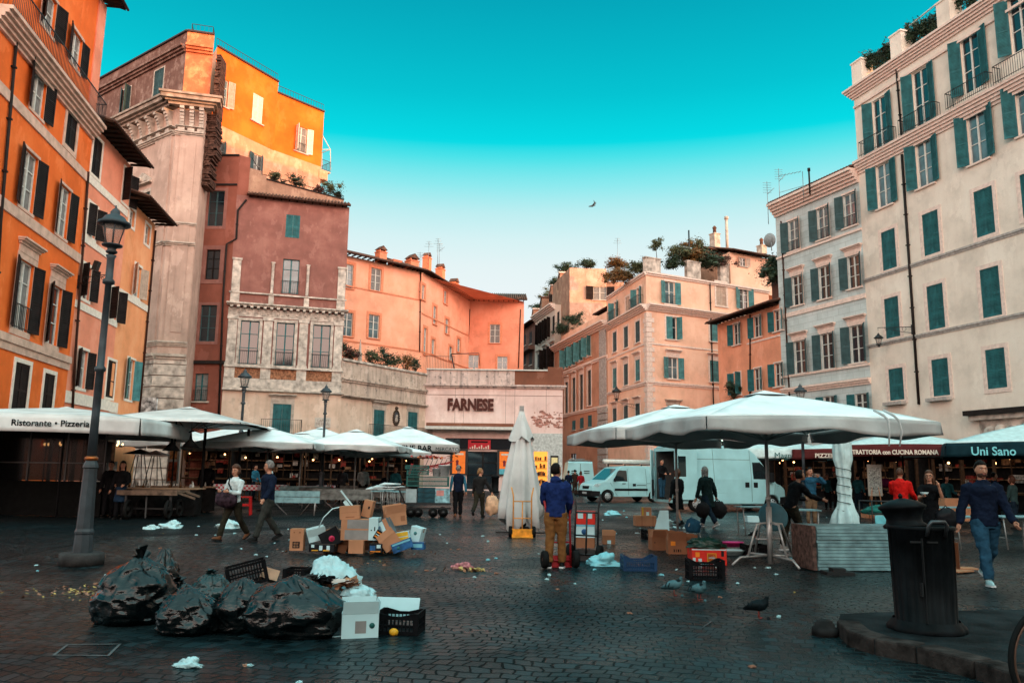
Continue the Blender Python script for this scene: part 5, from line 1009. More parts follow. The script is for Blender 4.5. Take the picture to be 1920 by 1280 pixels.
def rtable(P,rz,label,grp,cloth=True,h=.75,w=.8,topm=None):
    o=thing('table',label,'table',P,rz,grp); MB().box(-w/2,w/2,-.4,.4,h-.03,h).build('tabletop',topm or woodd,o); MB().tube([(0,0,0),(0,0,h-.03)],.03,8).lathe([(.25,0),(.25,.03),(.05,.05)],12).build('pedestal',iron,o)
    if cloth:
        m=MB(); m.box(-w/2-.02,w/2+.02,-.42,.42,h+.002,h+.008)
        for s in (-1,1): m.box(-w/2-.02,w/2+.02,s*.42-.003,s*.42+.003,h-.24,h+.0).box(s*(w/2+.02)-.003,s*(w/2+.02)+.003,-.417,.417,h-.24,h)
        c=m.build('tablecloth',gingham); c.matrix_basis=o.matrix_basis; tag(c,'red checked cloth on the '+label.replace('small dining ','').replace(' in the shaded row',''),'tablecloth',grp)
    return o
words_=['first','second','third','fourth','fifth','sixth','seventh','eighth','ninth','tenth','eleventh','twelfth','thirteenth','fourteenth','fifteenth']
i=0
for px,D in ((420,40),(468,39),(520,40),(580,38.5),(610,40),(655,39),(690,40),(720,38.5)):
    P=at(px,930,D); P.z=0; lab='small dining table, %s from the left in the shaded row under the marble house'%words_[i]; rtable(P,.1,lab,'dining tables under the marble house'); 
    for k,(dx,rz) in enumerate(((-.75,PI/2),(.75,-PI/2))):
        chair(P+Vector((dx,-.1,0)),rz,'wooden chair at the %s side of the %s shaded dining table from left'%(('left','right')[k],words_[i]),'dining chairs under the marble house')
    i+=1
# bar tables with glasses at left behind the cart
gw=flat('glassware',(.45,.42,.38),rough=.2,var=.3)
for i,(px,py,D,w_,lab) in enumerate(((280,900,26,3.4,'long table of glasses and cruets behind the handcart'),(325,900,28.5,3.0,'long table of glassware between the mast and the waiter'))):
    P=at(px,py,D); P.z=0; o=thing('serving_table',lab,'table',P,.05,'laid serving tables'); MB().box(-w_/2,w_/2,-.35,.35,.86,.90).build('tabletop',flat('pale_board',(.30,.19,.12)),o); MB().box(-w_/2+.1,w_/2-.1,-.3,.3,.05,.86).build('skirt',darkin,o)
    rg=random.Random(i)
    for k in range(16):
        x,y=rg.uniform(-w_/2+.1,w_/2-.1),rg.uniform(-.25,.25); h=rg.uniform(.08,.2); r0=rg.uniform(.02,.05)
        g=MB().lathe([(r0,0),(r0*.9,h*.5),(r0*.5,h*.7),(r0*.5,h)],8).build('glass_jar',gw if k%3 else flat('brown_bottle',(.08,.03,.01),rough=.2)); g.location=P+Vector((x,y,.901)); tag(g,'small jar or glass on the '+lab.replace(' between the mast and the waiter',' beside the waiter').replace('glasses and cruets behind the handcart','cruets behind the cart'),'jar','glassware on the long tables')
o=MB().tube([(0,0,0),(0,0,1.0)],.05,8).lathe([(.3,0),(.3,.03),(.06,.05)],14).build('table_stand',flat('steel',(.5,.5,.5),metal=.6,rough=.3)); P=at(357,920,27); o.location=(P.x,P.y,0); tag(o,'bare steel pedestal stand beside the dark clad waiter','table stand')
P=at(194,892,25.0); o=MB().add([(-.38,0,-.1),(.38,0,.0),(.36,.05,.55),(-.05,.1,.5)],[(0,1,2,3)]).add([(-.38,.02,-.1),(.38,.02,.0),(.36,.07,.55),(-.05,.12,.5)],[(3,2,1,0)]).build('menu_board',flat('menu_white',(.55,.55,.53))); o.location=P-Vector((0,0,.1)); tag(o,'tilted white menu board on the terrace rail beside the woman in black','menu board')
P=at(325,868,30); o=MB().box(-.22,.22,-.03,.03,-.75,.85,0).box(-.16,.16,-.035,-.031,-.65,.05,1).box(-.14,.14,-.035,-.031,.15,.5,2).build('menu_banner',[flat('banner_white',(.6,.58,.55)),flat('banner_food',(.45,.12,.06),var=.7,scale=9),flat('banner_dish',(.5,.25,.1),var=.6,scale=9)]); o.location=P; tag(o,'tall narrow menu banner with food pictures by the restaurant mast','banner')
for i,(px,py) in enumerate(((322,838),(357,832))):
    o=thing('pendant_lamp',('black conical pendant lamp under the flat umbrella, left of the mast','black conical pendant lamp under the flat umbrella, right of the mast')[i],'lamp',at(px,py,27)); MB().lathe([(.30,-.12),(.05,.16),(.02,.4)],14).build('shade',iron,o); MB().tube([(0,0,.4),(0,0,.75)],.008,4).build('cord',iron,o)
# market benches and trestles
greyw=flat('weathered_boards',(.15,.15,.14),rough=.85,var=.35,scale=5,bump=.3); palew=flat('cyan_lit_grey_boards',(.17,.29,.31),rough=.7,var=.25,scale=5)  # palew: grey boards with the cyan light put into their colour
def board_bench(px,py,w_,label,rz=0,mt=None,tilt=.0,n=2):
    P=G(px,py); o=thing('folding_table',label,'folding table',P,rz,'folded market tables standing on edge'); mt=mt or greyw; m=MB()
    for i in range(n): m.box(-w_/2,w_/2,-.03,.0,.42+.21*i,.42+.21*i+.19)
    m.build('tabletop',mt,o)
    for s in (-1,1):
        MB().tube([(s*w_*.42,-.02,.44),(s*w_*.42,-.05,0)],.018,5).build('leg',alu,o); MB().tube([(s*w_*.40,.02,.6),(s*w_*.12,.35,0)],.018,5).build('leg',alu,o)
    return o
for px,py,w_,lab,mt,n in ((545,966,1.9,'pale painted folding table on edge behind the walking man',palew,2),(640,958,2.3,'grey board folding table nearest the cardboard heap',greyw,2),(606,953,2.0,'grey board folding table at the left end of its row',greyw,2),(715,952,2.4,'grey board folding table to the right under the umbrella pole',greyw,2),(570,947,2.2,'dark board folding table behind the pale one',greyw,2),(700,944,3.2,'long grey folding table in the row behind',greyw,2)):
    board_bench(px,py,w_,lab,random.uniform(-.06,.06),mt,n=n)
for i,(px,py) in enumerate(((706,960),(722,957),(735,960),(748,962))):
    P=G(px,py); m=MB(); 
    for s in (-.2,.2): m.tube([(s,0,0),(s,0,.75)],.015,5).tube([(s,.4,0),(s,.4,.75)],.015,5)
    m.box(-.24,.24,-.03,.43,.75,.79,1).tube([(-.2,0,.35),(.2,0,.35)],.012,5); o=m.build('stool',[alu,palew]); o.location=P; tag(o,'tall metal frame stand stacked with papers, %s of four beside the loaded trolley'%words_[i],'stand','metal frame stands by the trolley')
for i,(x,y) in enumerate(((705,917),(716,914),(727,918),(738,914),(730,909))):
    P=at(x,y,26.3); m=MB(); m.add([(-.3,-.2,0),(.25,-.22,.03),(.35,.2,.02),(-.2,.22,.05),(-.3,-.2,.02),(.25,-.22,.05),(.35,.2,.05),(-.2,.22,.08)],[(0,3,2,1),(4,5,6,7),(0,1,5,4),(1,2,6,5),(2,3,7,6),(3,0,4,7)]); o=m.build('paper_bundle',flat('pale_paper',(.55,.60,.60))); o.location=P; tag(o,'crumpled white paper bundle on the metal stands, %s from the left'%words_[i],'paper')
# red stool
P=G(458,965); o=thing('stool','red plastic stool between the walking couple','stool',P,.2); red=flat('red_plastic',(.40,.012,.012),rough=.4)
for a,c in ((-.2,-.2),(.2,-.2),(-.2,.2),(.2,.2)): MB().bar((a,c,0),(a*.8,c*.8,.58),.05,m=0).build('leg',red,o)
MB().box(-.2,.2,-.2,.2,.58,.62).box(-.17,.17,-.19,-.17,.3,.38).build('seat',red,o)
# ---------------------------------------------------------------- handcart at the left
P=G(290,972); o=thing('handcart','old wooden handcart with a plank deck and spoked wheels beside the woman in black','handcart',P,R(4))
m=MB(); 
for i in range(5): m.box(-.95,.75,-.55+.22*i,-.55+.22*i+.20,.78,.82)
m.box(-.95,.8,-.6,-.54,.72,.86).box(-.95,.8,.52,.58,.72,.86).bar((.75,-.4,.8),(1.25,-.3,.62),.06).bar((.75,.4,.8),(1.2,.3,.66),.06); m.build('deck',flat('old_plank',(.13,.085,.06),rough=.85,var=.35,bump=.3),o)
MB().bar((-.7,-.5,.28),(-.7,-.5,.75),.06).bar((.6,-.5,.28),(.6,-.5,.75),.06).bar((-.7,0,.3),(.6,0,.3),.05).bar((-.1,-.5,.05),(-.15,-.4,.75),.04).build('undercarriage',iron,o)
for x in (-.62,.55):
    for y in (-.5,.45):
        w_=MB(); MW=TR(x,y,.3)@Matrix.Rotation(PI/2,4,'Y'); w_.tube([(.24*math.cos(a*PI/10),.24*math.sin(a*PI/10),0) for a in range(21)],.055,6,M=MW); w_.tube([(0,0,-.05),(0,0,.05)],.09,8,M=MW); w_.build('wheel',flat('rubber',(.010,.010,.010),rough=.7),o)

# cinema wall: panel joints and a peeled patch; terrace planting
k=MB(); LMk=Matrix.Translation(-COL.objects['cinema'].location)@fk.M
for x in (853,869,948,965,1024): u=fk.u(x,770); k.box(u-.012,u+.012,-.012,.001,Zf(803),Zf(727))
for y in (741,): k.box(0.05,fk.L-.05,-.02,.001,Zf(y)-.02,Zf(y)+.02)
k.build('panel_joint',flat('joint_brown',(.25,.14,.11),rough=.9),COL.objects['cinema'],LMk)
k=MB(); rg=random.Random(8)
for i in range(70):
    u=rg.uniform(fk.u(1000,780),fk.L-.1); z=rg.uniform(Zf(800),Zf(770)); a,c=rg.uniform(.04,.28),rg.uniform(.03,.16); n=9; pts=[(u+a*math.cos(j*2*PI/n)*rg.uniform(.6,1.1),z+c*math.sin(j*2*PI/n)*rg.uniform(.6,1.1)) for j in range(n)]; k.prism(pts,-.004-.0004*i/7,.0)
k.build('peeled_patch',flat('peeled_render',(.42,.19,.15),rough=.95,var=.4,scale=5),COL.objects['cinema'],LMk)
k=MB(); a,c=fk.u(880,833),fk.u(918,833)
for i in range(9): u=a+(c-a)*(i+.5)/9; k.box(u-.05,u+.05,-.168,-.161,Zf(842),Zf(842)+.12+.1*(i%3),0)
k.box(a+.15,c-.15,-.168,-.161,Zf(830),Zf(827),1); k.build('banner_print',[cream,inkm],COL.objects['cinema'],LMk)
gt='pots on the long curved terrace'
words0=['first','second','third','fourth','fifth','sixth','seventh','eighth','ninth']
for i,(x,h,w_,mt) in enumerate(((650,1.3,1.6,lg),(668,.9,1.6,lr),(682,.9,1.2,lg),(712,1.3,1.5,lo),(728,1.0,1.4,lg),(742,1.4,1.5,lg),(760,1.1,1.4,lo),(776,1.7,1.4,la),(795,1.2,1.3,lg))):
    u=fw.u(x,685); plant(fw.pt(u,-1.0,zw_-.25),h*1.15,w_,'%s potted shrub from the left on the curved terrace'%words0[i],mt,n=520,s=.075,pot=1,seed=70+i,group=gt)
u=fw.u(697,670); o=MB().lathe([(.16,0),(.2,.1),(.13,.8),(.06,1.5),(.02,1.7)],10).tube([(0,0,-.6),(0,0,1.8)],.03,6,1).build('closed_parasol',[flat('pale_parasol',(.5,.42,.36)),alu]); o.location=fw.pt(u,-1.2,zw_+.2); tag(o,'small closed pale parasol among the terrace shrubs','parasol')
p=fk.pt(fk.u(886,680),-2.5,zt_c); o=MB().lathe([(.14,0),(.2,.1),(.16,1.0),(.06,1.9),(.02,2.1)],10).tube([(0,0,-.6),(0,0,2.2)],.03,6,1).build('closed_parasol',[flat('grey_parasol',(.3,.3,.3)),alu]); o.location=p; tag(o,'closed grey parasol on the cinema roof terrace','parasol')
o=MB().tube([(0,0,0),(-.6,0,2.6)],.05,6).tube([(-.6,0,2.6),(1.8,0,2.7)],.04,6).tube([(1.8,0,2.7),(1.9,0,1.6)],.03,6).build('awning_arm',iron); o.location=fk.pt(fk.u(855,690),-2,zt_c+.3); tag(o,'bent iron awning arm on the cinema roof terrace','awning arm')
k=MB(); rail_mb(k,2.4,1.2,0,0,x0=0); o=k.build('terrace_railing',iron); o.matrix_basis=TR(*fk.pt(-.1,-.3,zpar_),math.atan2(fk.d.y,fk.d.x)); tag(o,'dark railing where the curved terrace meets the cinema roof','railing')
for i,(x,y,h,w_,mt,lb_) in enumerate(((622,362,1.5,1.6,lo,'big airy shrub at the right corner of the mauve house roof'),(640,372,.8,.7,lg,'small potted plant last on the mauve house parapet'),(605,360,.7,.8,lr,'reddish plant left of the big shrub on the mauve house'),(560,340,.9,2.2,lg,'low hedge on the mauve house terrace'),(520,325,.8,1.4,lo,'trailing plant at the foot of the worn golden wall'))):
    u=g_.u(x,y); plant(g_.pt(u,-.45,zT-.25),h*1.0,w_,lb_,mt,n=600,s=.07,pot=1,seed=90+i,group='plants on the mauve house roof terrace')
# ================================================================ people
def cloth(name,c,rough=.85): return flat('cloth_'+name,tuple(x*.5 for x in c),rough=rough,var=.18,scale=9,bump=.35,bscale=30,spec=.08)
skin=flat('skin',(.42,.19,.12),rough=.5,var=.06); skin2=flat('tanned_skin',(.24,.10,.06),rough=.5,var=.06)
hairb=flat('black_hair',(.008,.006,.005),rough=.45,var=.4,scale=30); hairr=flat('brown_hair',(.07,.025,.012),rough=.5,var=.4,scale=30); hairl=flat('fair_hair',(.25,.12,.05),rough=.5,var=.4,scale=30); hairg=flat('grey_hair',(.16,.14,.13),rough=.5,var=.4,scale=30)
wtex=bpy.data.textures.new('wrinkles','CLOUDS'); wtex.noise_scale=.11; wtex.noise_depth=2
def rot2(v,o,a): # pitch about x axis through o (positive = forward, to -y)
    c,s=math.cos(a),math.sin(a); y,z=v[1]-o[1],v[2]-o[2]; return Vector((v[0],o[1]+y*c-z*s,o[2]+y*s+z*c))
def remesh(o,vox,sm=2,wr=0):
    m=o.modifiers.new('join','REMESH'); m.mode='VOXEL'; m.voxel_size=vox; m.use_smooth_shade=True
    if sm: q=o.modifiers.new('smooth','SMOOTH'); q.iterations=sm; q.factor=.5
    if wr: d=o.modifiers.new('wrinkle','DISPLACE'); d.texture=wtex; d.strength=wr; d.mid_level=.5; d.texture_coords='LOCAL'
NP=[0]
def person(P,rz,H,label,top,legsm,shoe,hair=('s',None),legs=((0,0),(0,0)),arms=((5,8,10,0),(5,8,10,0)),lean=0,head=(0,0),bottom=.84,build=1.0,sk=None,near=False,skirt=None,collar=None,sleeve=1,feet=(0,0),grp=None,sit=0,barelegs=False,beard=None,glasses=None,hood=None,vest=None,hatm=None,apron=None,lx=.09,sleevem=None,shirt=None):
    """one standing / walking figure; faces local -y. legs: (hip pitch, knee bend); arms: (pitch, out, elbow, inward)"""
    NP[0]+=1; S=H/1.75; sk=sk or skin; B=build; o=thing('person',label,'person',P,rz,grp)
    V=Vector; J={}
    ank=[]
    for i,s in enumerate((-1,1)):
        hp,kn=R(legs[i][0]),R(legs[i][1]); hip=V((s*.09,0,.90)); d=V((s*(lx-.09)*.5,-math.sin(hp),-math.cos(hp))); k=hip+d*.42; d2=V((s*(lx-.09)*.5,-math.sin(hp-kn),-math.cos(hp-kn))); a=k+d2*.40; J[i]=(hip,k,a); ank.append(a.z-.02*abs(math.sin(hp-kn)))
    dz=.085-min(ank); 
    if sit: dz=sit-.90
    for i in (0,1): J[i]=tuple(p+V((0,0,dz)) for p in J[i])
    pel=V((0,0,.90+dz)); ln=R(lean)
    def up(v): return rot2(V(v)+V((0,0,dz)),pel,ln)
    sh=[up((-.178*B,0,1.375)),up((.178*B,0,1.375))]; A=[]
    for i,s in enumerate((-1,1)):
        p_,ab,el,inw=[R(t) for t in arms[i]]; p_-=ln*.0
        d=V((s*math.sin(ab),-math.sin(p_)*math.cos(ab),-math.cos(p_)*math.cos(ab))); e=sh[i]+d*.28
        q=p_+el; ab2=ab-inw; d2=V((s*math.sin(ab2),-math.sin(q)*math.cos(ab2),-math.cos(q)*math.cos(ab2))); w=e+d2*.25; A.append((sh[i],e,w,d2))
    def SC(pts): return [p*S for p in pts]
    hc=up((0,-.015,1.63)); HM=Matrix.Translation(hc*S)@Matrix.Rotation(R(head[0]),4,'Z')@Matrix.Rotation(R(head[1])-ln*.35,4,'X')@Matrix.Scale(S,4)
    # --- body: one continuous skin
    m=MB(); T=[(.84,.12),(.92,.135),(1.02,.115),(1.12,.11),(1.25,.13),(1.36,.15),(1.42,.12),(1.455,.07),(1.50,.052),(1.57,.050)]
    m.tube(SC([up((0,.0 if z<1.4 else -.0,z)) for z,r in T]),[r*S*(B if z<1.45 else 1) for z,r in T],14,ell=[.72]*6+[.7,.85,1,1])
    for i in (0,1):
        h,k,a=J[i]; m.tube(SC([h+V((0,0,.03)),h.lerp(k,.5),k,k.lerp(a,.35),k.lerp(a,.75),a]),[x*S*B**.6 for x in (.080,.066,.046,.046,.034,.031)],10)
        s_,e,w,d2=A[i]; m.tube(SC([s_-V(((-1,1)[i]*.05,0,0)),s_,s_.lerp(e,.5),e,e.lerp(w,.4),w]),[x*S for x in (.05,.052,.042,.035,.034,.023)],9)
        # hand
        fw=V((0,-1,0)) if abs(d2.y)<.7 else V((0,0,1)); side=(d2.cross(fw)).normalized(); fw=side.cross(d2).normalized(); pc=w+d2*.045
        hw=V((d2.x,d2.y,d2.z)); wid=fw # palm width along fw
        m.tube(SC([w-d2*.01,w+d2*.03,w+d2*.075]),[.022*S,.033*S,.034*S],8)
        sg=(-1,1)[i]
        for f in range(4):
            b0=w+d2*.07+wid*(.027-.018*f); L_=(.075,.082,.078,.062)[f]; c_=side*sg*(-.25); m.tube(SC([b0,b0+d2*L_*.5+c_*.02,b0+d2*L_*.85+c_*.09]),[.0105*S,.0095*S,.007*S],6)
        tb=w+d2*.025+wid*.025; m.tube(SC([tb,tb+wid*.035+d2*.03,tb+wid*.04+d2*.06+side*sg*-.01]),[.013*S,.011*S,.008*S],6)
    m.ball((0,0,0),1,0,20,14,M=HM,sc=(.076,.096,.116),fn=lambda d:(1-.16*max(0,-d.z)**1.5*(1 if d.y>0 else .55)))
    m.ball((0,-.052,-.070),.046,0,10,7,M=HM,sc=(1,.9,.9)); m.tube([(0,-.082,.022),(0,-.104,-.016),(0,-.110,-.028),(0,-.092,-.036)],[.009,.014,.017,.010],8,M=HM)
    m.ball((0,-.085,-.058),.020,0,8,5,M=HM,sc=(1.3,.6,.6)); m.tube([(-.045,-.080,.038),(0,-.094,.036),(.045,-.080,.038)],.011,6,M=HM)
    for s in (-1,1): m.ball((s*.079,.005,-.005),.024,0,8,6,M=HM,sc=(.35,.8,1.25))
    body=m.build('body',sk,o); remesh(body,(.0068 if near else .012)*S,1)
    # face
    m=MB()
    for s in (-1,1): m.ball((s*.031,-.081,.012),.0105,0,8,6,M=HM,sc=(1.2,.8,.62)); m.ball((s*.031,-.0890,.012),.0058,1,8,5,M=HM); m.tube([(s*.014,-.096,.034),(s*.034,-.094,.039),(s*.052,-.080,.033)],.0042,5,1,M=HM)
    m.tube([(-.024,-.092,-.060),(0,-.1005,-.058),(.024,-.092,-.060)],.0052,6,2,M=HM)
    m.build('face',[flat('eye_white',(.5,.48,.46),rough=.2,var=0),hairb,flat('lips',(.28,.07,.06),rough=.5,var=0)],body)
    if glasses:
        m=MB()
        for s in (-1,1): m.tube([(s*.033+.024*math.cos(k*.52),-.101,.010+.018*math.sin(k*.52)) for k in range(13)],.0028,4,M=HM); m.tube([(s*.057,-.1,.014),(s*.080,.0,.014)],.003,4,M=HM)
        m.tube([(-.01,-.102,.012),(.01,-.102,.012)],.003,4,M=HM).build('glasses',inkm,o)
    if beard:
        MB().ball((0,-.012,-.066),1,0,14,8,M=HM,sc=(.066,.088,.050),fn=lambda d: 1.0 if d.y<.2 else .7).build('beard',beard,o)
    # hair
    st,hm=hair; 
    if st!='bald':
        rg=random.Random(NP[0]); vol={'s':1.0,'m':1.10,'l':1.06,'curly':1.2,'bun':1.03}[st]; m=MB()
        def hf(d):
            n_=noise.noise(Vector((d.x*5+NP[0],d.y*5,d.z*5)))*.07*(2.2 if st=='curly' else 1)
            face=(d.y<-.25 and d.z<.50) or (d.y<-.05 and d.z<-.05) ; low=d.z<(-.45 if st in('s','bun') else -.8)
            return (.80 if face else (.86 if low else (1.12*vol+n_)))
        m.ball((0,.010,.016),1,0,24,16,M=HM,sc=(.078,.097,.114),fn=hf)
        if st in('l','m','curly'):
            L_={'l':-.24,'m':-.13,'curly':-.10}[st]
            m.tube([(0,.035,.05),(0,.055,-.04),(0,.062,L_*.6),(0,.055,L_)],[.07,.080*vol,.075*vol,.035],12,M=HM,ell=[.6,.62,.5,.5])
            for s in (-1,1): m.tube([(s*.066,.005,.04),(s*.080,-.008,-.03),(s*.078,-.005,L_*.7),(s*.06,.01,L_)],[.02,.026*vol,.024,.010],7,M=HM)
        if st=='bun': m.ball((0,.105,.02),.035,0,8,6,M=HM); m.tube([(0,.10,.02),(0,.125,-.05),(0,.11,-.11)],[.025,.022,.008],7,M=HM)
        h_=m.build('hair',hm,o)
    if hatm: MB().ball((0,-.005,.055),1,0,16,8,M=HM,sc=(.088,.110,.075)).box(-.055,.055,-.165,-.06,.035,.048,0,M=HM).build('cap',hatm,o)
    # --- top garment
    if top:
        m=MB(); g=.022; zb=max(bottom,.84); Ts=[(zb-.0,.160),(.92,.162),(1.02,.152),(1.12,.152),(1.25,.165),(1.34,.182),(1.395,.170),(1.44,.120),(1.475,.078)]
        Ts=[(z,r) for z,r in Ts if z>=zb]
        m.tube(SC([up((0,0,z)) for z,r in Ts]),[r*B*S if z<1.43 else r*S for z,r in Ts],18,ell=[.76]*(len(Ts)-2)+[.8,.95])
        if bottom<.84:
            n_=5; pts=[up((0,0,.92))]+[V((0,.0,.92+dz-(.92-bottom)*k/n_)) for k in range(1,n_+1)]; m.tube(SC(pts),[S*B*(.155+.05*k/n_) for k in range(n_+1)],16,ell=[.78]*(n_+1))
        if sleeve>0 and not vest:
            for i in (0,1):
                s_,e,w,d2=A[i]; end=w if sleeve>=1 else s_.lerp(e,.75); pts=[s_-V(((-1,1)[i]*.07,0,-.035)),s_+V((0,0,-.005)),s_.lerp(e,.5),e]+([e.lerp(w,.5),w] if sleeve>=1 else []); 
                if sleeve<1: pts[-1]=s_.lerp(e,.8)
                m.tube(SC(pts),[x*S*B**.5 for x in (.060,.070,.066,.060,.056,.044)][:len(pts)],11)
        if hood: m.tube(SC([up((0,.055,1.40)),up((0,.085,1.47)),up((0,.07,1.535))]),[.10*S,.095*S,.05*S],12,ell=[.55,.55,.5])
        if collar: m.tube(SC([up((0,0,1.445)),up((0,-.005,1.50))]),[.078*S,.072*S],12)
        q=m.build('vest' if vest else 'jacket',top,o); remesh(q,(.011 if near else .016)*S,3,.045*S)
        if vest or sleevem:
            m=MB()
            for i in (0,1): s_,e,w,d2=A[i]; m.tube(SC([s_-V(((-1,1)[i]*.05,0,-.005)),s_,s_.lerp(e,.5),e,e.lerp(w,.5),w]),[x*S for x in (.048,.056,.055,.050,.046,.038)],10)
            q=m.build('shirt',sleevem or shirt,o); remesh(q,.014*S,2,.02*S)
    # --- trousers
    if legsm:
        m=MB(); m.tube(SC([pel+V((0,0,-.09)),pel+V((0,0,-.02)),up((0,0,.98))]),[.135*S*B,.146*S*B,.132*S*B],16,ell=[.78]*3)
        for i in (0,1):
            h,k,a=J[i]; m.tube(SC([h+V((0,0,.02)),h.lerp(k,.3),h.lerp(k,.7),k,k.lerp(a,.5),a+(k-a)*.02]),[x*S*B**.5 for x in (.108,.102,.086,.074,.068,.066)],12)
        q=m.build('trousers',legsm,o); remesh(q,(.011 if near else .016)*S,3,.048*S)
    if skirt:
        zt_=.98; n_=4; m=MB(); m.tube(SC([V((0,0,zt_+dz-(zt_-skirt[1])*k/n_)) for k in range(n_+1)]),[S*(.15+.05*k/n_) for k in range(n_+1)],18,ell=[.8]*(n_+1)); q=m.build('skirt',skirt[0],o); remesh(q,.016,2,.03)
    if apron:
        m=MB(); m.tube(SC([pel+V((0,0,.08)),pel+V((0,0,-.1)),pel+V((0,0,-.38))]),[.160*S,.175*S,.19*S],16,ell=[.8]*3); q=m.build('apron',apron,o); remesh(q,.016,2,.03)
    # --- shoes
    for i,s in enumerate((-1,1)):
        h,k,a=J[i]; fp=R(legs[i][0]-legs[i][1]); tilt=R(feet[i]); MF=Matrix.Translation(a*S)@Matrix.Rotation(s*R(8),4,'Z')@Matrix.Rotation(tilt,4,'X')@Matrix.Scale(S,4)
        m=MB(); m.tube([(0,.065,-.045),(0,.045,-.040),(0,-.03,-.040),(0,-.10,-.052),(0,-.155,-.060),(0,-.185,-.066)],[.018,.040,.043,.046,.040,.018],12,0,M=MF,ell=[.9,1.0,1.0,.62,.5,.5])
        m.tube([(0,.012,-.05),(0,.010,.045)],[.045,.044],12,0,M=MF)
        m.slab([(-.036,.07),(.036,.07),(.046,-.02),(.047,-.11),(.028,-.185),(-.028,-.185),(-.047,-.11),(-.046,-.02)],-.085,-.060,1,M=MF); m.build('shoe',list(shoe),o)
    o['wr']=0; del o['wr']
    PW=lambda v:Matrix.Translation(P)@Matrix.Rotation(rz,4,'Z')@(Vector(v)*S)
    return o,[PW(A[0][2]+A[0][3]*.06),PW(A[1][2]+A[1][3]*.06)],PW
blk=cloth('black',(.010,.010,.012)); chb=cloth('charcoal',(.028,.026,.026)); nvy=cloth('navy',(.010,.018,.045)); hdy=cloth('blue_hoodie',(.018,.04,.17)); jean=cloth('denim',(.03,.10,.17)); jean2=cloth('dark_denim',(.014,.03,.05)); tan_=cloth('tan_cotton',(.34,.14,.045)); kh=cloth('khaki',(.28,.17,.10)); wht=cloth('white_shirt',(1.0,1.1,1.1)); redc=cloth('red_jacket',(1.0,.02,.016)); lb=cloth('light_blue',(.06,.28,.42)); blu2=cloth('blue_sweater',(.03,.13,.22)); brn=cloth('brown',(.055,.032,.022)); olv=cloth('olive',(.045,.038,.025)); rdc=cloth('bright_red',(.50,.02,.03)); tlc=cloth('teal',(.03,.16,.19)); grn=cloth('dark_green_coat',(.012,.030,.030)); puf=cloth('purple',(.10,.01,.05))
sb=(flat('black_shoe',(.010,.010,.010),rough=.4),flat('dark_sole',(.02,.02,.02))); sbr=(flat('brown_shoe',(.14,.05,.02),rough=.5),flat('dark_sole',(.02,.02,.02))); sw=(flat('cyan_lit_white_shoe',(.40,.60,.62),rough=.6),flat('white_sole',(.6,.6,.6))); sbw=(flat('black_shoe',(.010,.010,.010)),flat('white_sole',(.6,.6,.6))); sg_=(flat('grey_shoe',(.25,.22,.20)),flat('white_sole',(.6,.6,.6)))  # white shoes tinted cyan for the teal light around them
WALK=((24,6),(-18,22)); WALK2=((-16,22),(24,6)); STAND=((2,2),(-2,2)); FT=(-8,26); FT2=(26,-8)
BACK=PI
person(G(222,973),.15,1.70,'woman in black with a blue jacket tied at her waist, standing by the handcart',blk,blk,sb,('l',hairb),STAND,((5,10,15,0),(10,10,60,30)),apron=cloth('tied_blue_jacket',(.02,.05,.10)),head=(10,6))
hw=person(G(434,1012),-.45,1.64,'woman in a white jacket walking with a shoulder bag held to her chest',wht,olv,sbr,('curly',hairr),WALK,((15,12,85,35),(20,12,80,40)),feet=FT,collar=1,head=(12,4))
hm_=person(G(497,1014),-.75,1.76,'man in a dark sweater and blue collar walking with his head turned away',nvy,cloth('grey_trousers',(.06,.062,.055)),sb,('s',hairg),WALK2,((-20,10,12,0),(22,12,20,0)),feet=FT2,collar=0,head=(-55,0),glasses=1,build=1.1)
person(G(858,969),BACK+.1,1.74,'man in a flat cap and dark vest with light blue sleeves, seen from behind',nvy,blk,sbr,('s',hairg),((6,3),(-8,6)),((0,8,8,0),(0,8,10,0)),vest=1,shirt=lb,hatm=blk,head=(-35,0),build=1.12,lean=4)
a=person(G(898,970),BACK-.25,1.66,'fair haired woman in a dark jacket carrying a plastic bag, seen from behind',chb,olv,sb,('bun',hairl),((14,8),(-20,30)),((6,26,6,0),(0,8,10,0)),feet=(-5,30),head=(-45,0),lean=6,build=1.05); bagp=a[1][0]
a=person(G(1042,1064),BACK-.15,1.69,'man in a blue hooded sweatshirt and tan trousers, seen from behind',hdy,tan_,sbw,('s',hairb),((3,3),(-3,4)),((6,7,38,12),(16,6,58,8)),near=True,hood=1,head=(-30,-12),build=1.12,lean=3,lx=.13)
person(at(970,985,22.4)*1-Vector((0,0,at(970,985,22.4).z)),.9,1.72,'person hidden behind the closed umbrella, only dark legs showing',blk,blk,sb,('s',hairb),((25,5),(-20,25)),feet=FT)
person(at(1247,948,33.6)*1+Vector((0,.6,.0)),.5,1.66,'man with a striped scarf standing in the open back of the van',blk,jean,sb,('s',hairb),STAND,((25,5,60,20),(25,5,60,20)),collar=1).__getitem__(0).location.z=.50
a=person(G(1272,984),BACK+.5,1.70,'woman in a black coat and hat with bare calves by the grey pole',blk,None,sb,('m',hairr),((14,4),(-12,14)),((10,10,25,0),(0,10,10,0)),bottom=.50,feet=(-5,18),hatm=flat('maroon_hat',(.10,.02,.02)))
a2=person(G(1328,988),BACK+.6,1.82,'long haired man in a dark coat carrying a bag past the van',grn,jean2,sg_,('l',hairg),WALK,((-6,24,14,0),(6,10,10,0)),bottom=.62,feet=FT,lean=6,build=1.2)
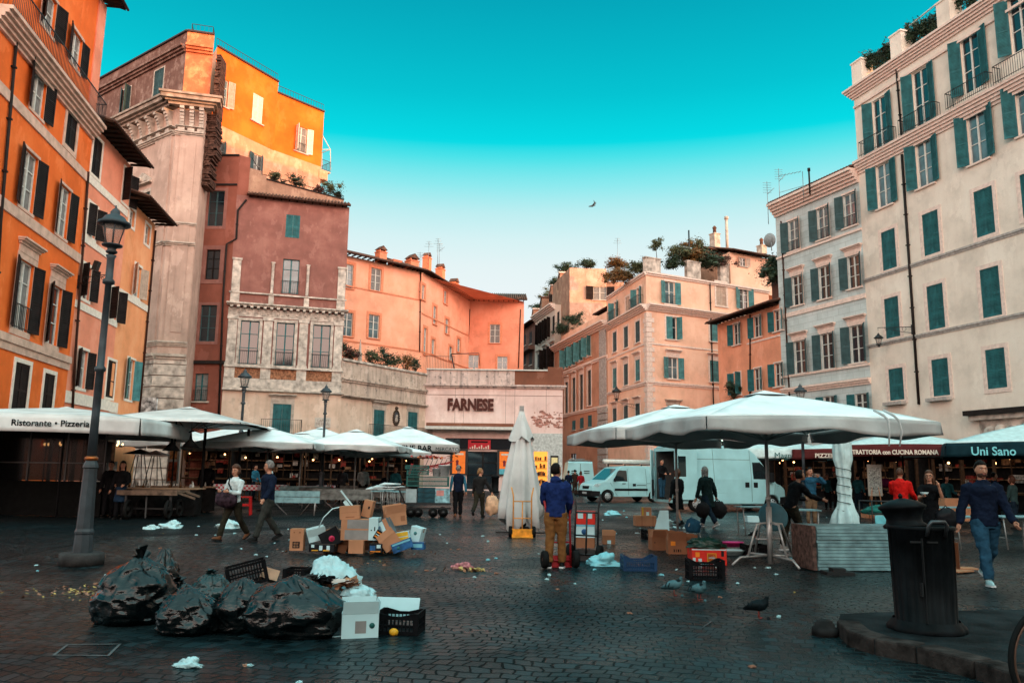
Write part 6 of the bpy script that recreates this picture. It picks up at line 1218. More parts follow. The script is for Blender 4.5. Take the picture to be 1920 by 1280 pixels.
person(G(1484,1032),1.9,1.74,'man in black bending toward a folding table, dark trousers and light trainers',blk,olv,sg_,('s',hairb),((25,22),(-6,10)),((45,8,30,0),(35,8,45,0)),lean=24,sk=skin2,head=(0,-8))
person(G(1523,984),.1,1.80,'man in a blue sweater and khaki trousers with both hands raised to his face',blu2,kh,sbr,('s',hairb),((2,2),(-2,2)),((95,62,105,95),(70,40,120,85)),build=1.12,lx=.14)
person(G(1694,1010),BACK-.75,1.76,'person in a bright red jacket turned away, standing with the eating woman',redc,brn,sb,('s',hairr),STAND,((20,10,40,10),(30,12,65,15)),build=1.15,lean=3,collar=1,bottom=.78)
wp=person(G(1752,1035),-.55,1.68,'woman with glasses and long hair eating from a paper bowl',blk,blk,sb,('l',hairr),STAND,((40,6,62,30),(48,12,112,22)),near=True,glasses=1,sleeve=.5,bottom=.60)
person(G(1856,1096),-.12,1.82,'bearded man in a navy jacket and jeans walking in white trainers',nvy,jean,sw,('s',hairb),((20,8),(-14,30)),((-12,13,14,0),(16,11,22,4)),near=True,feet=(-4,22),collar=1,beard=flat('dark_stubble',(.05,.022,.014),rough=.7),build=1.18,lx=.12)
bgp='people in the background of the market'
BG=[(383,955,29,.3,1.82,blk,blk,'waiter in black beside the long glass table',('s',hairb)),(204,930,25,.2,1.70,blk,blk,'dark silhouette of a guest at the terrace rail',('s',hairb)),(476,925,40,1.2,1.72,lb,jean2,'man in a light blue shirt under the left bench umbrella',('s',hairb)),(505,925,41,-1,1.70,wht,blk,'waiter in white between two dining tables',('s',hairb)),
(680,925,36,BACK,1.76,wht,blk,'man in a white T-shirt seen from behind under the bench umbrella',('s',hairb)),(641,925,38,BACK,1.68,cloth('striped_top',(.08,.08,.09)),blk,'person in a dark striped top beside the umbrella pole',('s',hairb)),(740,930,35,.5,1.70,tlc,jean2,'man in a blue shirt left of the loaded trolley',('s',hairr)),(722,925,37,.4,1.45,nvy,blk,'short figure in navy behind the metal frame stands',('s',hairg)),
(1066,915,55,BACK,1.68,nvy,blk,'person in navy at the mouth of the side street',('s',hairb)),(1078,914,57,BACK,1.76,brn,brn,'tall person in brown beside the far white van',('s',hairb)),(1089,916,54,BACK,1.64,rdc,kh,'person in a bright pink red top at the side street',('m',hairr)),(1108,910,58,1,1.66,rdc,blk,'person in red half hidden by the small van',('s',hairb)),
(1553,946,38,-.5,1.64,tlc,blk,'woman in a dark green top talking beside the wrapped umbrella',('m',hairr)),(1568,948,37.5,.4,1.76,blk,blk,'man in black listening to the woman in green',('s',hairr)),(1611,950,36,BACK-.9,1.68,tlc,jean2,'person with a teal backpack at the trattoria',('s',hairb)),(1778,950,30,.1,1.62,tlc,blk,'woman in a teal top behind the eating woman',('m',hairb)),
(1868,950,29,1.4,1.75,nvy,blk,'man in profile behind the walking man',('s',hairb)),(1902,955,25,BACK+.6,1.62,cloth('grey_green',(.05,.10,.10)),jean2,'woman with a brown shoulder bag at the right edge',('m',hairr)),(1650,955,34,.6,1.55,nvy,blk,'person in navy stooping near the menu easel',('s',hairb))]
for px,py,D,rz,H,t,l,lab,hr in BG:
    P=at(px,py,D); P.z=0; person(P,rz,H,lab,t,l,sb,hr,((4,4),(-5,6)),((8,10,random.choice((15,50,70)),10),(12,10,random.choice((12,60)),8)),grp=bgp)
P=at(1657,905,31); o=MB().ball((0,0,0),.3,0,12,8,sc=(1.4,.8,.6),fn=lambda d:1+.25*noise.noise(d*3)).build('coat',puf); o.location=P; tag(o,'crumpled purple coat over a box beside the menu easel','coat')
# carried things
def plastic_bag(P,label,mat,h=.42,w=.30,cat='bag',name='shopping_bag',flare=1.0,handles=1,seed=0):
    o=thing(name,label,cat,P); m=MB(); m.ball((0,0,-h*.62),1,0,20,14,sc=(w*.55,w*.30,h*.52),fn=lambda d:1+.22*noise.noise(Vector((d.x*3+seed,d.y*3,d.z*2.2)))+.10*abs(d.x*d.z)); m.build('sack',mat,o)
    if handles: MB().tube([(-w*.25,0,-h*.18),(-w*.06,0,-.02),(0,0,.01),(w*.06,0,-.02),(w*.25,0,-h*.18)],.011,6).build('handle',mat,o)
    return o
plastic_bag(bagp,'crumpled peach plastic bag hanging from the fair haired woman',flat('peach_plastic',(.62,.36,.22),rough=.35,var=.25),.62,.42,seed=3)
w1=hw[2]; plastic_bag(w1((0,-.24,1.18)),'dark patterned shoulder bag held by the woman in white',flat('dark_bag',(.035,.02,.028),var=.5,scale=14),.36,.42,'shoulder bag','shoulder_bag',handles=1,seed=5)
o=MB().tube([w1((-.16,-.03,1.43)),w1((-.05,-.16,1.30)),w1((.08,-.17,1.12))],.016,6).build('bag_strap',inkm); tag(o,'dark bag strap across the white jacket','strap')
plastic_bag(a2[1][1] if 0 else a2[2]((-.42,.0,.78)),'large black holdall carried between the couple passing the van',flat('black_holdall',(.012,.011,.012),rough=.6),.50,.50,'holdall','holdall',seed=7)
plastic_bag(a2[2]((.25,.05,.74)),'black carrier bag at the side of the man in the dark coat',flat('black_holdall',(.012,.011,.012)),.42,.38,'bag',seed=9)
plastic_bag(wp[2]((.28,.0,1.0)),'black leather handbag with a chain at the hip of the eating woman',flat('black_leather',(.010,.010,.012),rough=.3),.42,.44,'handbag','handbag',seed=11)
o=MB().lathe([(.055,0),(.085,.05),(.08,.05),(.05,.008)],16).build('paper_bowl',flat('paper_bowl_white',(.5,.6,.6))); o.location=wp[1][0]+Vector((0,0,.02)); tag(o,'white paper food bowl in the hand of the eating woman','bowl')
# ================================================================ vans
vw=flat('cyan_lit_white_van',(.30,.55,.58),rough=.28,var=.08,scale=1.5,spec=.5); vg=flat('van_glass',(.010,.016,.018),rough=.05,spec=.9,var=0); vb=flat('van_black_plastic',(.012,.012,.013),rough=.55); tyre=flat('tyre_rubber',(.009,.009,.009),rough=.8); rimm=flat('wheel_cover',(.38,.42,.43),rough=.35,metal=.3,var=.2,scale=20)  # white vans: the teal evening light is put into the paint colour
def arc(cx,r,n=10): return [(cx+r*math.cos(PI-PI*i/n),.30+r*math.sin(PI-PI*i/n)) for i in range(n+1)]
class Hull:
    def __init__(s,prof,W_,belt,zt,tap=.10,nose=None): s.prof=prof; s.W=W_; s.belt=belt; s.zt=zt; s.tap=tap; s.nose=nose
    def w(s,x,z):
        k=s.W/2; 
        if z>s.belt: k-=s.tap*((z-s.belt)/(s.zt-s.belt))
        if s.nose: 
            x0,x1,d=s.nose; t=min(1,max(0,(x-x0)/(x1-x0))); k-=d*t
        return k
    def build(s,m,mi=0,skip_back=False):
        n=len(s.prof); bm=bmesh.new(); A=[bm.verts.new((x,-1,z)) for x,z in s.prof]; B_=[bm.verts.new((x,1,z)) for x,z in s.prof]
        bm.faces.new(A[::-1]); bm.faces.new(B_)
        for i in range(n):
            if skip_back and i==n-1: continue
            bm.faces.new((A[i],A[(i+1)%n],B_[(i+1)%n],B_[i]))
        cuts=[((0,0,s.belt),(0,0,1))]+([((s.nose[0],0,0),(1,0,0))] if s.nose else [])
        for co,no in cuts: bmesh.ops.bisect_plane(bm,geom=bm.verts[:]+bm.edges[:]+bm.faces[:],plane_co=co,plane_no=no,dist=1e-5)
        bmesh.ops.recalc_face_normals(bm,faces=bm.faces[:])
        for v in bm.verts: v.co.y*=s.w(v.co.x,v.co.z)
        bm.verts.index_update(); m.add([v.co.copy() for v in bm.verts],[tuple(v.index for v in f.verts) for f in bm.faces],mi); bm.free(); return m
    def panel(s,m,poly,side,off=.006,t=.02,mi=0):
        n=len(poly); f=lambda x,z,o_:(x,side*(s.w(x,z)+o_),z); vs=[f(x,z,off) for x,z in poly]+[f(x,z,off-t) for x,z in poly]
        fs=[tuple(range(n)),tuple(range(2*n-1,n-1,-1))]+[(i,i+n,(i+1)%n+n,(i+1)%n) for i in range(n)]; m.add(vs,fs,mi)
    def line(s,m,pts,side,r=.008,mi=0): m.tube([(x,side*(s.w(x,z)+.004),z) for x,z in pts],r,4,mi)
def wheel(o,x,y,r=.32,wd=.2):
    m=MB(); M_=TR(x,y,r)@Matrix.Rotation(PI/2,4,'X'); m.lathe([(r*.62,-wd/2),(r*.95,-wd/2),(r,-wd*.35),(r,wd*.35),(r*.95,wd/2),(r*.62,wd/2)],24,M=M_); w_=m.build('wheel',tyre,o)
    m=MB(); s=1 if y<0 else -1; m.lathe([(r*.62,0),(r*.6,.03),(r*.25,.045),(r*.12,.05)],20,0,M=TR(x,y-s*wd*.35,r)@Matrix.Rotation(PI/2*s,4,'X'))
    for i in range(8): a=i*PI/4; m.tube([(r*.38*math.cos(a),r*.38*math.sin(a),.052),(r*.52*math.cos(a),r*.52*math.sin(a),.045)],.018,5,1,M=TR(x,y-s*wd*.35,r)@Matrix.Rotation(PI/2*s,4,'X'))
    m.build('wheel_rim',[rimm,vb],w_)
# --- compact van, nose to the left
bx=[(2.40,.30)]+arc(1.45,.40)[::-1][0:0]
P=at(1168,930,45); P.z=0
o=thing('van','small white van with a roof tube and black bumper parked nose to the left','van',P,PI+R(24)); 
pr=[(-2.30,.28)]+arc(-1.45,.38)+arc(1.50,.38)+[(2.15,.26),(2.36,.36),(2.40,.62),(2.32,.86),(2.22,.98),(1.60,1.16),(.72,1.84),(.45,1.93),(-.3,1.97),(-2.15,1.95),(-2.30,1.80)]
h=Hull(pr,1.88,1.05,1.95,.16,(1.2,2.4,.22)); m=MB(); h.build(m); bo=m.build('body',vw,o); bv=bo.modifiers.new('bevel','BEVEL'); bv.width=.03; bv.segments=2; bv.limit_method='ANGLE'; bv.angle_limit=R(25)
m=MB(); m.add([(1.56,-.70,1.19),(1.56,.70,1.19),(.80,.62,1.79),(.80,-.62,1.79)],[(0,1,2,3)]); m.v=[(x+.012,y,z+.012) for x,y,z in m.v]; m.build('windscreen',flat('windscreen_glass',(.03,.08,.09),rough=.05,spec=.9,var=.0),bo)
for s in (-1,1):
    m=MB(); h.panel(m,[(1.18,1.12),(.28,1.12),(.28,1.70),(.72,1.72),(.84,1.66)][::s],s); m.build('side_window',vg,bo)
    m=MB(); h.panel(m,[(1.1,.62),(-1.0,.62),(-1.0,.74),(1.1,.74)][::s],s,.02,.03); m.build('side_moulding',vb,bo)
    m=MB(); h.line(m,[(.22,.40),(.22,1.05),(.22,1.80)],s); h.line(m,[(1.35,1.05),(1.05,.50),(.95,.38)],s); h.line(m,[(-.95,.40),(-.95,1.05),(-.95,1.80)],s); h.line(m,[(-.95,1.02),(-2.1,1.02)],s); m.build('panel_gap',vb,bo)
    m=MB(); h.panel(m,[(.42,.98),(.62,.98),(.62,1.02),(.42,1.02)][::s],s,.03,.03); m.build('door_handle',vb,bo)
    MB().ball((1.15,s*1.06,1.20),.1,0,8,6,sc=(.7,1,1.1)).build('wing_mirror',vb,bo)
    m=MB(); h.panel(m,[(2.30,.86),(2.05,.80),(1.86,.98),(2.18,.985)][::s],s,.012,.05); m.build('headlight',flat('headlamp',(.35,.45,.47),rough=.08,var=.3,scale=12),bo)
m=MB(); m.box(2.15,2.44,-.74,.74,.30,.62); h.panel(m,[(2.38,.3),(1.92,.3),(1.92,.60),(2.38,.62)],-1,.02,.2); h.panel(m,[(2.38,.3),(1.92,.3),(1.92,.60),(2.38,.62)][::-1],1,.02,.2); q=m.build('bumper',vb,bo); q.modifiers.new('bevel','BEVEL').width=.03
m=MB(); m.box(2.33,2.375,-.34,.34,.66,.86); m.build('grille',vb,bo); MB().box(2.442,2.45,-.24,.24,.44,.54).build('number_plate',flat('plate',(.4,.42,.42)),bo)
for s in (-1,1): wheel(o,1.50,s*.80,.32); wheel(o,-1.45,s*.80,.32)
m=MB(); m.tube([(1.0,-.42,2.20),(-2.2,-.42,2.20)],.12,12,1)
for x in (.5,-.6,-1.7): m.box(x-.03,x+.03,-.75,.75,2.02,2.07,0); m.box(x-.03,x+.03,-.75,-.70,1.9,2.05,0)
for y in (0.0,.3): m.box(-2.1,.9,y-.02,y+.02,2.075,2.115,2)
m.build('roof_rack',[vb,white,alu],o)
u=0; m=MB(); h.panel(m,[(-.05,.86),(-.25,.86),(-.25,1.0),(-.05,1.0)][::1],1,.008,.01,0); h.panel(m,[(-.3,.90),(-.9,.90),(-.9,.93),(-.3,.93)],1,.008,.01,0); m.build('side_emblem',vb,bo)
# --- high roof van with open rear doors
P=at(1352,945,35.6); P.z=0
o=thing('van','large high roofed white van with its back doors standing open','van',P,R(17))
pr=[(-2.7,.34)]+arc(-1.75,.40)+arc(1.95,.40)+[(2.66,.32),(2.72,.50),(2.70,.92),(2.60,1.02),(2.46,1.12),(2.20,1.20),(1.86,1.62),(1.50,2.12),(1.22,2.44),(.98,2.64),(.72,2.74),(.0,2.78),(-2.62,2.76),(-2.7,2.70)]
h=Hull(pr,2.0,1.35,2.76,.15,(2.12,2.72,.14)); m=MB(); h.build(m,0,True)
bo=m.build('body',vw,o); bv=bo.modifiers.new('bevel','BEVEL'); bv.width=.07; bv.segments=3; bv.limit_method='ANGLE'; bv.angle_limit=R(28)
# interior shell so that the open rear has depth
m=MB(); m.box(-2.69,-.6,-.83,-.80,.5,2.55).box(-2.69,-.6,.80,.83,.5,2.55).box(-.62,-.6,-.8,.8,.5,2.55).box(-2.69,-.6,-.83,.83,.46,.5).box(-2.69,-.6,-.80,.80,2.52,2.55); m.build('cargo_bay',flat('cargo_grey',(.06,.065,.065),rough=.8),bo)
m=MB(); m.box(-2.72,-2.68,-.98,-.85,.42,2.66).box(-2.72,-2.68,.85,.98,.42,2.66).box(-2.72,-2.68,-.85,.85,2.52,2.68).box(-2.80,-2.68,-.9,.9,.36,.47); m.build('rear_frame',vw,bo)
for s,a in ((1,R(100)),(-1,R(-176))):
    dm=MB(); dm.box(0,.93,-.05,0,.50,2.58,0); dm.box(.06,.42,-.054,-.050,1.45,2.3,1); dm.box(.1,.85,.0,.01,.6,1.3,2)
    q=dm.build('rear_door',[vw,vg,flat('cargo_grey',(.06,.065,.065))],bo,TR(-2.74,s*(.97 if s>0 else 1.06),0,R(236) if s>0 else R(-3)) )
for s in (-1,1):
    m=MB(); h.panel(m,[(2.06,1.38),(1.02,1.38),(1.02,2.10),(1.40,2.10),(1.54,1.98),(2.02,1.46)][::s],s,.008,.02); m.build('side_window',vg,bo)
    m=MB(); h.line(m,[(.92,.42),(.92,1.35),(.92,2.62)],s); h.line(m,[(-.9,.42),(-.9,1.35),(-.9,2.66)],s); h.line(m,[(-2.6,2.20),(.9,2.20)],s); h.line(m,[(-2.6,1.10),(2.3,1.10)],s,.012); h.line(m,[(-2.6,.78),(2.2,.78)],s,.006); h.line(m,[(2.1,1.2),(2.05,.7)],s); m.build('panel_gap',flat('panel_seam_rubber',(.12,.14,.14)),bo)  # panel gaps and body seams as thin grey lines
    for x in (.70,1.12): m=MB(); h.panel(m,[(x+.10,1.02),(x-.10,1.02),(x-.10,1.24),(x+.10,1.24)][::s],s,.012,.02); m.build('door_handle',vb,bo)
    m=MB(); m.box(1.72,1.92,min(s*1.0,s*1.26),max(s*1.0,s*1.26),1.25,1.65); q=m.build('wing_mirror',vb,bo); q.modifiers.new('bevel','BEVEL').width=.03
    wheel(o,1.95,s*.86,.34); wheel(o,-1.75,s*.86,.34)
m=MB(); h.panel(m,[(2.71,.34),(1.3+1.05,.34),(2.36,.62),(2.71,.64)],-1,.02,.3); m.box(2.5,2.78,-.84,.84,.34,.64); m.build('bumper',vb,bo)
m=MB(); m.add([(2.19,-.80,1.23),(2.19,.80,1.23),(1.53,.74,2.10),(1.53,-.74,2.10)],[(0,1,2,3)]); m.v=[(x+.015,y,z+.01) for x,y,z in m.v]; m.build('windscreen',vg,bo)
m=MB(); 
for y in (-.6,.0,.6): m.box(-2.5,-1.0,y-.02,y+.02,2.80,2.84)
for x in (-2.4,-1.2): m.box(x-.03,x+.03,-.8,.8,2.78,2.82)
m.build('roof_bars',vb,o)
# cargo
for i,(x,y,z,s_,c) in enumerate(((-1.2,.4,.5,.5,'brown'),(-1.2,-.3,.5,.55,'brown'),(-1.25,.4,1.05,.5,'red'),(-1.2,-.2,1.1,.45,'brown'),(-1.1,.3,1.6,.4,'red'))):
    q=MB().box(-.3,.3,-.3,.3,0,s_).build('cargo_box',flat('cargo_'+c,(.45,.22,.14) if c=='brown' else (.7,.08,.03))); q.matrix_basis=o.matrix_basis@TR(x,y,z+.002) if 0 else TR(P.x,P.y,0,R(17))@TR(x,y,z+.004); tag(q,'%s box %s inside the open van'%(('cardboard','cardboard','red','cardboard','red')[i],('low on the left','low on the right','second up on the left','second up on the right','topmost')[i]),'box','cargo in the open van')
# --- far van, rear view
P=at(1083,905,60); P.z=0; o=thing('van','far white van seen from behind at the mouth of the side street, ladder on top','van',P,PI/2)
pr=[(-2.4,.34)]+arc(-1.5,.36)+arc(1.6,.36)+[(2.4,.4),(2.4,1.0),(1.9,1.2),(1.2,2.2),(.9,2.3),(-2.3,2.34),(-2.4,2.25)]
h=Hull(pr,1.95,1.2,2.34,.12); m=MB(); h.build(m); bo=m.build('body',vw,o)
m=MB(); m.box(-2.42,-2.40,-.01,.01,.45,2.2).box(-2.42,-2.4,-.86,.86,.42,.45); 
for s in (-.45,.45): m.box(-2.43,-2.4,s-.2,s+.2,1.65,1.7).box(-2.43,-2.4,s-.2,s+.2,1.5,1.55)
m.build('rear_door_trim',vb,bo); m=MB()
for y in (-.3,.1): m.tube([(-2.5,y,2.52),(1,y,2.52)],.03,5)
for i in range(10): m.tube([(-2.4+.36*i,-.3,2.52),(-2.4+.36*i,.1,2.52)],.02,4)
m.tube([(-2.5,.5,2.5),(1.2,.5,2.5)],.09,8).tube([(-1.5,-.8,2.42),(-1.5,.8,2.42)],.03,5).tube([(.5,-.8,2.42),(.5,.8,2.42)],.03,5); m.build('ladder',alu,o)
for s in (-1,1): wheel(o,1.6,s*.85,.32); wheel(o,-1.5,s*.85,.32)
# ================================================================ market goods, boxes, rubbish
def bagmat(name,c=(.0015,.003,.0035),r=.16):
    m,t,b=newmat(name); L=t.links; b.inputs['Base Color'].default_value=(*c,1); b.inputs['Specular IOR Level'].default_value=.42
    tc=N(t,'ShaderNodeTexCoord'); mp=N(t,'ShaderNodeMapping'); mp.inputs['Scale'].default_value=(1,1,1.9); L.new(tc.outputs['Object'],mp.inputs[0])
    n0=N(t,'ShaderNodeTexNoise'); n0.inputs['Scale'].default_value=2.2; n0.inputs['Detail'].default_value=2; L.new(mp.outputs[0],n0.inputs[0])
    mm=N(t,'ShaderNodeMixRGB',i_Fac=.45); L.new(mp.outputs[0],mm.inputs[1]); L.new(n0.outputs['Color'],mm.inputs[2])
    v=N(t,'ShaderNodeTexVoronoi',feature='DISTANCE_TO_EDGE'); v.inputs['Scale'].default_value=5; L.new(mm.outputs[0],v.inputs[0])
    w_=N(t,'ShaderNodeTexNoise'); w_.inputs['Scale'].default_value=6; w_.inputs['Detail'].default_value=2.5; w_.inputs['Distortion'].default_value=2.2; L.new(mp.outputs[0],w_.inputs[0])
    a=N(t,'ShaderNodeMath',operation='MULTIPLY_ADD'); L.new(v.outputs[0],a.inputs[0]); a.inputs[1].default_value=.9; L.new(w_.outputs[0],a.inputs[2])
    bm=N(t,'ShaderNodeBump'); bm.inputs['Strength'].default_value=.22; bm.inputs['Distance'].default_value=.05; L.new(a.outputs[0],bm.inputs['Height']); L.new(bm.outputs[0],b.inputs['Normal'])
    b.inputs['Roughness'].default_value=r; return m
bagm=bagmat('black_bin_liner'); bagg=bagmat('grey_green_bin_liner',(.010,.026,.028),.25)
def rub_bag(P,w_,d_,h_,label,mat=bagm,knot=1,seed=0,rz=0,lean=(0,0),pull=0):
    o=thing('rubbish_bag',label,'rubbish bag',P,rz,'black rubbish bags'); rg=random.Random(seed); n,k=110,70; vs=[];fs=[]
    for i in range(k+1):
        t=i/k; th=PI*t; zz=math.cos(th)
        for j in range(n):
            a=2*PI*j/n; d=Vector((math.sin(th)*math.cos(a),math.sin(th)*math.sin(a),zz)); s=Vector((d.x*1.6+seed*3.1,d.y*1.6,d.z*1.6))
            sw=Vector((s.x+.5*noise.noise(s*1.3),s.y+.5*noise.noise(s*1.3+Vector((7,0,0))),s.z*.8)); rd=lambda q:max(0,1-abs(noise.noise(q))*2.6)**3; r=1+.24*noise.noise(s)+.10*rd(sw*1.2)+.045*rd(sw*2.3+Vector((3,1,2)))
            top=max(0,zz-.1); r*=1-.40*top**1.5; r+=(.07*math.sin(a*9+4*noise.noise(s*1.5))+.04*math.sin(a*17+seed))*top**1.0*1.1
            if zz<-.55: r*=1.04
            x,y,z=d.x*r,d.y*r,(max(zz,-.72)+.72)/1.72*(1+.10*noise.noise(s*1.7))
            x+=lean[0]*z; y+=lean[1]*z
            if pull: x+=pull*max(0,d.x)**2*(1-z)
            vs.append((x*w_/2,y*d_/2,z*h_))
    for i in range(k):
        for j in range(n): j2=(j+1)%n; fs.append((i*n+j,(i+1)*n+j,(i+1)*n+j2,i*n+j2))
    b=MB().add(vs,fs,0,True); b.build('sack',mat,o)
    if knot:
        m=MB(); c=Vector((lean[0]*w_/2,lean[1]*d_/2,h_*.94)); m.tube([c-Vector((0,0,.08)),c,c+Vector((0,0,.03))],[.11*knot,.035,.03],12)
        for q in range(9): a=q*.7; e=c+Vector((math.cos(a)*.10*rg.uniform(.3,1),math.sin(a)*.08,rg.uniform(.04,.11)*knot)); s_=Vector((-math.sin(a),math.cos(a),0))*.04; m.add([c+Vector((0,0,.0)),e-s_,e+s_+Vector((0,0,.02))],[(0,1,2)]).add([c+Vector((.005,.005,0)),e-s_*1.1,e+s_+Vector((0.004,0,.02))],[(2,1,0)])
        m.build('knot',mat,o)
    return o
rub_bag(G(243,1164),.80,.72,.62,'largest upright black bag with a twisted knot, at the left end of the heap',knot=1.5,seed=1,lean=(.16,0)); rub_bag(G(302,1120),.34,.36,.56,'narrow black bag leaning behind the knotted one',knot=0,seed=8)
rub_bag(G(330,1150),.42,.42,.34,'small black bag squeezed between the knotted bag and its neighbour',knot=.5,seed=2); rub_bag(G(354,1186),.58,.48,.40,'low black bag at the front, left of the middle of the heap',knot=0,seed=3,lean=(-.15,.1))
rub_bag(G(393,1128),.46,.44,.33,'greenish grey bag tied flat on top, at the back of the heap',bagg,knot=.5,seed=4); rub_bag(G(452,1180),.52,.5,.48,'black bag beside the largest sprawling bag',knot=0,seed=5)
rub_bag(G(548,1190),.82,.60,.54,'largest sprawling black bag stretched to the right with a dent in its side',knot=0,seed=6,pull=.35,lean=(-.12,0)); rub_bag(G(205,1165),.30,.34,.14,'flat slumped corner of a black bag at the far left of the heap',knot=0,seed=7)
rub_bag(G(415,1178),.24,.24,.16,'little black bag in the gap at the front of the heap',knot=0,seed=11)
def crate(P,rz,l,w_,h,label,mat,grp=None,M=None,corner=0,fill=None,cat='crate'):
    o=thing('crate',label,cat,P,rz,grp,M=M); m=MB(); t=.012; e=.035
    m.box(-l/2,l/2,-w_/2,w_/2,0,.012)
    for s in (-1,1):
        y=s*(w_/2-t/2)
        for z0,z1 in ((.012,.035),(h*.48,h*.55),(h-.03,h)): m.box(-l/2,l/2,y-t/2,y+t/2,z0,z1)
        n=int(l/.035)
        for i in range(n+1): x=-l/2+.006+(l-.012)*i/n; m.box(x-.005,x+.005,y-t/2+.001,y+t/2-.001,.03,h-.025)
        x=s*(l/2-t/2)
        for z0,z1 in ((.012,.035),(h*.48,h*.55),(h-.03,h)): m.box(x-t/2,x+t/2,-w_/2+t,w_/2-t,z0,z1)
        n=int(w_/.035)
        for i in range(n+1): y2=-w_/2+t+.006+(w_-2*t-.012)*i/n; m.box(x-t/2+.001,x+t/2-.001,y2-.005,y2+.005,.03,h-.025)
    for sx_ in (-1,1):
        for sy in (-1,1): x,y=sx_*(l/2-e/2),sy*(w_/2-e/2); m.box(x-e/2-.003,x+e/2+.003,y-e/2-.003,y+e/2+.003,0,h+corner)
    if corner:
        for sx_ in (-1,1):
            m.box(sx_*(l/2-.006)-.007,sx_*(l/2-.006)+.007,-w_/2+e,w_/2-e,h+corner-.03,h+corner)
            for sy in (-1,1): m.add([(sx_*(l/2-e),sy*(w_/2-t),h),(sx_*(l/2-e-.13),sy*(w_/2-t),h),(sx_*(l/2-e),sy*(w_/2-t),h+corner),(sx_*(l/2-e),sy*(w_/2),h),(sx_*(l/2-e-.13),sy*(w_/2),h),(sx_*(l/2-e),sy*(w_/2),h+corner)],[(0,1,2),(5,4,3),(0,2,5,3),(1,4,5,2)])
    m.build('shell',mat,o); return o
def heapstuff(P,r,label,mats,n=30,s=.05,cat='scraps',name='scraps',h=.06,seed=0,rz=0):
    rg=random.Random(seed); m=MB()
    for i in range(n):
        p=Vector((rg.gauss(0,r[0]*.45),rg.gauss(0,r[1]*.45),rg.uniform(0,h))); a=Vector((rg.gauss(0,1),rg.gauss(0,1),rg.gauss(0,.4))).normalized()*s*rg.uniform(.5,1.4); c=a.cross(Vector((rg.gauss(0,.4),rg.gauss(0,.4),1))).normalized()*s*rg.uniform(.3,.9)
        p.z+=s*.3; m.add([p-a-c,p+a-c,p+a+c+Vector((0,0,s*.3)),p-a+c],[(0,1,2,3)],rg.randrange(len(mats)))
    o=m.build(name,mats); o.location=P; o.rotation_euler=(0,0,rz); return tag(o,label,cat)
cblk=flat('black_crate_plastic',(.005,.005,.006),rough=.6,var=.3); cblu=flat('blue_crate_plastic',(.010,.035,.085),rough=.45); cgrn=flat('green_wire',(.02,.10,.09),rough=.5)
card=flat('cardboard',(.40,.18,.095),rough=.85,var=.10,scale=3,bump=.1,bscale=60); card2=flat('darker_cardboard',(.25,.10,.05),rough=.85,var=.12,scale=3); card3=flat('inner_cardboard',(.22,.20,.19),rough=.9,var=.1); wcard=flat('cyan_lit_white_card',(.44,.60,.62),rough=.7,var=.08,scale=3); bcard=flat('blue_card',(.02,.09,.22),rough=.5,var=.4,scale=8); redb=flat('red_card',(.58,.025,.015),rough=.5,var=.1); ylw=flat('yellow_print',(.62,.36,.03),rough=.5,var=.1); blkc=flat('black_card',(.014,.014,.016),rough=.5,var=.3); pkc=flat('pink_print',(.6,.03,.10),rough=.5); orp=flat('orange_print',(.75,.22,.02),rough=.5)  # wcard: white card carrying the cyan light in its base colour
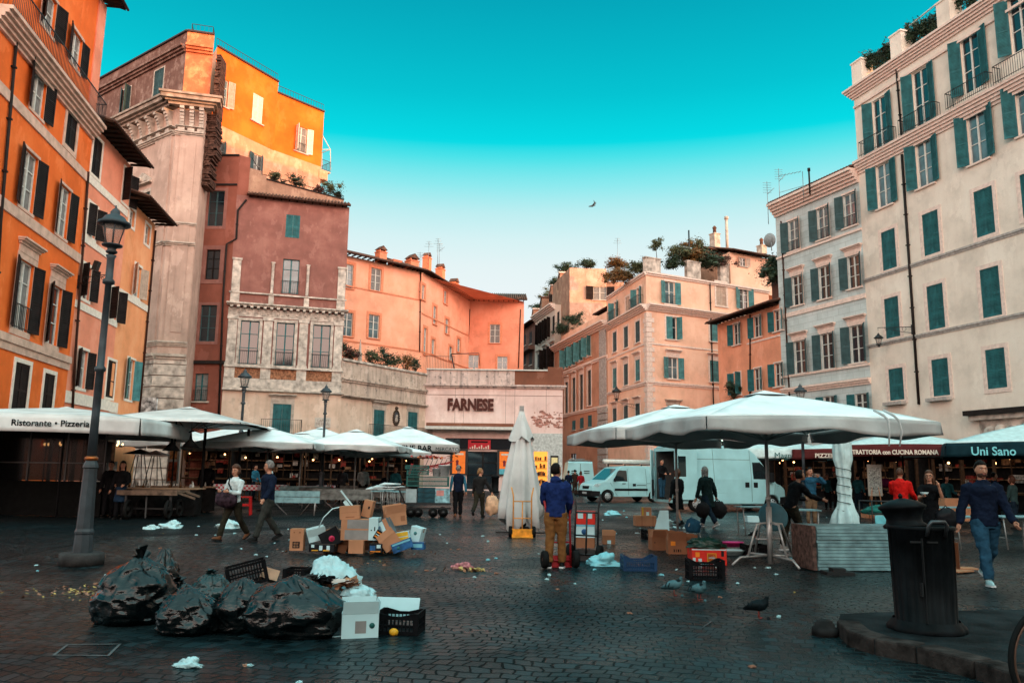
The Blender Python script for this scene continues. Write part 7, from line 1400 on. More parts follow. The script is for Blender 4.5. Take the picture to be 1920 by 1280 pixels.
def carton(P,rz,size,label,mat=card,open_=0,tilt=(0,0),prints=(),grp=None,inner=None,cat='box',name='cardboard_box',txt=None,flapm=None,hand=0):
    """a carton with walls; open_ = flap angle in degrees (0 shut); prints = (side,x0,x1,z0,z1,mat) fractions"""
    l,w_,h=size; M=Matrix.Translation(P)@Matrix.Rotation(rz,4,'Z')@Matrix.Rotation(R(tilt[0]),4,'X')@Matrix.Rotation(R(tilt[1]),4,'Y'); o=thing(name,label,cat,M=M,group=grp); m=MB(); t=.008
    if open_:
        m.box(-l/2,l/2,-w_/2,w_/2,0,t); 
        for s in (-1,1): m.box(-l/2,l/2,s*(w_/2-t/2)-t/2,s*(w_/2-t/2)+t/2,t,h).box(s*(l/2-t/2)-t/2,s*(l/2-t/2)+t/2,-w_/2+t,w_/2-t,t,h)
        m.box(-l/2+t,l/2-t,-w_/2+t,w_/2-t,t,t*1.6,1)
        fl=[]
        for s in (-1,1):
            a=R(open_+random.uniform(-18,18)); b_=R(open_*.8+random.uniform(-25,25))
            Mf=Matrix.Translation((0,s*w_/2,h))@Matrix.Rotation(s*(PI/2-a)*1 if 0 else -s*(a-PI/2),4,'X'); f=MB(); f.box(-l/2+.005,l/2-.005,-.003,.003,.0,w_*.5); fl.append((f,Mf))
            Mf=Matrix.Translation((s*l/2,0,h))@Matrix.Rotation(s*(b_-PI/2),4,'Y'); f=MB(); f.box(-.003,.003,-w_/2+.005,w_/2-.005,0,l*.32); fl.append((f,Mf))
    else:
        m.box(-l/2,l/2,-w_/2,w_/2,0,h); m.box(-l/2,l/2,-.0035,.0035,h-.001,h+.0012,1); m.box(-l/2-.0012,-l/2+.002,-.025,.025,h*.72,h,1).box(l/2-.002,l/2+.0012,-.025,.025,h*.72,h,1)
    b=m.build('carton',[mat,inner or card3 if open_ else flat('packing_tape',(.22,.12,.06),rough=.3)],o)
    if not open_: q=b.modifiers.new('bevel','BEVEL'); q.width=.006
    if open_:
        for f,Mf in fl: f.build('flap',flapm or mat,o,Mf)
    if prints:
        m=MB(); ms=[]
        for sd,x0,x1,z0,z1,mt in prints:
            if mt not in ms: ms.append(mt)
            i=ms.index(mt); e=.0025
            if sd=='f': m.box(-l/2+l*x0,-l/2+l*x1,-w_/2-e,-w_/2+.001,h*z0,h*z1,i)
            elif sd=='t': m.box(-l/2+l*x0,-l/2+l*x1,-w_/2+w_*z0,-w_/2+w_*z1,h-.001,h+e,i)
            elif sd=='r': m.box(l/2-.001,l/2+e,-w_/2+w_*x0,-w_/2+w_*x1,h*z0,h*z1,i)
            elif sd=='l': m.box(-l/2-e,-l/2+.001,-w_/2+w_*x0,-w_/2+w_*x1,h*z0,h*z1,i)
            elif sd=='c': m.lathe([(h*z0,0),(h*z0*.99,e)],18,i,M=TR(-l/2+l*x0,-w_/2-.0005,h*x1,0,PI/2)@Matrix.Translation((0,0,0)))
        m.build('print',ms,b)
    if txt: text(txt[0],'print_lettering',txt[1],txt[2],b,TR(txt[3],-w_/2-.003,txt[4]),ext=.001)
    return o
def AT(x,y,D): return at(x,y,D)
# --- crates and cartons by the rubbish bags
gB='black crates by the rubbish bags'
crate(G(471,1102),.35,.50,.34,.28,'black crate tipped behind the rubbish bags beside the small wooden tray',cblk,gB,M=Matrix.Translation(G(468,1104))@Matrix.Rotation(.35,4,'Z')@Matrix.Rotation(R(-14),4,'Y')@Matrix.Translation((0,0,.06)))
crate(G(555,1104),.1,.28,.3,.18,'small black crate peeping over the sprawling bag',cblk,gB,M=TR(*(G(556,1106)+Vector((0,0,.10))),-.1))
carton(G(501,1102)+Vector((0,0,.10)),.4,(.22,.16,.14),'small pale wooden tray behind the rubbish bags',flat('pale_wood',(.50,.28,.18),var=.15),tilt=(-20,18),name='wooden_tray',cat='tray')
crate(G(668,1160),-.15,.50,.36,.20,'black crate full of torn packaging beside the white plastic sheet',cblk,gB); crate(G(750,1184),-.12,.42,.32,.17,'black crate at the right end of the heap with a white card in it',cblk,gB,corner=.03)
carton(G(673,1191),.25,(.34,.24,.22),'white carton with raised flaps at the front right of the bag heap',wcard,95,prints=(('f',.36,.66,.2,.7,card3),('c',.82,.5,.12,0,flat('green_print',(.01,.08,.07)))),inner=card2)
o=MB().box(-.22,.22,-.006,.006,0,.2).build('card_sheet',wcard); o.matrix_basis=TR(*(G(742,1176)+Vector((0,0,.10))),-.1,R(-28)); tag(o,'white card sheet leaning in the black crate at the heap end','card')
def crumple(P,size,label,mat,cat='plastic sheet',name='plastic_sheet',seed=0,n=40,amp=.5,rz=0,grp=None,flatb=.35,fr=3.0):
    m=MB(); vs=[];fs=[]; k=n//2
    for i in range(k+1):
        th=PI*i/k
        for j in range(n):
            a=2*PI*j/n; d=Vector((math.sin(th)*math.cos(a),math.sin(th)*math.sin(a),math.cos(th))); s=d*fr+Vector((seed*5.3,seed,0)); s=s*.62; r=1+amp*noise.noise(s)+amp*.45*max(0,1-abs(noise.noise(s*2.1))*2.8)**2
            vs.append((d.x*r*size[0]/2,d.y*r*size[1]/2,max(0.004,(d.z*r+flatb)*size[2]/(1+flatb))))
    for i in range(k):
        for j in range(n): j2=(j+1)%n; fs.append((i*n+j,(i+1)*n+j,(i+1)*n+j2,i*n+j2))
    o=m.add(vs,fs,0,True).build(name,mat); o.location=P; o.rotation_euler=(0,0,rz); return tag(o,label,cat,grp)
film=bagmat('cyan_lit_white_film',(.38,.56,.59),.4)  # white film, cyan of the light put into its colour
crumple(G(622,1140),(.62,.45,.52),'billowing white plastic film on the bag heap',film,seed=3,n=80,amp=.24); crumple(G(672,1150)+Vector((0,0,.12)),(.36,.3,.16),'white plastic film spilling over the black crate',film,seed=4,n=60,amp=.3)
heapstuff(G(646,1150)+Vector((0,0,.24)),(.18,.12),'torn brown packaging on top of the bag heap',[card,card2,flat('pale_print',(.5,.4,.35))],46,.055,h=.1,seed=3)
heapstuff(G(600,1150)+Vector((0,0,.28)),(.22,.12),'dark rags between the film and the sprawling bag',[blkc,flat('dark_rag',(.03,.03,.03))],40,.07,h=.08,seed=4)
o=MB().ball((0,0,.033),.036,0,12,9,sc=(1.25,1,1)).build('lemon',flat('lemon_skin',(.70,.33,.02),rough=.4)); o.location=G(738,1191); tag(o,'yellow lemon on the cobbles in front of the end crate','lemon')
o=MB().tube([(-.15,-.04,.003),(-.05,-.02,.01),(0,0,.12),(.02,.02,.22)],.008,4).build('plastic_strap',wcard); o.location=G(655,1193); tag(o,'loose white strap trailing from the white carton','strap')
# --- the big heap of cartons
gH='boxes in the big cardboard heap'; D0=15.3
def hb(cx,cyb,w_,h_,d_,rz,label,mat=card,open_=0,tilt=(0,0),prints=(),dy=0,**k):
    P=at(cx,cyb,D0+dy); P.z=max(P.z,.003); return carton(P,rz,(w_,d_,h_),label,mat,open_,tilt,prints,gH,**k)
hb(557,1031,.25,.40,.2,.05,'upright brown carton standing alone left of the heap',prints=(('f',.22,.75,.12,.42,blkc),('f',.3,.45,.16,.25,card),('f',.52,.67,.16,.25,card),('f',.3,.45,.29,.38,card),('f',.52,.67,.29,.38,card),('f',.25,.35,.8,.87,card2),('f',.65,.8,.8,.87,card2)),dy=.1)
hb(606,1033,.46,.13,.3,-.05,'black tray with gold lettering at the left foot of the heap',blkc,0,prints=(('f',.12,.38,.15,.30,flat('gold_print',(.6,.28,.02))),('f',.58,.84,.15,.32,flat('gold_print',(.6,.28,.02))),('f',.1,.22,.6,1,wcard),('f',.42,.55,.25,.9,wcard),('f',.72,.85,.3,.9,wcard)),dy=-.15)
hb(628,1022,.36,.32,.25,.1,'black box with a pink disc slanting on the left of the heap',blkc,0,(0,-28),prints=(('c',.55,.45,.17,0,pkc),('c',.55,.45,.10,0,flat('pink_red_print',(.55,.02,.05)))),dy=.1)
hb(596,1012,.34,.10,.3,.3,'open white tray balanced on the left of the heap',wcard,100,(0,-14),dy=.2)
hb(636,1034,.22,.34,.2,.2,'brown carton wedged under the black box',card2,0,(0,20),dy=.15)
hb(640,1032,.60,.40,.4,0,'dark carton buried at the left core of the heap',card2,dy=.5); hb(720,1030,.70,.36,.4,0,'dark carton buried at the right core of the heap',card2,dy=.5)
hb(669,1036,.27,.23,.25,.0,'plain brown carton at the bottom centre of the heap',card,0,dy=-.25)
hb(668,1011,.52,.38,.32,-.02,'large brown carton with grey inner flaps hanging open, centre of the heap',card,prints=(('f',.22,.98,.55,.97,card3),('f',.14,.98,.03,.48,card3)),dy=-.1)
hb(702,1011,.17,.40,.32,-.02,'white end panel box beside the grey flaps',wcard,prints=(('c',.3,.45,.03,0,blkc),('f',.6,.72,.42,.6,blkc)),dy=-.12)
hb(657,972,.36,.24,.26,.08,'small brown carton lying on top of the heap',card,0,(0,-4),prints=(('f',.3,.75,.12,.2,card2),('f',.05,.9,.5,.52,card2)),dy=-.1)
hb(687,968,.17,.31,.2,-.1,'brown carton leaning upright on top of the heap',card,0,(0,12),prints=(('f',.6,.8,.5,.66,blkc),),dy=.1)
hb(722,1006,.40,.30,.3,-.15,'grey blue appliance box tilted in the right half of the heap',flat('grey_blue_card',(.10,.14,.16),rough=.5,var=.2),0,(0,-27),prints=(('f',.30,.78,.12,.9,wcard),('f',.40,.62,.3,.7,bcard),('f',.8,.99,.02,.98,card)),dy=-.1)
hb(742,984,.38,.24,.3,.35,'brown carton with an open end at the upper right of the heap',card,95,(0,-8),prints=(('f',.7,.92,.3,.7,card2),),dy=.2)
hb(737,1024,.34,.22,.25,.3,'brown carton lying open at the lower right of the heap',card,80,(0,-38),dy=-.15)
hb(757,1014,.26,.18,.22,-.1,'white and yellow fruit box at the right of the heap',wcard,0,(0,-10),prints=(('f',.05,.98,.08,.46,ylw),('f',.05,.98,.54,.94,ylw)),dy=.0)
hb(779,1015,.22,.28,.22,-.3,'white box with a green emblem at the right end of the heap',wcard,0,(0,14),prints=(('c',.5,.6,.12,0,tealp),),dy=.1)
hb(757,1030,.38,.17,.22,.1,'blue box tilted at the right foot of the heap',bcard,0,(0,-20),prints=(('f',.05,.95,.75,.95,flat('light_blue_card',(.15,.4,.5))),('c',.3,.4,.18,0,teal)),dy=-.2)
hb(784,1029,.24,.13,.2,-.1,'small blue box lying at the right edge of the heap',bcard,0,prints=(('f',.1,.9,.3,.8,flat('light_blue_card',(.15,.4,.5))),),dy=-.1)
hb(705,1034,.24,.15,.2,.0,'patterned box at the foot of the heap, right of the plain carton',blkc,0,prints=(('f',.1,.5,.2,.8,bcard),('f',.1,.9,.05,.15,orp),('f',.6,.9,.5,.9,wcard)),dy=-.3)
hb(708,1012,.22,.17,.2,.2,'black box with orange and white stripes behind the appliance box',blkc,0,(0,30),prints=(('f',.05,.95,.2,.34,orp),('f',.05,.95,.45,.55,wcard),('f',.05,.95,.7,.8,orp)),dy=-.2)
o=MB().box(-.015,.015,-.004,.004,0,.55).box(-.10,-.03,-.004,.004,.0,.35).build('card_strip',wcard); o.matrix_basis=TR(*at(672,962,D0+.1),0,0,R(-40)); tag(o,'white plastic strip sticking out of the heap top','strip')
o=MB().tube([(-.3,0,0),(-.22,0,.18),(-.06,0,.34),(.12,0,.38)],.012,5).build('cable',wcard); o.location=at(628,988,D0); tag(o,'curved white tube at the back left of the heap','tube')
heapstuff(G(690,1036),(1.5,.3),'small torn scraps around the foot of the cardboard heap',[wcard,card,orp],40,.025,h=.01,seed=8)
# --- loaded trolley by the cinema
P=G(800,968); o=thing('trolley','low steel trolley with rubber wheels carrying the tall stack of crates','trolley',P,.12); MB().box(-.80,.80,-.5,.5,.42,.48).bar((-.8,-.45,.3),(.8,-.45,.3),.06).bar((-.75,-.4,.45),(-.95,-.5,.9),.04).build('frame',iron,o)
for x in (-.55,.2,.55,-.30):
    for y in ((-.42,) if x in (.2,-.30) else (-.42,.42)): m=MB(); MW=TR(x,y,.16)@Matrix.Rotation(PI/2+.3,4,'X'); m.tube([(0,0,-.04),(0,0,.04)],.16,16,M=MW).tube([(0,0,-.055),(0,0,.055)],.07,10,1,M=MW); m.build('wheel',[tyre,iron],o)
gT='goods stacked on the trolley'; MT=TR(P.x,P.y,0,.12)
def TP(x,y,z): v=MT@Vector((x,y,z)); return v
carton(TP(-.55,-.1,.485),.12,(.36,.7,.44),'grey carton at the left of the trolley load',flat('grey_card',(.30,.36,.37)),grp=gT); carton(TP(.50,-.1,.485),.12,(.50,.7,.46),'pink and blue patterned carton at the right of the trolley load',flat('washed_blue_card',(.20,.36,.40),var=.4,scale=8),prints=(('f',.1,.6,.5,.9,flat('faded_pink',(.5,.2,.18))),),grp=gT)
for i in range(3): carton(TP(-.04,-.15,.485+.17*i),.12,(.60,.6,.155),'dark blue tray, %s from the bottom in the middle of the trolley load'%words_[i],flat('petrol_card',(.012,.05,.065),rough=.4,var=.3),grp=gT)
for i,(x,z,l,h,lb_) in enumerate(((.0,1.02,1.45,.34,'wide green wire crate across the middle of the trolley load'),(-.35,1.40,.75,.16,'green wire crate on the upper left of the trolley load'),(-.38,1.60,.8,.13,'uppermost green wire crate of the trolley load'))): crate(TP(x,-.1,z),.12,l,.6,h,lb_,cgrn,gT)
for i,(x,z,r0,lb_) in enumerate(((.28,1.37,.14,'tilted white bucket on the trolley load'),(.55,1.37,.2,'large white bucket at the right of the trolley load'))): q=MB().lathe([(r0*.8,0),(r0,r0*1.9),(r0*1.04,r0*1.9),(r0*.95,r0*1.7)],16).build('bucket',flat('bucket_white',(.5,.55,.56),rough=.4)); q.location=TP(x,-.2,z); tag(q,lb_,'bucket')
m=MB(); rg=random.Random(3)
for i in range(7): m.bar((-.6+.1*i,-.3,1.62-.02*i),(.1+.13*i,-.25+.05*i,1.72+.03*i),.025); 
for i in range(5): m.bar((-.2+.15*i,-.32,1.45),(0+.16*i,-.2,1.95),.014,m=1)
m.bar((-.65,-.35,1.4),(-.55,-.3,1.78),.06).bar((-.35,-.35,1.4),(-.1,-.3,1.68),.05); q=m.build('folded_frames',[flat('red_steel',(.30,.015,.02),rough=.4),iron]); q.matrix_basis=MT; tag(q,'tangle of red metal frames and rods on top of the trolley load','frames')
heapstuff(TP(.1,0,1.95),(.7,.3),'orange and red netting on the very top of the trolley load',[flat('orange_net',(.55,.12,.03)),flat('red_net',(.4,.03,.03))],70,.05,h=.10,seed=5,cat='netting',name='netting')
# --- hand trucks
def handtruck(P,rz,label,mat,h=1.15,w_=.42,tilt=0,wr=.13,plate=None,curl=1):
    o=thing('hand_truck',label,'hand truck',M=Matrix.Translation(P)@Matrix.Rotation(rz,4,'Z')@Matrix.Rotation(R(tilt),4,'X')); m=MB()
    for s in (-1,1): m.tube([(s*w_/2,0,.05),(s*w_/2,0,h*.8),(s*(w_/2+.01),0,h*.86),(s*(w_/2+.05*curl),.05*curl,h)],.018,8)
    m.tube([(0,0,.1),(0,0,h*.72)],.016,6)
    for z in (.12,h*.38,h*.72): m.tube([(-w_/2,0,z),(w_/2,0,z)],.015,6)
    m.build('frame',mat,o); MB().box(-w_/2-.03,w_/2+.03,-.03,-.018,.02,.20).box(-w_/2-.03,w_/2+.03,-.26,-.018,.008,.02).build('toe_plate',plate or mat,o)
    for s in (-1,1):
        q=MB(); MW=TR(s*(w_/2+.06),.08,wr)@Matrix.Rotation(PI/2,4,'Y'); q.lathe([(wr*.55,-.04),(wr*.93,-.045),(wr,-.02),(wr,.02),(wr*.93,.045),(wr*.55,.04)],20,M=MW); q.lathe([(wr*.55,-.025),(wr*.5,.03),(.03,.04)],12,1,M=MW); q.build('wheel',[tyre,flat('rusty_hub',(.16,.06,.04))],o)
    return o
ymt=flat('yellow_steel',(.62,.26,.07),rough=.4,var=.2,scale=8)
handtruck(G(979,1007),.03,'yellow hand truck leaning before the closed umbrella',ymt,1.18,.44,plate=flat('yellow_plate',(.70,.27,.03),rough=.4,var=.25,scale=10))
handtruck(G(1047,1062)+Vector((0,-.16,0)),PI+.2,'red hand truck held by the man in the blue hood',flat('red_steel',(.30,.015,.02)),1.08,.40,tilt=4,wr=.14)
handtruck(G(1098,1052),PI-.35,'black hand truck with large wheels loaded with boxes',iron,1.18,.42,tilt=7,wr=.145)
P=G(1097,1030); carton(P+Vector((.02,.1,.04)),-.15,(.38,.32,.20),'brown carton lowest on the black hand truck',card2); carton(P+Vector((.02,.1,.245)),-.15,(.38,.32,.26),'white and blue box in the middle of the black hand truck load',wcard,prints=(('c',.45,.45,.22,0,bcard),('f',.0,1,.85,1,flat('light_blue_card',(.15,.4,.5))))); carton(P+Vector((.02,.1,.51)),-.15,(.40,.32,.26),'red box with two windows on top of the black hand truck load',redb,prints=(('f',.12,.40,.45,.85,wcard),('f',.56,.86,.45,.85,wcard)))
# --- scattered boxes and crates in the middle
carton(G(1209,985),.05,(.62,.4,.30),'wide brown carton strapped with tape beside the small yellow box',card,prints=(('f',.28,.31,0,1,card2),('f',.82,.85,0,1,card2))); P=at(1212,963,19.8); P=Vector((P.x,P.y,.303)); carton(G(1209,985)+Vector((.05,.05,.304)),.05,(.28,.2,.24),'small yellow edged box standing on the wide strapped carton',card,prints=(('f',0,.14,0,1,ylw),('f',.45,.75,0,.5,wcard),('f',.48,.72,.45,.6,redb)))
carton(G(1141,1019),.0,(.27,.22,.19),'small brown carton with a white slip behind the black hand truck',card2,105,prints=(('f',.35,.65,.05,.45,wcard),),flapm=card)
crate(G(1227,1010),.1,.56,.36,.17,'black crate with raised corners behind the row of brown cartons',cblk,'black crates in the middle',corner=.06)
carton(G(1239,1030),.1,(.44,.3,.26),'brown carton with a white card at the left of the carton row',card2,100,prints=(('c',.12,.6,.05,0,blkc),)); carton(G(1268,1037),-.05,(.36,.3,.27),'brown carton with black lettering in the middle of the carton row',card2,95,prints=(('f',.15,.4,.6,.9,orp),('f',.3,.36,.15,.35,inkm),('f',.42,.46,.15,.35,inkm),('f',.52,.6,.15,.35,inkm),('f',.66,.7,.15,.35,inkm))); carton(G(1292,1036),.0,(.30,.3,.22),'brown carton at the right end of the carton row beside the red box',card2,100)
crate(G(1322,1086),-.03,.52,.36,.24,'black crate of scraps in front of the red fruit box',cblk,'black crates in the middle',corner=.06); heapstuff(G(1322,1082)+Vector((.05,.0,.16)),(.2,.12),'onion skins and scraps in the front black crate',[flat('onion_skin',(.5,.22,.16)),wcard],40,.03,h=.06,seed=12)
carton(G(1327,1057)+Vector((0,.05,.0)),-.03,(.60,.42,.27),'red fruit box with a yellow framed label and green sheets on top',redb,0,prints=(('f',.44,.70,.22,.74,ylw),('f',.455,.685,.25,.71,redb),('f',.48,.66,.42,.50,wcard),('f',.50,.63,.55,.60,wcard),('f',.10,.22,.5,.8,orp),('f',.02,.10,.1,.45,wcard),('f',.18,.28,.05,.4,wcard),('f',.0,.98,.93,1,wcard),('f',.84,.92,.55,.9,blkc)))
crumple(G(1327,1057)+Vector((0,.08,.27)),(.62,.42,.15),'dark green crumpled sheet on the red fruit box',bagmat('dark_green_sheet',(.006,.03,.02),.35),'sheet','sheet',seed=9,n=60,amp=.5)
crate(G(1197,1068),.02,.54,.36,.17,'blue plastic crate lying alone on the cobbles',cblu,corner=.07); crate(G(1413,1040),.05,.42,.36,.18,'black crate beside the umbrella stand',cblk,'black crates in the middle',corner=.03)
for i,(px,py,z,mt,lb_) in enumerate(((1375,1040,0,wcard,'white oval basin between the red box and the umbrella stand'),(1373,1034,.10,flat('pink_plastic',(.65,.04,.22),rough=.35),'bright pink basin stacked on the white one'))): q=MB().lathe([(.16,0),(.24,.11),(.25,.11),(.24,.10),(.15,.01)],24).build('basin',mt); q.location=G(px,py)+Vector((0,0,z)); q.scale=(1.0,.7,.9); tag(q,lb_,'basin')
o=thing('folding_stool','folding stool with a denim seat behind the red fruit box','stool',G(1300,1018),.2)
for s in (-.15,.15): MB().tube([(s,-.15,0),(s*.9,.12,.45)],.014,6).build('leg',alu,o); MB().tube([(s,.15,0),(s*.9,-.12,.45)],.014,6).build('leg',alu,o)
crumple(G(1300,1018)+Vector((0,0,.24)),(.34,.3,.32),'faded denim cloth hanging over the folding stool',jean,'cloth','cloth',seed=14,amp=.25)
# --- closed umbrella in the centre and the wrapped one at the right
P=at(976,975,20.6); P.z=0; o=thing('closed_umbrella','tall closed white umbrella hanging in folds behind the yellow hand truck','umbrella',P); o.scale=(1.14,1.0,1.03); m=MB(); vs=[];fs=[]; n=64; prof=[(3.02,.05),(2.9,.075),(2.7,.13),(2.5,.16),(2.2,.20),(1.8,.27),(1.4,.335),(1.0,.39),(.75,.43),(.5,.44)]
for i,(z,r) in enumerate(prof):
    for j in range(n):
        a=2*PI*j/n; f=1+(.16 if i>1 else .05)*math.sin(a*8+.5*math.sin(z*2))+.05*math.sin(a*17+z); zz=z
        if i>=8: zz=z-(.34*max(0,math.cos(a+1.05))**2+.30*max(0,math.cos(a+.0+2.6))**3)*(i-7)*.5+.08*math.sin(a*4)*(i-7)
        vs.append((math.cos(a)*r*f,math.sin(a)*r*f*.8,zz))
for i in range(len(prof)-1):
    for j in range(n): j2=(j+1)%n; fs.append((i*n+j,(i+1)*n+j,(i+1)*n+j2,i*n+j2))
c=m.add(vs,fs,0,True).build('canopy',canvas2,o); q=c.modifiers.new('thickness','SOLIDIFY'); q.thickness=.01
m=MB(); vs=[];fs=[]
for i,(z,r) in enumerate(((2.78,.11),(2.6,.19),(2.38,.25))):
    for j in range(48): a=2*PI*j/48; vs.append((math.cos(a)*r*(1+.12*i*math.sin(a*4)),math.sin(a)*r*(1+.12*i*math.sin(a*4))*.85,z-.07*i*abs(math.sin(a*2))))
for i in range(2):
    for j in range(48): j2=(j+1)%48; fs.append((i*48+j,(i+1)*48+j,(i+1)*48+j2,i*48+j2))
m.add(vs,fs,0,True).build('top_flap',canvas2,o); MB().tube([(0,0,.02),(0,0,3.1)],.03,8).box(-.05,.05,-.05,.05,3.02,3.14).build('pole',alu,o); MB().box(-.55,.55,-.03,.03,.02,.06).box(-.03,.03,-.5,.5,.06,.09).build('base',iron,o)
P=at(1588,1000,19.3); P.z=0; o=thing('closed_umbrella','closed umbrella tightly wrapped with cord, standing behind the stack of boards','umbrella',P); m=MB(); vs=[];fs=[]; n=56; prof=[(3.0,.16),(2.6,.18),(2.2,.20),(1.95,.20),(1.75,.145),(1.6,.15),(1.45,.13),(1.25,.16),(1.05,.14),(.85,.19),(.6,.26),(.4,.30),(.12,.24)]
for i,(z,r) in enumerate(prof):
    for j in range(n): a=2*PI*j/n; f=1+.14*math.sin(a*7+z*1.5)+.22*noise.noise(Vector((math.cos(a)*2,math.sin(a)*2,z*4))); vs.append((math.cos(a)*r*f,math.sin(a)*r*f,z+ (.06*math.sin(a*3) if i>9 else 0)))
for i in range(len(prof)-1):
    for j in range(n): j2=(j+1)%n; fs.append((i*n+j,(i+1)*n+j,(i+1)*n+j2,i*n+j2))
m.add(vs,fs,0,True).build('canopy',flat('pale_green_canvas',(.52,.66,.66)),o)
m=MB(); m.tube([(math.cos(t*.35)*(.185+.03*math.sin(t*.7)),math.sin(t*.35)*(.185+.03*math.sin(t*.7)),1.86-t*.011) for t in range(110)],.009,5); m.build('cord',inkm,o)
# --- stack of folded boards
P=G(1600,1072); o=thing('board_stack','chest high stack of pale folded table boards beside the litter bin','stack of boards',P+Vector((.1,.45,0)),R(6)); rg=random.Random(6)
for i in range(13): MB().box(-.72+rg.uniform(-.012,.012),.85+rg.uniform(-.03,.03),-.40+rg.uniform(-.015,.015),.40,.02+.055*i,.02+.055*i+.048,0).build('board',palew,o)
MB().box(-.80,-.735,-.38,.38,.02,.73).build('brown_end',flat('brown_stack_end',(.10,.055,.045),var=.5,scale=14),o)
o=MB().box(-.22,.22,-.16,.16,0,.05).box(-.1,.1,-.1,.1,.05,.1).build('metal_foot',iron); o.location=G(1570,1076); tag(o,'flat black metal foot lying before the board stack','foot plate')
for i,(x,y,rz) in enumerate(((1790,1068,.2),(1796,1073,.5),(1803,1070,-.2))): q=MB().box(-.22,.22,-.14,.14,0,.02).build('wooden_board',card); q.matrix_basis=TR(*(G(x,y)+Vector((0,0,.021*i))),rz); tag(q,('pale board lowest of the three beside the bin','pale board in the middle of the three beside the bin','pale board on top of the three beside the bin')[i],'board')
# --- folding tables at the right
def ftable(P,rz,w_,d_,h,label,mat=palew,grp='folding tables on the right',n=1):
    o=thing('folding_table',label,'folding table',P,rz,grp); MB().box(-w_/2,w_/2,-d_/2,d_/2,h-.03,h).build('tabletop',mat,o)
    for s in (-1,1):
        for t in (-1,1): MB().tube([(s*w_*.43,t*d_*.4,h-.03),(s*w_*.40,t*d_*.46,0)],.016,6).build('leg',alu,o)
        MB().tube([(s*w_*.41,-d_*.42,.25),(s*w_*.41,d_*.42,.25)],.012,5).build('stretcher',alu,o)
    return o
ftable(G(1423,1000),.05,1.15,.6,.72,'grey folding table left of the umbrella pole',palew); ftable(G(1500,1012),.0,.9,.6,.74,'folding table at which the man in black works'); ftable(G(1815,1030),.12,.9,.6,.72,'folding table between the eating woman and the walking man'); ftable(G(1905,1028),.1,1.0,.6,.72,'folding table at the right edge behind the walking man'); ftable(G(1790,1000),.1,1.8,.6,.74,'long folding table behind the eating woman')
o=MB().lathe([(.30,0),(.28,.02),(.02,.03)],20).build('round_board',flat('slate_blue',(.04,.12,.15),rough=.5)); o.matrix_basis=TR(*at(1450,968,16.5),0,R(70)); tag(o,'round slate blue board held before the man in black','board')
for i,(px,py,s_,lb_) in enumerate(((1410,978,(.4,.3,.2),'white box under the grey folding table'),(1462,985,(.36,.3,.25),'white box with a red mark below the table of the man in black'),(1795,948,(1.1,.5,.35),'long brown carton on the table behind the eating woman'),(1800,965,(1.0,.5,.35),'long brown carton under the other behind the eating woman'),(1652,955,(.8,.5,.4),'brown carton beneath the purple coat'),(1630,950,(.5,.4,.3),'small brown carton beside the menu easel'))):
    P=G(px,py) if i<2 else at(px,py,26 if i in(2,3) else 31); 
    if i==2: P.z=.55
    if i==3: P.z=.20
    if i>3: P.z=.003
    carton(P,.05,s_,lb_,wcard if i<2 else card)
P=at(1641,925,30); P.z=0; o=thing('menu_easel','tall written menu board on a wooden easel below the trattoria band','easel',P,.1); MB().box(-.27,.27,-.03,.0,.85,2.0,0).box(-.22,.22,-.034,-.03,.95,1.9,1).build('board',[flat('easel_frame',(.3,.28,.24)),flat('menu_writing',(.25,.26,.24),var=.5,scale=20)],o)
for a,c in ((-.25,-.1),(.25,-.1),(0,.5)): MB().tube([(a,c,0),(a*.2,.03,2.4 if c>0 else 1.9)],.018,5).build('leg',card,o)
P=G(1652,1012); o=thing('mesh_cart','green mesh cart with a cyan panel behind the board stack','cart',P,.1); MB().box(-.30,.22,-.32,-.29,.12,.62).build('front_panel',flat('cyan_panel',(.16,.52,.58),rough=.6),o); m=MB()
for z in (.1,.66,.95): m.tube([(-.35,-.28,z),(.5,-.28,z),(.5,.3,z),(-.35,.3,z),(-.35,-.28,z)],.014,6)
for x,y in ((-.35,-.28),(.5,-.28),(.5,.3),(-.35,.3)): m.tube([(x,y,.05),(x,y,.97)],.016,6)
m.build('frame',iron,o); crumple(P+Vector((.06,0,.62)),(.8,.5,.22),'green net cloth sagging over the mesh cart',flat('green_net',(.01,.12,.10),rough=.7),'net','net',seed=17,amp=.35)
# --- litter bin, stub, kerb, bicycle
KZ=.13; pts=[G(*q,KZ) for q in ((1576,1150),(1572,1163),(1592,1182),(1640,1198),(1720,1212),(1830,1240),(1930,1272),(2080,1330),(2300,1330),(2300,1125),(1900,1142),(1680,1146))]
pol=[(p.x,p.y) for p in pts]; o=MB().slab(pol,-.02,KZ).build('pavement',flat('pavement_asphalt',(.016,.021,.023),rough=.8,var=.45,scale=2.5,bump=.8,bscale=60)); struct(o)
m=MB(); rg=random.Random(3)
for i in range(1,8):
    a,b_=Vector((*pol[i],0)),Vector((*pol[i+1],0)) if i+1<len(pol) else None; d=(b_-a); L_=d.length; d.normalize(); nn=Vector((-d.y,d.x,0)); k=max(1,int(L_/.55))
    for j in range(k): p,q=a+d*L_*j/k,a+d*(L_*(j+1)/k-.012); r_=rg.uniform(.0,.01); m.slab([(p.x-nn.x*.02,p.y-nn.y*.02),(q.x-nn.x*.02,q.y-nn.y*.02),(q.x+nn.x*.20,q.y+nn.y*.20),(p.x+nn.x*.20,p.y+nn.y*.20)],-.02,KZ+.008+r_)
o=m.build('kerb',flat('kerb_stone',(.034,.026,.024),rough=.8,var=.5,scale=6,bump=.6,bscale=30)); q=o.modifiers.new('bevel','BEVEL'); q.width=.02; q.segments=2; struct(o)
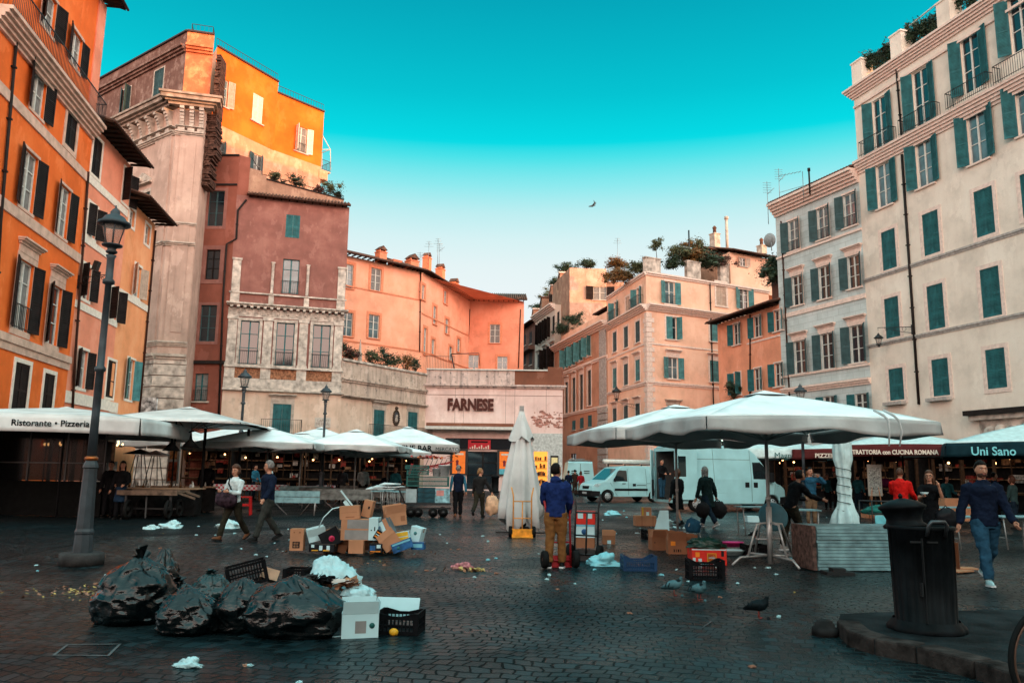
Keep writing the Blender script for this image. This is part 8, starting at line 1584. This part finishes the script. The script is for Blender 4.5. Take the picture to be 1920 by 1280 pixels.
P=G(1738,1180,KZ); binm=flat('bin_black',(.005,.006,.007),spec=.06,rough=.5,var=.4,scale=6,bump=.1); o=thing('litter_bin','black fluted iron litter bin with its domed lid swung back, on the kerb','litter bin',P,0); m=MB(); vs=[];fs=[]; n=96
for z,r in ((.0,.285),(.02,.285),(.03,.27),(.86,.288),(.87,.30),(.90,.302),(.905,.285),(.80,.27)):
    for j in range(n): a=2*PI*j/n; f=1-(.045 if .03<=z<=.86 and r<.29 and j%4==0 and z!=.80 else 0); vs.append((math.cos(a)*r*f,math.sin(a)*r*f,z+.06))
for i in range(7):
    for j in range(n): j2=(j+1)%n; fs.append((i*n+j,i*n+j2,(i+1)*n+j2,(i+1)*n+j))
m.add(vs,fs,0,True).lathe([(.26,.0),(.262,.3),(.0,.31)],20,c=(0,0,.4)); m.build('drum',binm,o)
m=MB(); vs=[];fs=[]
for z,r in ((.0,.33),(.02,.335),(.05,.32),(.10,.29)):
    for j in range(n): a=2*PI*j/n; f=1+(.05*abs(math.sin(a*4)) if z<.06 else 0); vs.append((math.cos(a)*r*f,math.sin(a)*r*f,z))
for i in range(3):
    for j in range(n): j2=(j+1)%n; fs.append((i*n+j,i*n+j2,(i+1)*n+j2,(i+1)*n+j))
m.add(vs,fs,0,True).build('foot',binm,o)
m=MB(); m.lathe([(.24,.0),(.25,.03),(.21,.06),(.20,.10),(.24,.20),(.27,.22),(.275,.245),(.20,.29),(.10,.32),(.03,.335),(.0,.34)],32,c=(0,0,0)); m.lathe([(.018,.33),(.03,.36),(.012,.39)],10); ld=m.build('lid',binm,o,TR(-.075,.14,.93,0,R(-3),R(-4))@Matrix.Diagonal((.80,.80,.85,1)))
m=MB(); m.tube([(-.085,-.285,.90),(-.085,-.33,1.0),(-.06,-.34,1.035),(.06,-.34,1.035),(.085,-.33,1.0),(.085,-.285,.90)],.018,8); m.build('handle',flat('worn_iron',(.06,.065,.07),rough=.3,metal=.5),o,TR(0,0,-.02))
m=MB(); 
for s in (-.16,-.005): m.box(s-.08,s+.02,-.286,-.27,.82,.835)
m.box(-.16,-.148,-.285,-.24,.34,.46).box(-.13,-.123,-.281,-.25,.1,.86); m.build('door_trim',iron,o)
M_=Matrix.Rotation(R(58),4,'Z'); m=MB(); m.box(-.035,.035,-.315,-.285,.58,.82,0,M=M_); pl=m.build('plaque',flat('copper_plaque',(.16,.055,.025),rough=.4,metal=.4),o)
P=G(1547,1190); o=MB().lathe([(.135,0),(.13,.07),(.105,.075),(.10,.11),(.085,.115),(.08,.135),(.04,.15),(.0,.155)],8).build('bollard_stub',flat('stub_stone',(.018,.016,.016),var=.4)); o.location=P; tag(o,'low worn stone stub with an iron cap at the kerb end','bollard')
P=Vector((3.31,5.0,KZ)); o=thing('bicycle','bicycle at the right edge of the picture, only the front wheel rim showing','bicycle',P,R(8))
for x in (0,1.05):
    m=MB(); m.tube([(x+.33*math.cos(t*PI/24),0,.34+.33*math.sin(t*PI/24)) for t in range(49)],.016,8,0,caps=False).tube([(x+.305*math.cos(t*PI/24),0,.34+.305*math.sin(t*PI/24)) for t in range(49)],.009,6,1,caps=False)
    for k in range(16): a=k*PI/8; m.tube([(x,0,.34),(x+.3*math.cos(a),0,.34+.3*math.sin(a))],.0014,3,1)
    m.build('wheel',[tyre,flat('rusty_rim',(.14,.07,.05),metal=.4,rough=.4)],o)
MB().tube([(0,0,.34),(.12,0,.85),(.14,0,.98)],.016,6).tube([(.13,0,.85),(.70,0,.80)],.015,6).tube([(.12,0,.78),(.52,0,.30)],.016,6).tube([(.52,0,.30),(.70,0,.88)],.015,6).tube([(.52,0,.30),(1.05,0,.34)],.012,6).tube([(.70,0,.8),(1.05,0,.34)],.012,6).tube([(.14,-.25,.98),(.14,.25,.98)],.014,6).build('frame',iron,o); MB().ball((.72,0,.93),.1,0,10,6,sc=(1.3,.7,.4)).build('saddle',inkm,o)
P=Vector((1.05*1511*0,0,0))
for i,(px,py,D) in enumerate(((1057,893,52),)):
    P=at(px,py,D); P.z=0; o=thing('moped','parked moped at the corner of the cinema','moped',P,R(80)); MB().ball((0,0,.6),.3,0,12,8,sc=(2,.6,.8)).ball((-.6,0,.85),.2,0,10,6,sc=(.6,1,1.6)).build('body',binm,o); MB().tube([(-.65,0,.5),(-.5,0,1.1)],.03,6).tube([(-.5,-.3,1.1),(-.5,.3,1.1)],.02,6).build('handlebar',iron,o)
    for x in (-.7,.65): MB().tube([(x,-.06,.26),(x,.06,.26)],.26,16).build('wheel',tyre,o)
P=at(928,930,60); P.z=0; o=MB().lathe([(.32,0),(.32,.1),(.26,.14),(.28,1.1),(.33,1.12),(.33,1.2),(.1,1.35)],20).build('litter_bin',binm); o.location=P; tag(o,'far dark litter bin between the cinema posters','litter bin')
# manhole frames
def frame_plate(c,label,iw=.35):
    p=[G(*q) for q in c]; m=MB(); ctr=sum(p,Vector())/len(p); inn=[ctr+(q-ctr)*(1-iw*.3) for q in p]; n=len(p); m.add([(q.x,q.y,.006) for q in p]+[(q.x,q.y,.006) for q in inn],[(i,(i+1)%n,(i+1)%n+n,i+n) for i in range(n)],0); o=m.build('drain_frame',flat('worn_stone_frame',(.085,.088,.09),rough=.6,var=.3)); return tag(o,label,'drain frame')
frame_plate(((97,1229),(125,1208),(228,1207),(205,1230)),'pale rectangular drain frame in the cobbles at the lower left'); frame_plate(((1170,1168),(1240,1148),(1345,1158),(1318,1177)),'worn rectangular drain frame near the pigeons',.12); frame_plate(((378,1017),(402,1010),(432,1012),(414,1020)),'dark square drain near the walking couple')
# --- pigeons, gull
pg=flat('pigeon_grey',(.05,.115,.13),rough=.6,var=.15); pdk=flat('pigeon_dark',(.006,.010,.012),rough=.5,var=.3); pft=flat('pigeon_foot',(.25,.05,.04))
def pigeon(P,rz,label,mat,head='up',s=1):
    o=thing('pigeon',label,'pigeon',P,rz,'pigeons on the cobbles'); m=MB(); hp={'up':[(-.085,0,.205),(-.095,0,.24)],'down':[(-.13,0,.12),(-.155,0,.105)]}[head]
    m.tube([(.17,0,.085),(.12,0,.10),(.06,0,.125),(0,0,.135),(-.05,0,.145),(-.08,0,.17),hp[0],hp[1]],[.012,.028,.052,.066,.058,.036,.024,.021],12); m.ball((hp[1][0]-.006,0,hp[1][1]),.023,0,10,7); b=m.build('body',[mat],o); remesh(b,.006,1)
    MB().tube([(.05,0,.13),(.0,0,.15),(-.075,0,.18),hp[0]],[.012,.042,.034,.026],10).build('neck_plumage',pdk,b)
    for q in (-1,1): MB().tube([(-.04,q*.045,.15),(.03,q*.060,.14),(.10,q*.045,.115),(.16,q*.02,.10)],[.018,.036,.026,.006],8,ell=[.5]*4).build('wing',mat,b)
    m=MB()
    for q in (-1,1): 
        for x0 in (.05,.09): m.tube([(x0,q*.075,.165),(x0+.02,q*.085,.115)],.006,4)
    m.build('wing_bar',pdk,b); MB().slab([(.10,-.022),(.24,-.035),(.24,.035),(.10,.022)],.088,.094).build('tail',pdk,b)
    m=MB()
    for q in (-1,1):
        m.tube([(.0,q*.025,.09),(.0,q*.025,.01)],.006,5)
        for a in (-.5,0,.5): m.tube([(.0,q*.025,.008),(-.035*math.cos(a),q*.025+.035*math.sin(a),.004)],.004,4)
    m.tube([(hp[1][0]-.02,0,hp[1][1]),(hp[1][0]-.045,0,hp[1][1]-.006)],[.006,.001],5); m.build('feet_and_beak',pft,b); o.scale=(s,s,s); return o
pigeon(G(1264,1116),PI-.25,'grey pigeon with its head up, left of the pair',pg); pigeon(G(1311,1124),PI-1.0,'pale blue grey pigeon seen from behind, right of the pair',pg); pigeon(G(1423,1158),PI-.5,'dark pigeon nearest the litter bin, head turned back',pdk); pigeon(G(1416,1010),PI-.1,'dark pigeon walking under the grey folding table',pdk)
P=at(1111,386,60); m=MB(); m.tube([(-.35,0,-.12),(0,0,0),(.28,0,.1)],[.03,.09,.02],8); 
for s in (-1,1): m.add([(-.08,0,0),(.12,0,.02),(.30*s+.25,s*.3,.28),(.55*s+.1,s*.55,.42),(.2*s+.05,s*.3,.22)],[(0,1,2,4),(4,2,3)]).add([(-.08,0,-.01),(.12,0,.01),(.30*s+.25,s*.3,.27),(.55*s+.1,s*.55,.41),(.2*s+.05,s*.3,.21)],[(4,2,1,0),(3,2,4)])
o=m.build('gull',flat('gull_grey',(.10,.13,.14))); o.matrix_basis=TR(P.x,P.y,P.z,.6,R(20)); tag(o,'gull gliding in the sky over the side street','gull')
# --- litter
lw_=bagmat('cyan_lit_white_litter',(.40,.58,.60),.5); lc=bagmat('litter_cyan',(.20,.50,.56),.35); lbn=flat('litter_brown',(.30,.14,.09),rough=.8,var=.4,scale=20); lyl=flat('litter_straw',(.45,.30,.10),rough=.8); lpk=flat('litter_pink',(.40,.14,.15),rough=.7,var=.5,scale=20)  # lw_: white paper with the cyan light put into its colour
def scrapmesh(nm,mt,seed,amp=.7):
    m=MB(); vs=[];fs=[]; n,k=16,8
    for i in range(k+1):
        th=PI*i/k
        for j in range(n): a=2*PI*j/n; d=Vector((math.sin(th)*math.cos(a),math.sin(th)*math.sin(a),math.cos(th))); r=1+amp*noise.noise(d*2.2+Vector((seed*3,0,0)))*1.6; vs.append((d.x*r*.5,d.y*r*.32,max(0,(d.z*r*.5+.25))*.45+.008))
    for i in range(k):
        for j in range(n): j2=(j+1)%n; fs.append((i*n+j,(i+1)*n+j,(i+1)*n+j2,i*n+j2))
    return m.add(vs,fs,0,False).mesh(nm,mt)
SM={k:[scrapmesh(k+'_scrap',mt,s,a) for s in (1,2,3)] for k,mt,a in (('paper',lw_,.8),('plastic',lc,.7),('cardboard',lbn,.6),('straw',lyl,.9),('wrapper',lpk,.8))}
LB={'paper':'small scrap of white paper lying loose on the cobbles','plastic':'small scrap of pale cyan plastic lying loose on the cobbles','cardboard':'small brown leaf or scrap of card lying loose on the cobbles','straw':'small yellowish straw scrap lying loose on the cobbles'}
NM={'paper':'paper_scrap','plastic':'plastic_scrap','cardboard':'card_scrap','straw':'straw_scrap','wrapper':'wrapper'}
SP=dict(paper=[(281,990),(368,1003),(372,987),(440,1000),(404,1003),(452,1029),(540,992),(515,1018),(545,1012),(825,1002),(838,1018),(500,1043),(700,1012),(853,900),(905,950),(905,905),(988,1006),(948,945),(822,945),(838,960),(1128,946),(1130,975),(1190,967),(1195,1000),(1200,990),(1140,960),(1225,985),(1255,988),(1262,985),(1395,990),(1405,1000),(1440,1065),(1415,1064),(1470,1013),(1480,942),(1478,1000),(1550,970),(1565,958),(1455,1077),(1620,1060),(1383,1094),(1460,1156),(1290,1090),(1268,1068),(1078,1094),(1025,1086),(1030,1078),(890,1082),(1010,1038),(68,1060),(200,1078),(540,1080),(480,1040),(468,1248),(560,1280),(905,1005),(915,1015),(1062,980),(770,957)],
 plastic=[(930,1047),(915,1050),(1115,1068),(1137,1062),(1150,1060),(1155,1000),(1155,962),(1170,958),(1175,970),(70,1070),(1010,976),(930,952),(765,952),(1240,1078)],
 cardboard=[(780,1072),(800,1070),(845,1030),(850,1001),(990,1038),(860,1030),(1045,1105),(460,1248),(1590,1068),(300,1028),(520,1030),(1410,1250),(120,1100),(180,1095),(720,1060),(690,1056),(1180,1150),(1350,1120),(930,1075),(1240,1030)],
 straw=[(306,1000),(700,1050),(712,1052),(140,1105),(165,1110),(172,1118),(150,1125),(130,1120),(185,1100),(160,1095),(880,1070),(1490,1110),(640,1066)])
rg=random.Random(12)
for k,l in SP.items():
    for i,(x,y) in enumerate(l):
        P=G(x,y); s=rg.uniform(.6,1.4)*max(.05,min(.20,9.0*math.sqrt(P.y)/600))*(1.2 if k!='straw' else .7); q=put(NM[k],SM[k][rg.randrange(3)]); q.matrix_basis=TR(P.x,P.y,0,rg.uniform(0,6))@Matrix.Diagonal((s,s,s*.8,1)); tag(q,LB[k],'litter',{'paper':'scraps of white paper on the cobbles','plastic':'scraps of cyan plastic on the cobbles','cardboard':'scraps of card and leaves on the cobbles','straw':'straw scraps on the cobbles'}[k])
for x,y,s,mt,lb_,sd in ((322,990,.46,lw_,'flat white paper heap between the handcart and the walking woman',1),(283,992,.28,lw_,'crumpled white paper near the front wheel of the handcart',2),(428,990,.50,lw_,'white papers behind the feet of the walking woman',3),(1131,1060,.50,lc,'crumpled clear plastic left of the blue crate',4),(1150,966,.46,lc,'cyan plastic bag beside the strapped carton',5),(868,1066,.26,lpk,'pink and brown crushed wrapper in the open cobbles',6),(356,1250,.17,lw_,'crumpled patterned foil at the bottom of the picture',7),(1510,1050,.35,lc,'clear plastic beside the umbrella stand foot',8),(1240,985,.6,lw_,'white leaflets strewn at the feet of the woman in the black coat',9)):
    crumple(G(x,y),(s,s*.6,s*.32),lb_,mt,'litter','litter_heap',seed=sd,n=40,amp=.8,fr=2.2)
heapstuff(G(880,1070),(.35,.14),'trail of dry stalks beside the pink wrapper',[lyl,lbn,card2],26,.05,h=.01,seed=31); heapstuff(G(150,1108),(.8,.5),'straw and petals scattered near the lamp post foot',[lyl,lbn],110,.018,h=.004,seed=33); heapstuff(G(1255,990),(.6,.25),'torn white leaflets around the calves of the woman in the coat',[lw_],26,.05,h=.01,seed=35)
P=at(1243,975,19.5); P.z=0; o=MB().add([(-.28,0,0),(.16,0,.02),(.16,.12,.68),(-.05,.12,.68)],[(0,1,2,3)]).add([(-.28,.012,0),(.16,.012,.02),(.16,.132,.68),(-.05,.132,.68)],[(3,2,1,0)]).build('cardboard_sheet',wcard); o.location=P; tag(o,'white cut cardboard sheet leaning beside the woman in the black coat','cardboard')
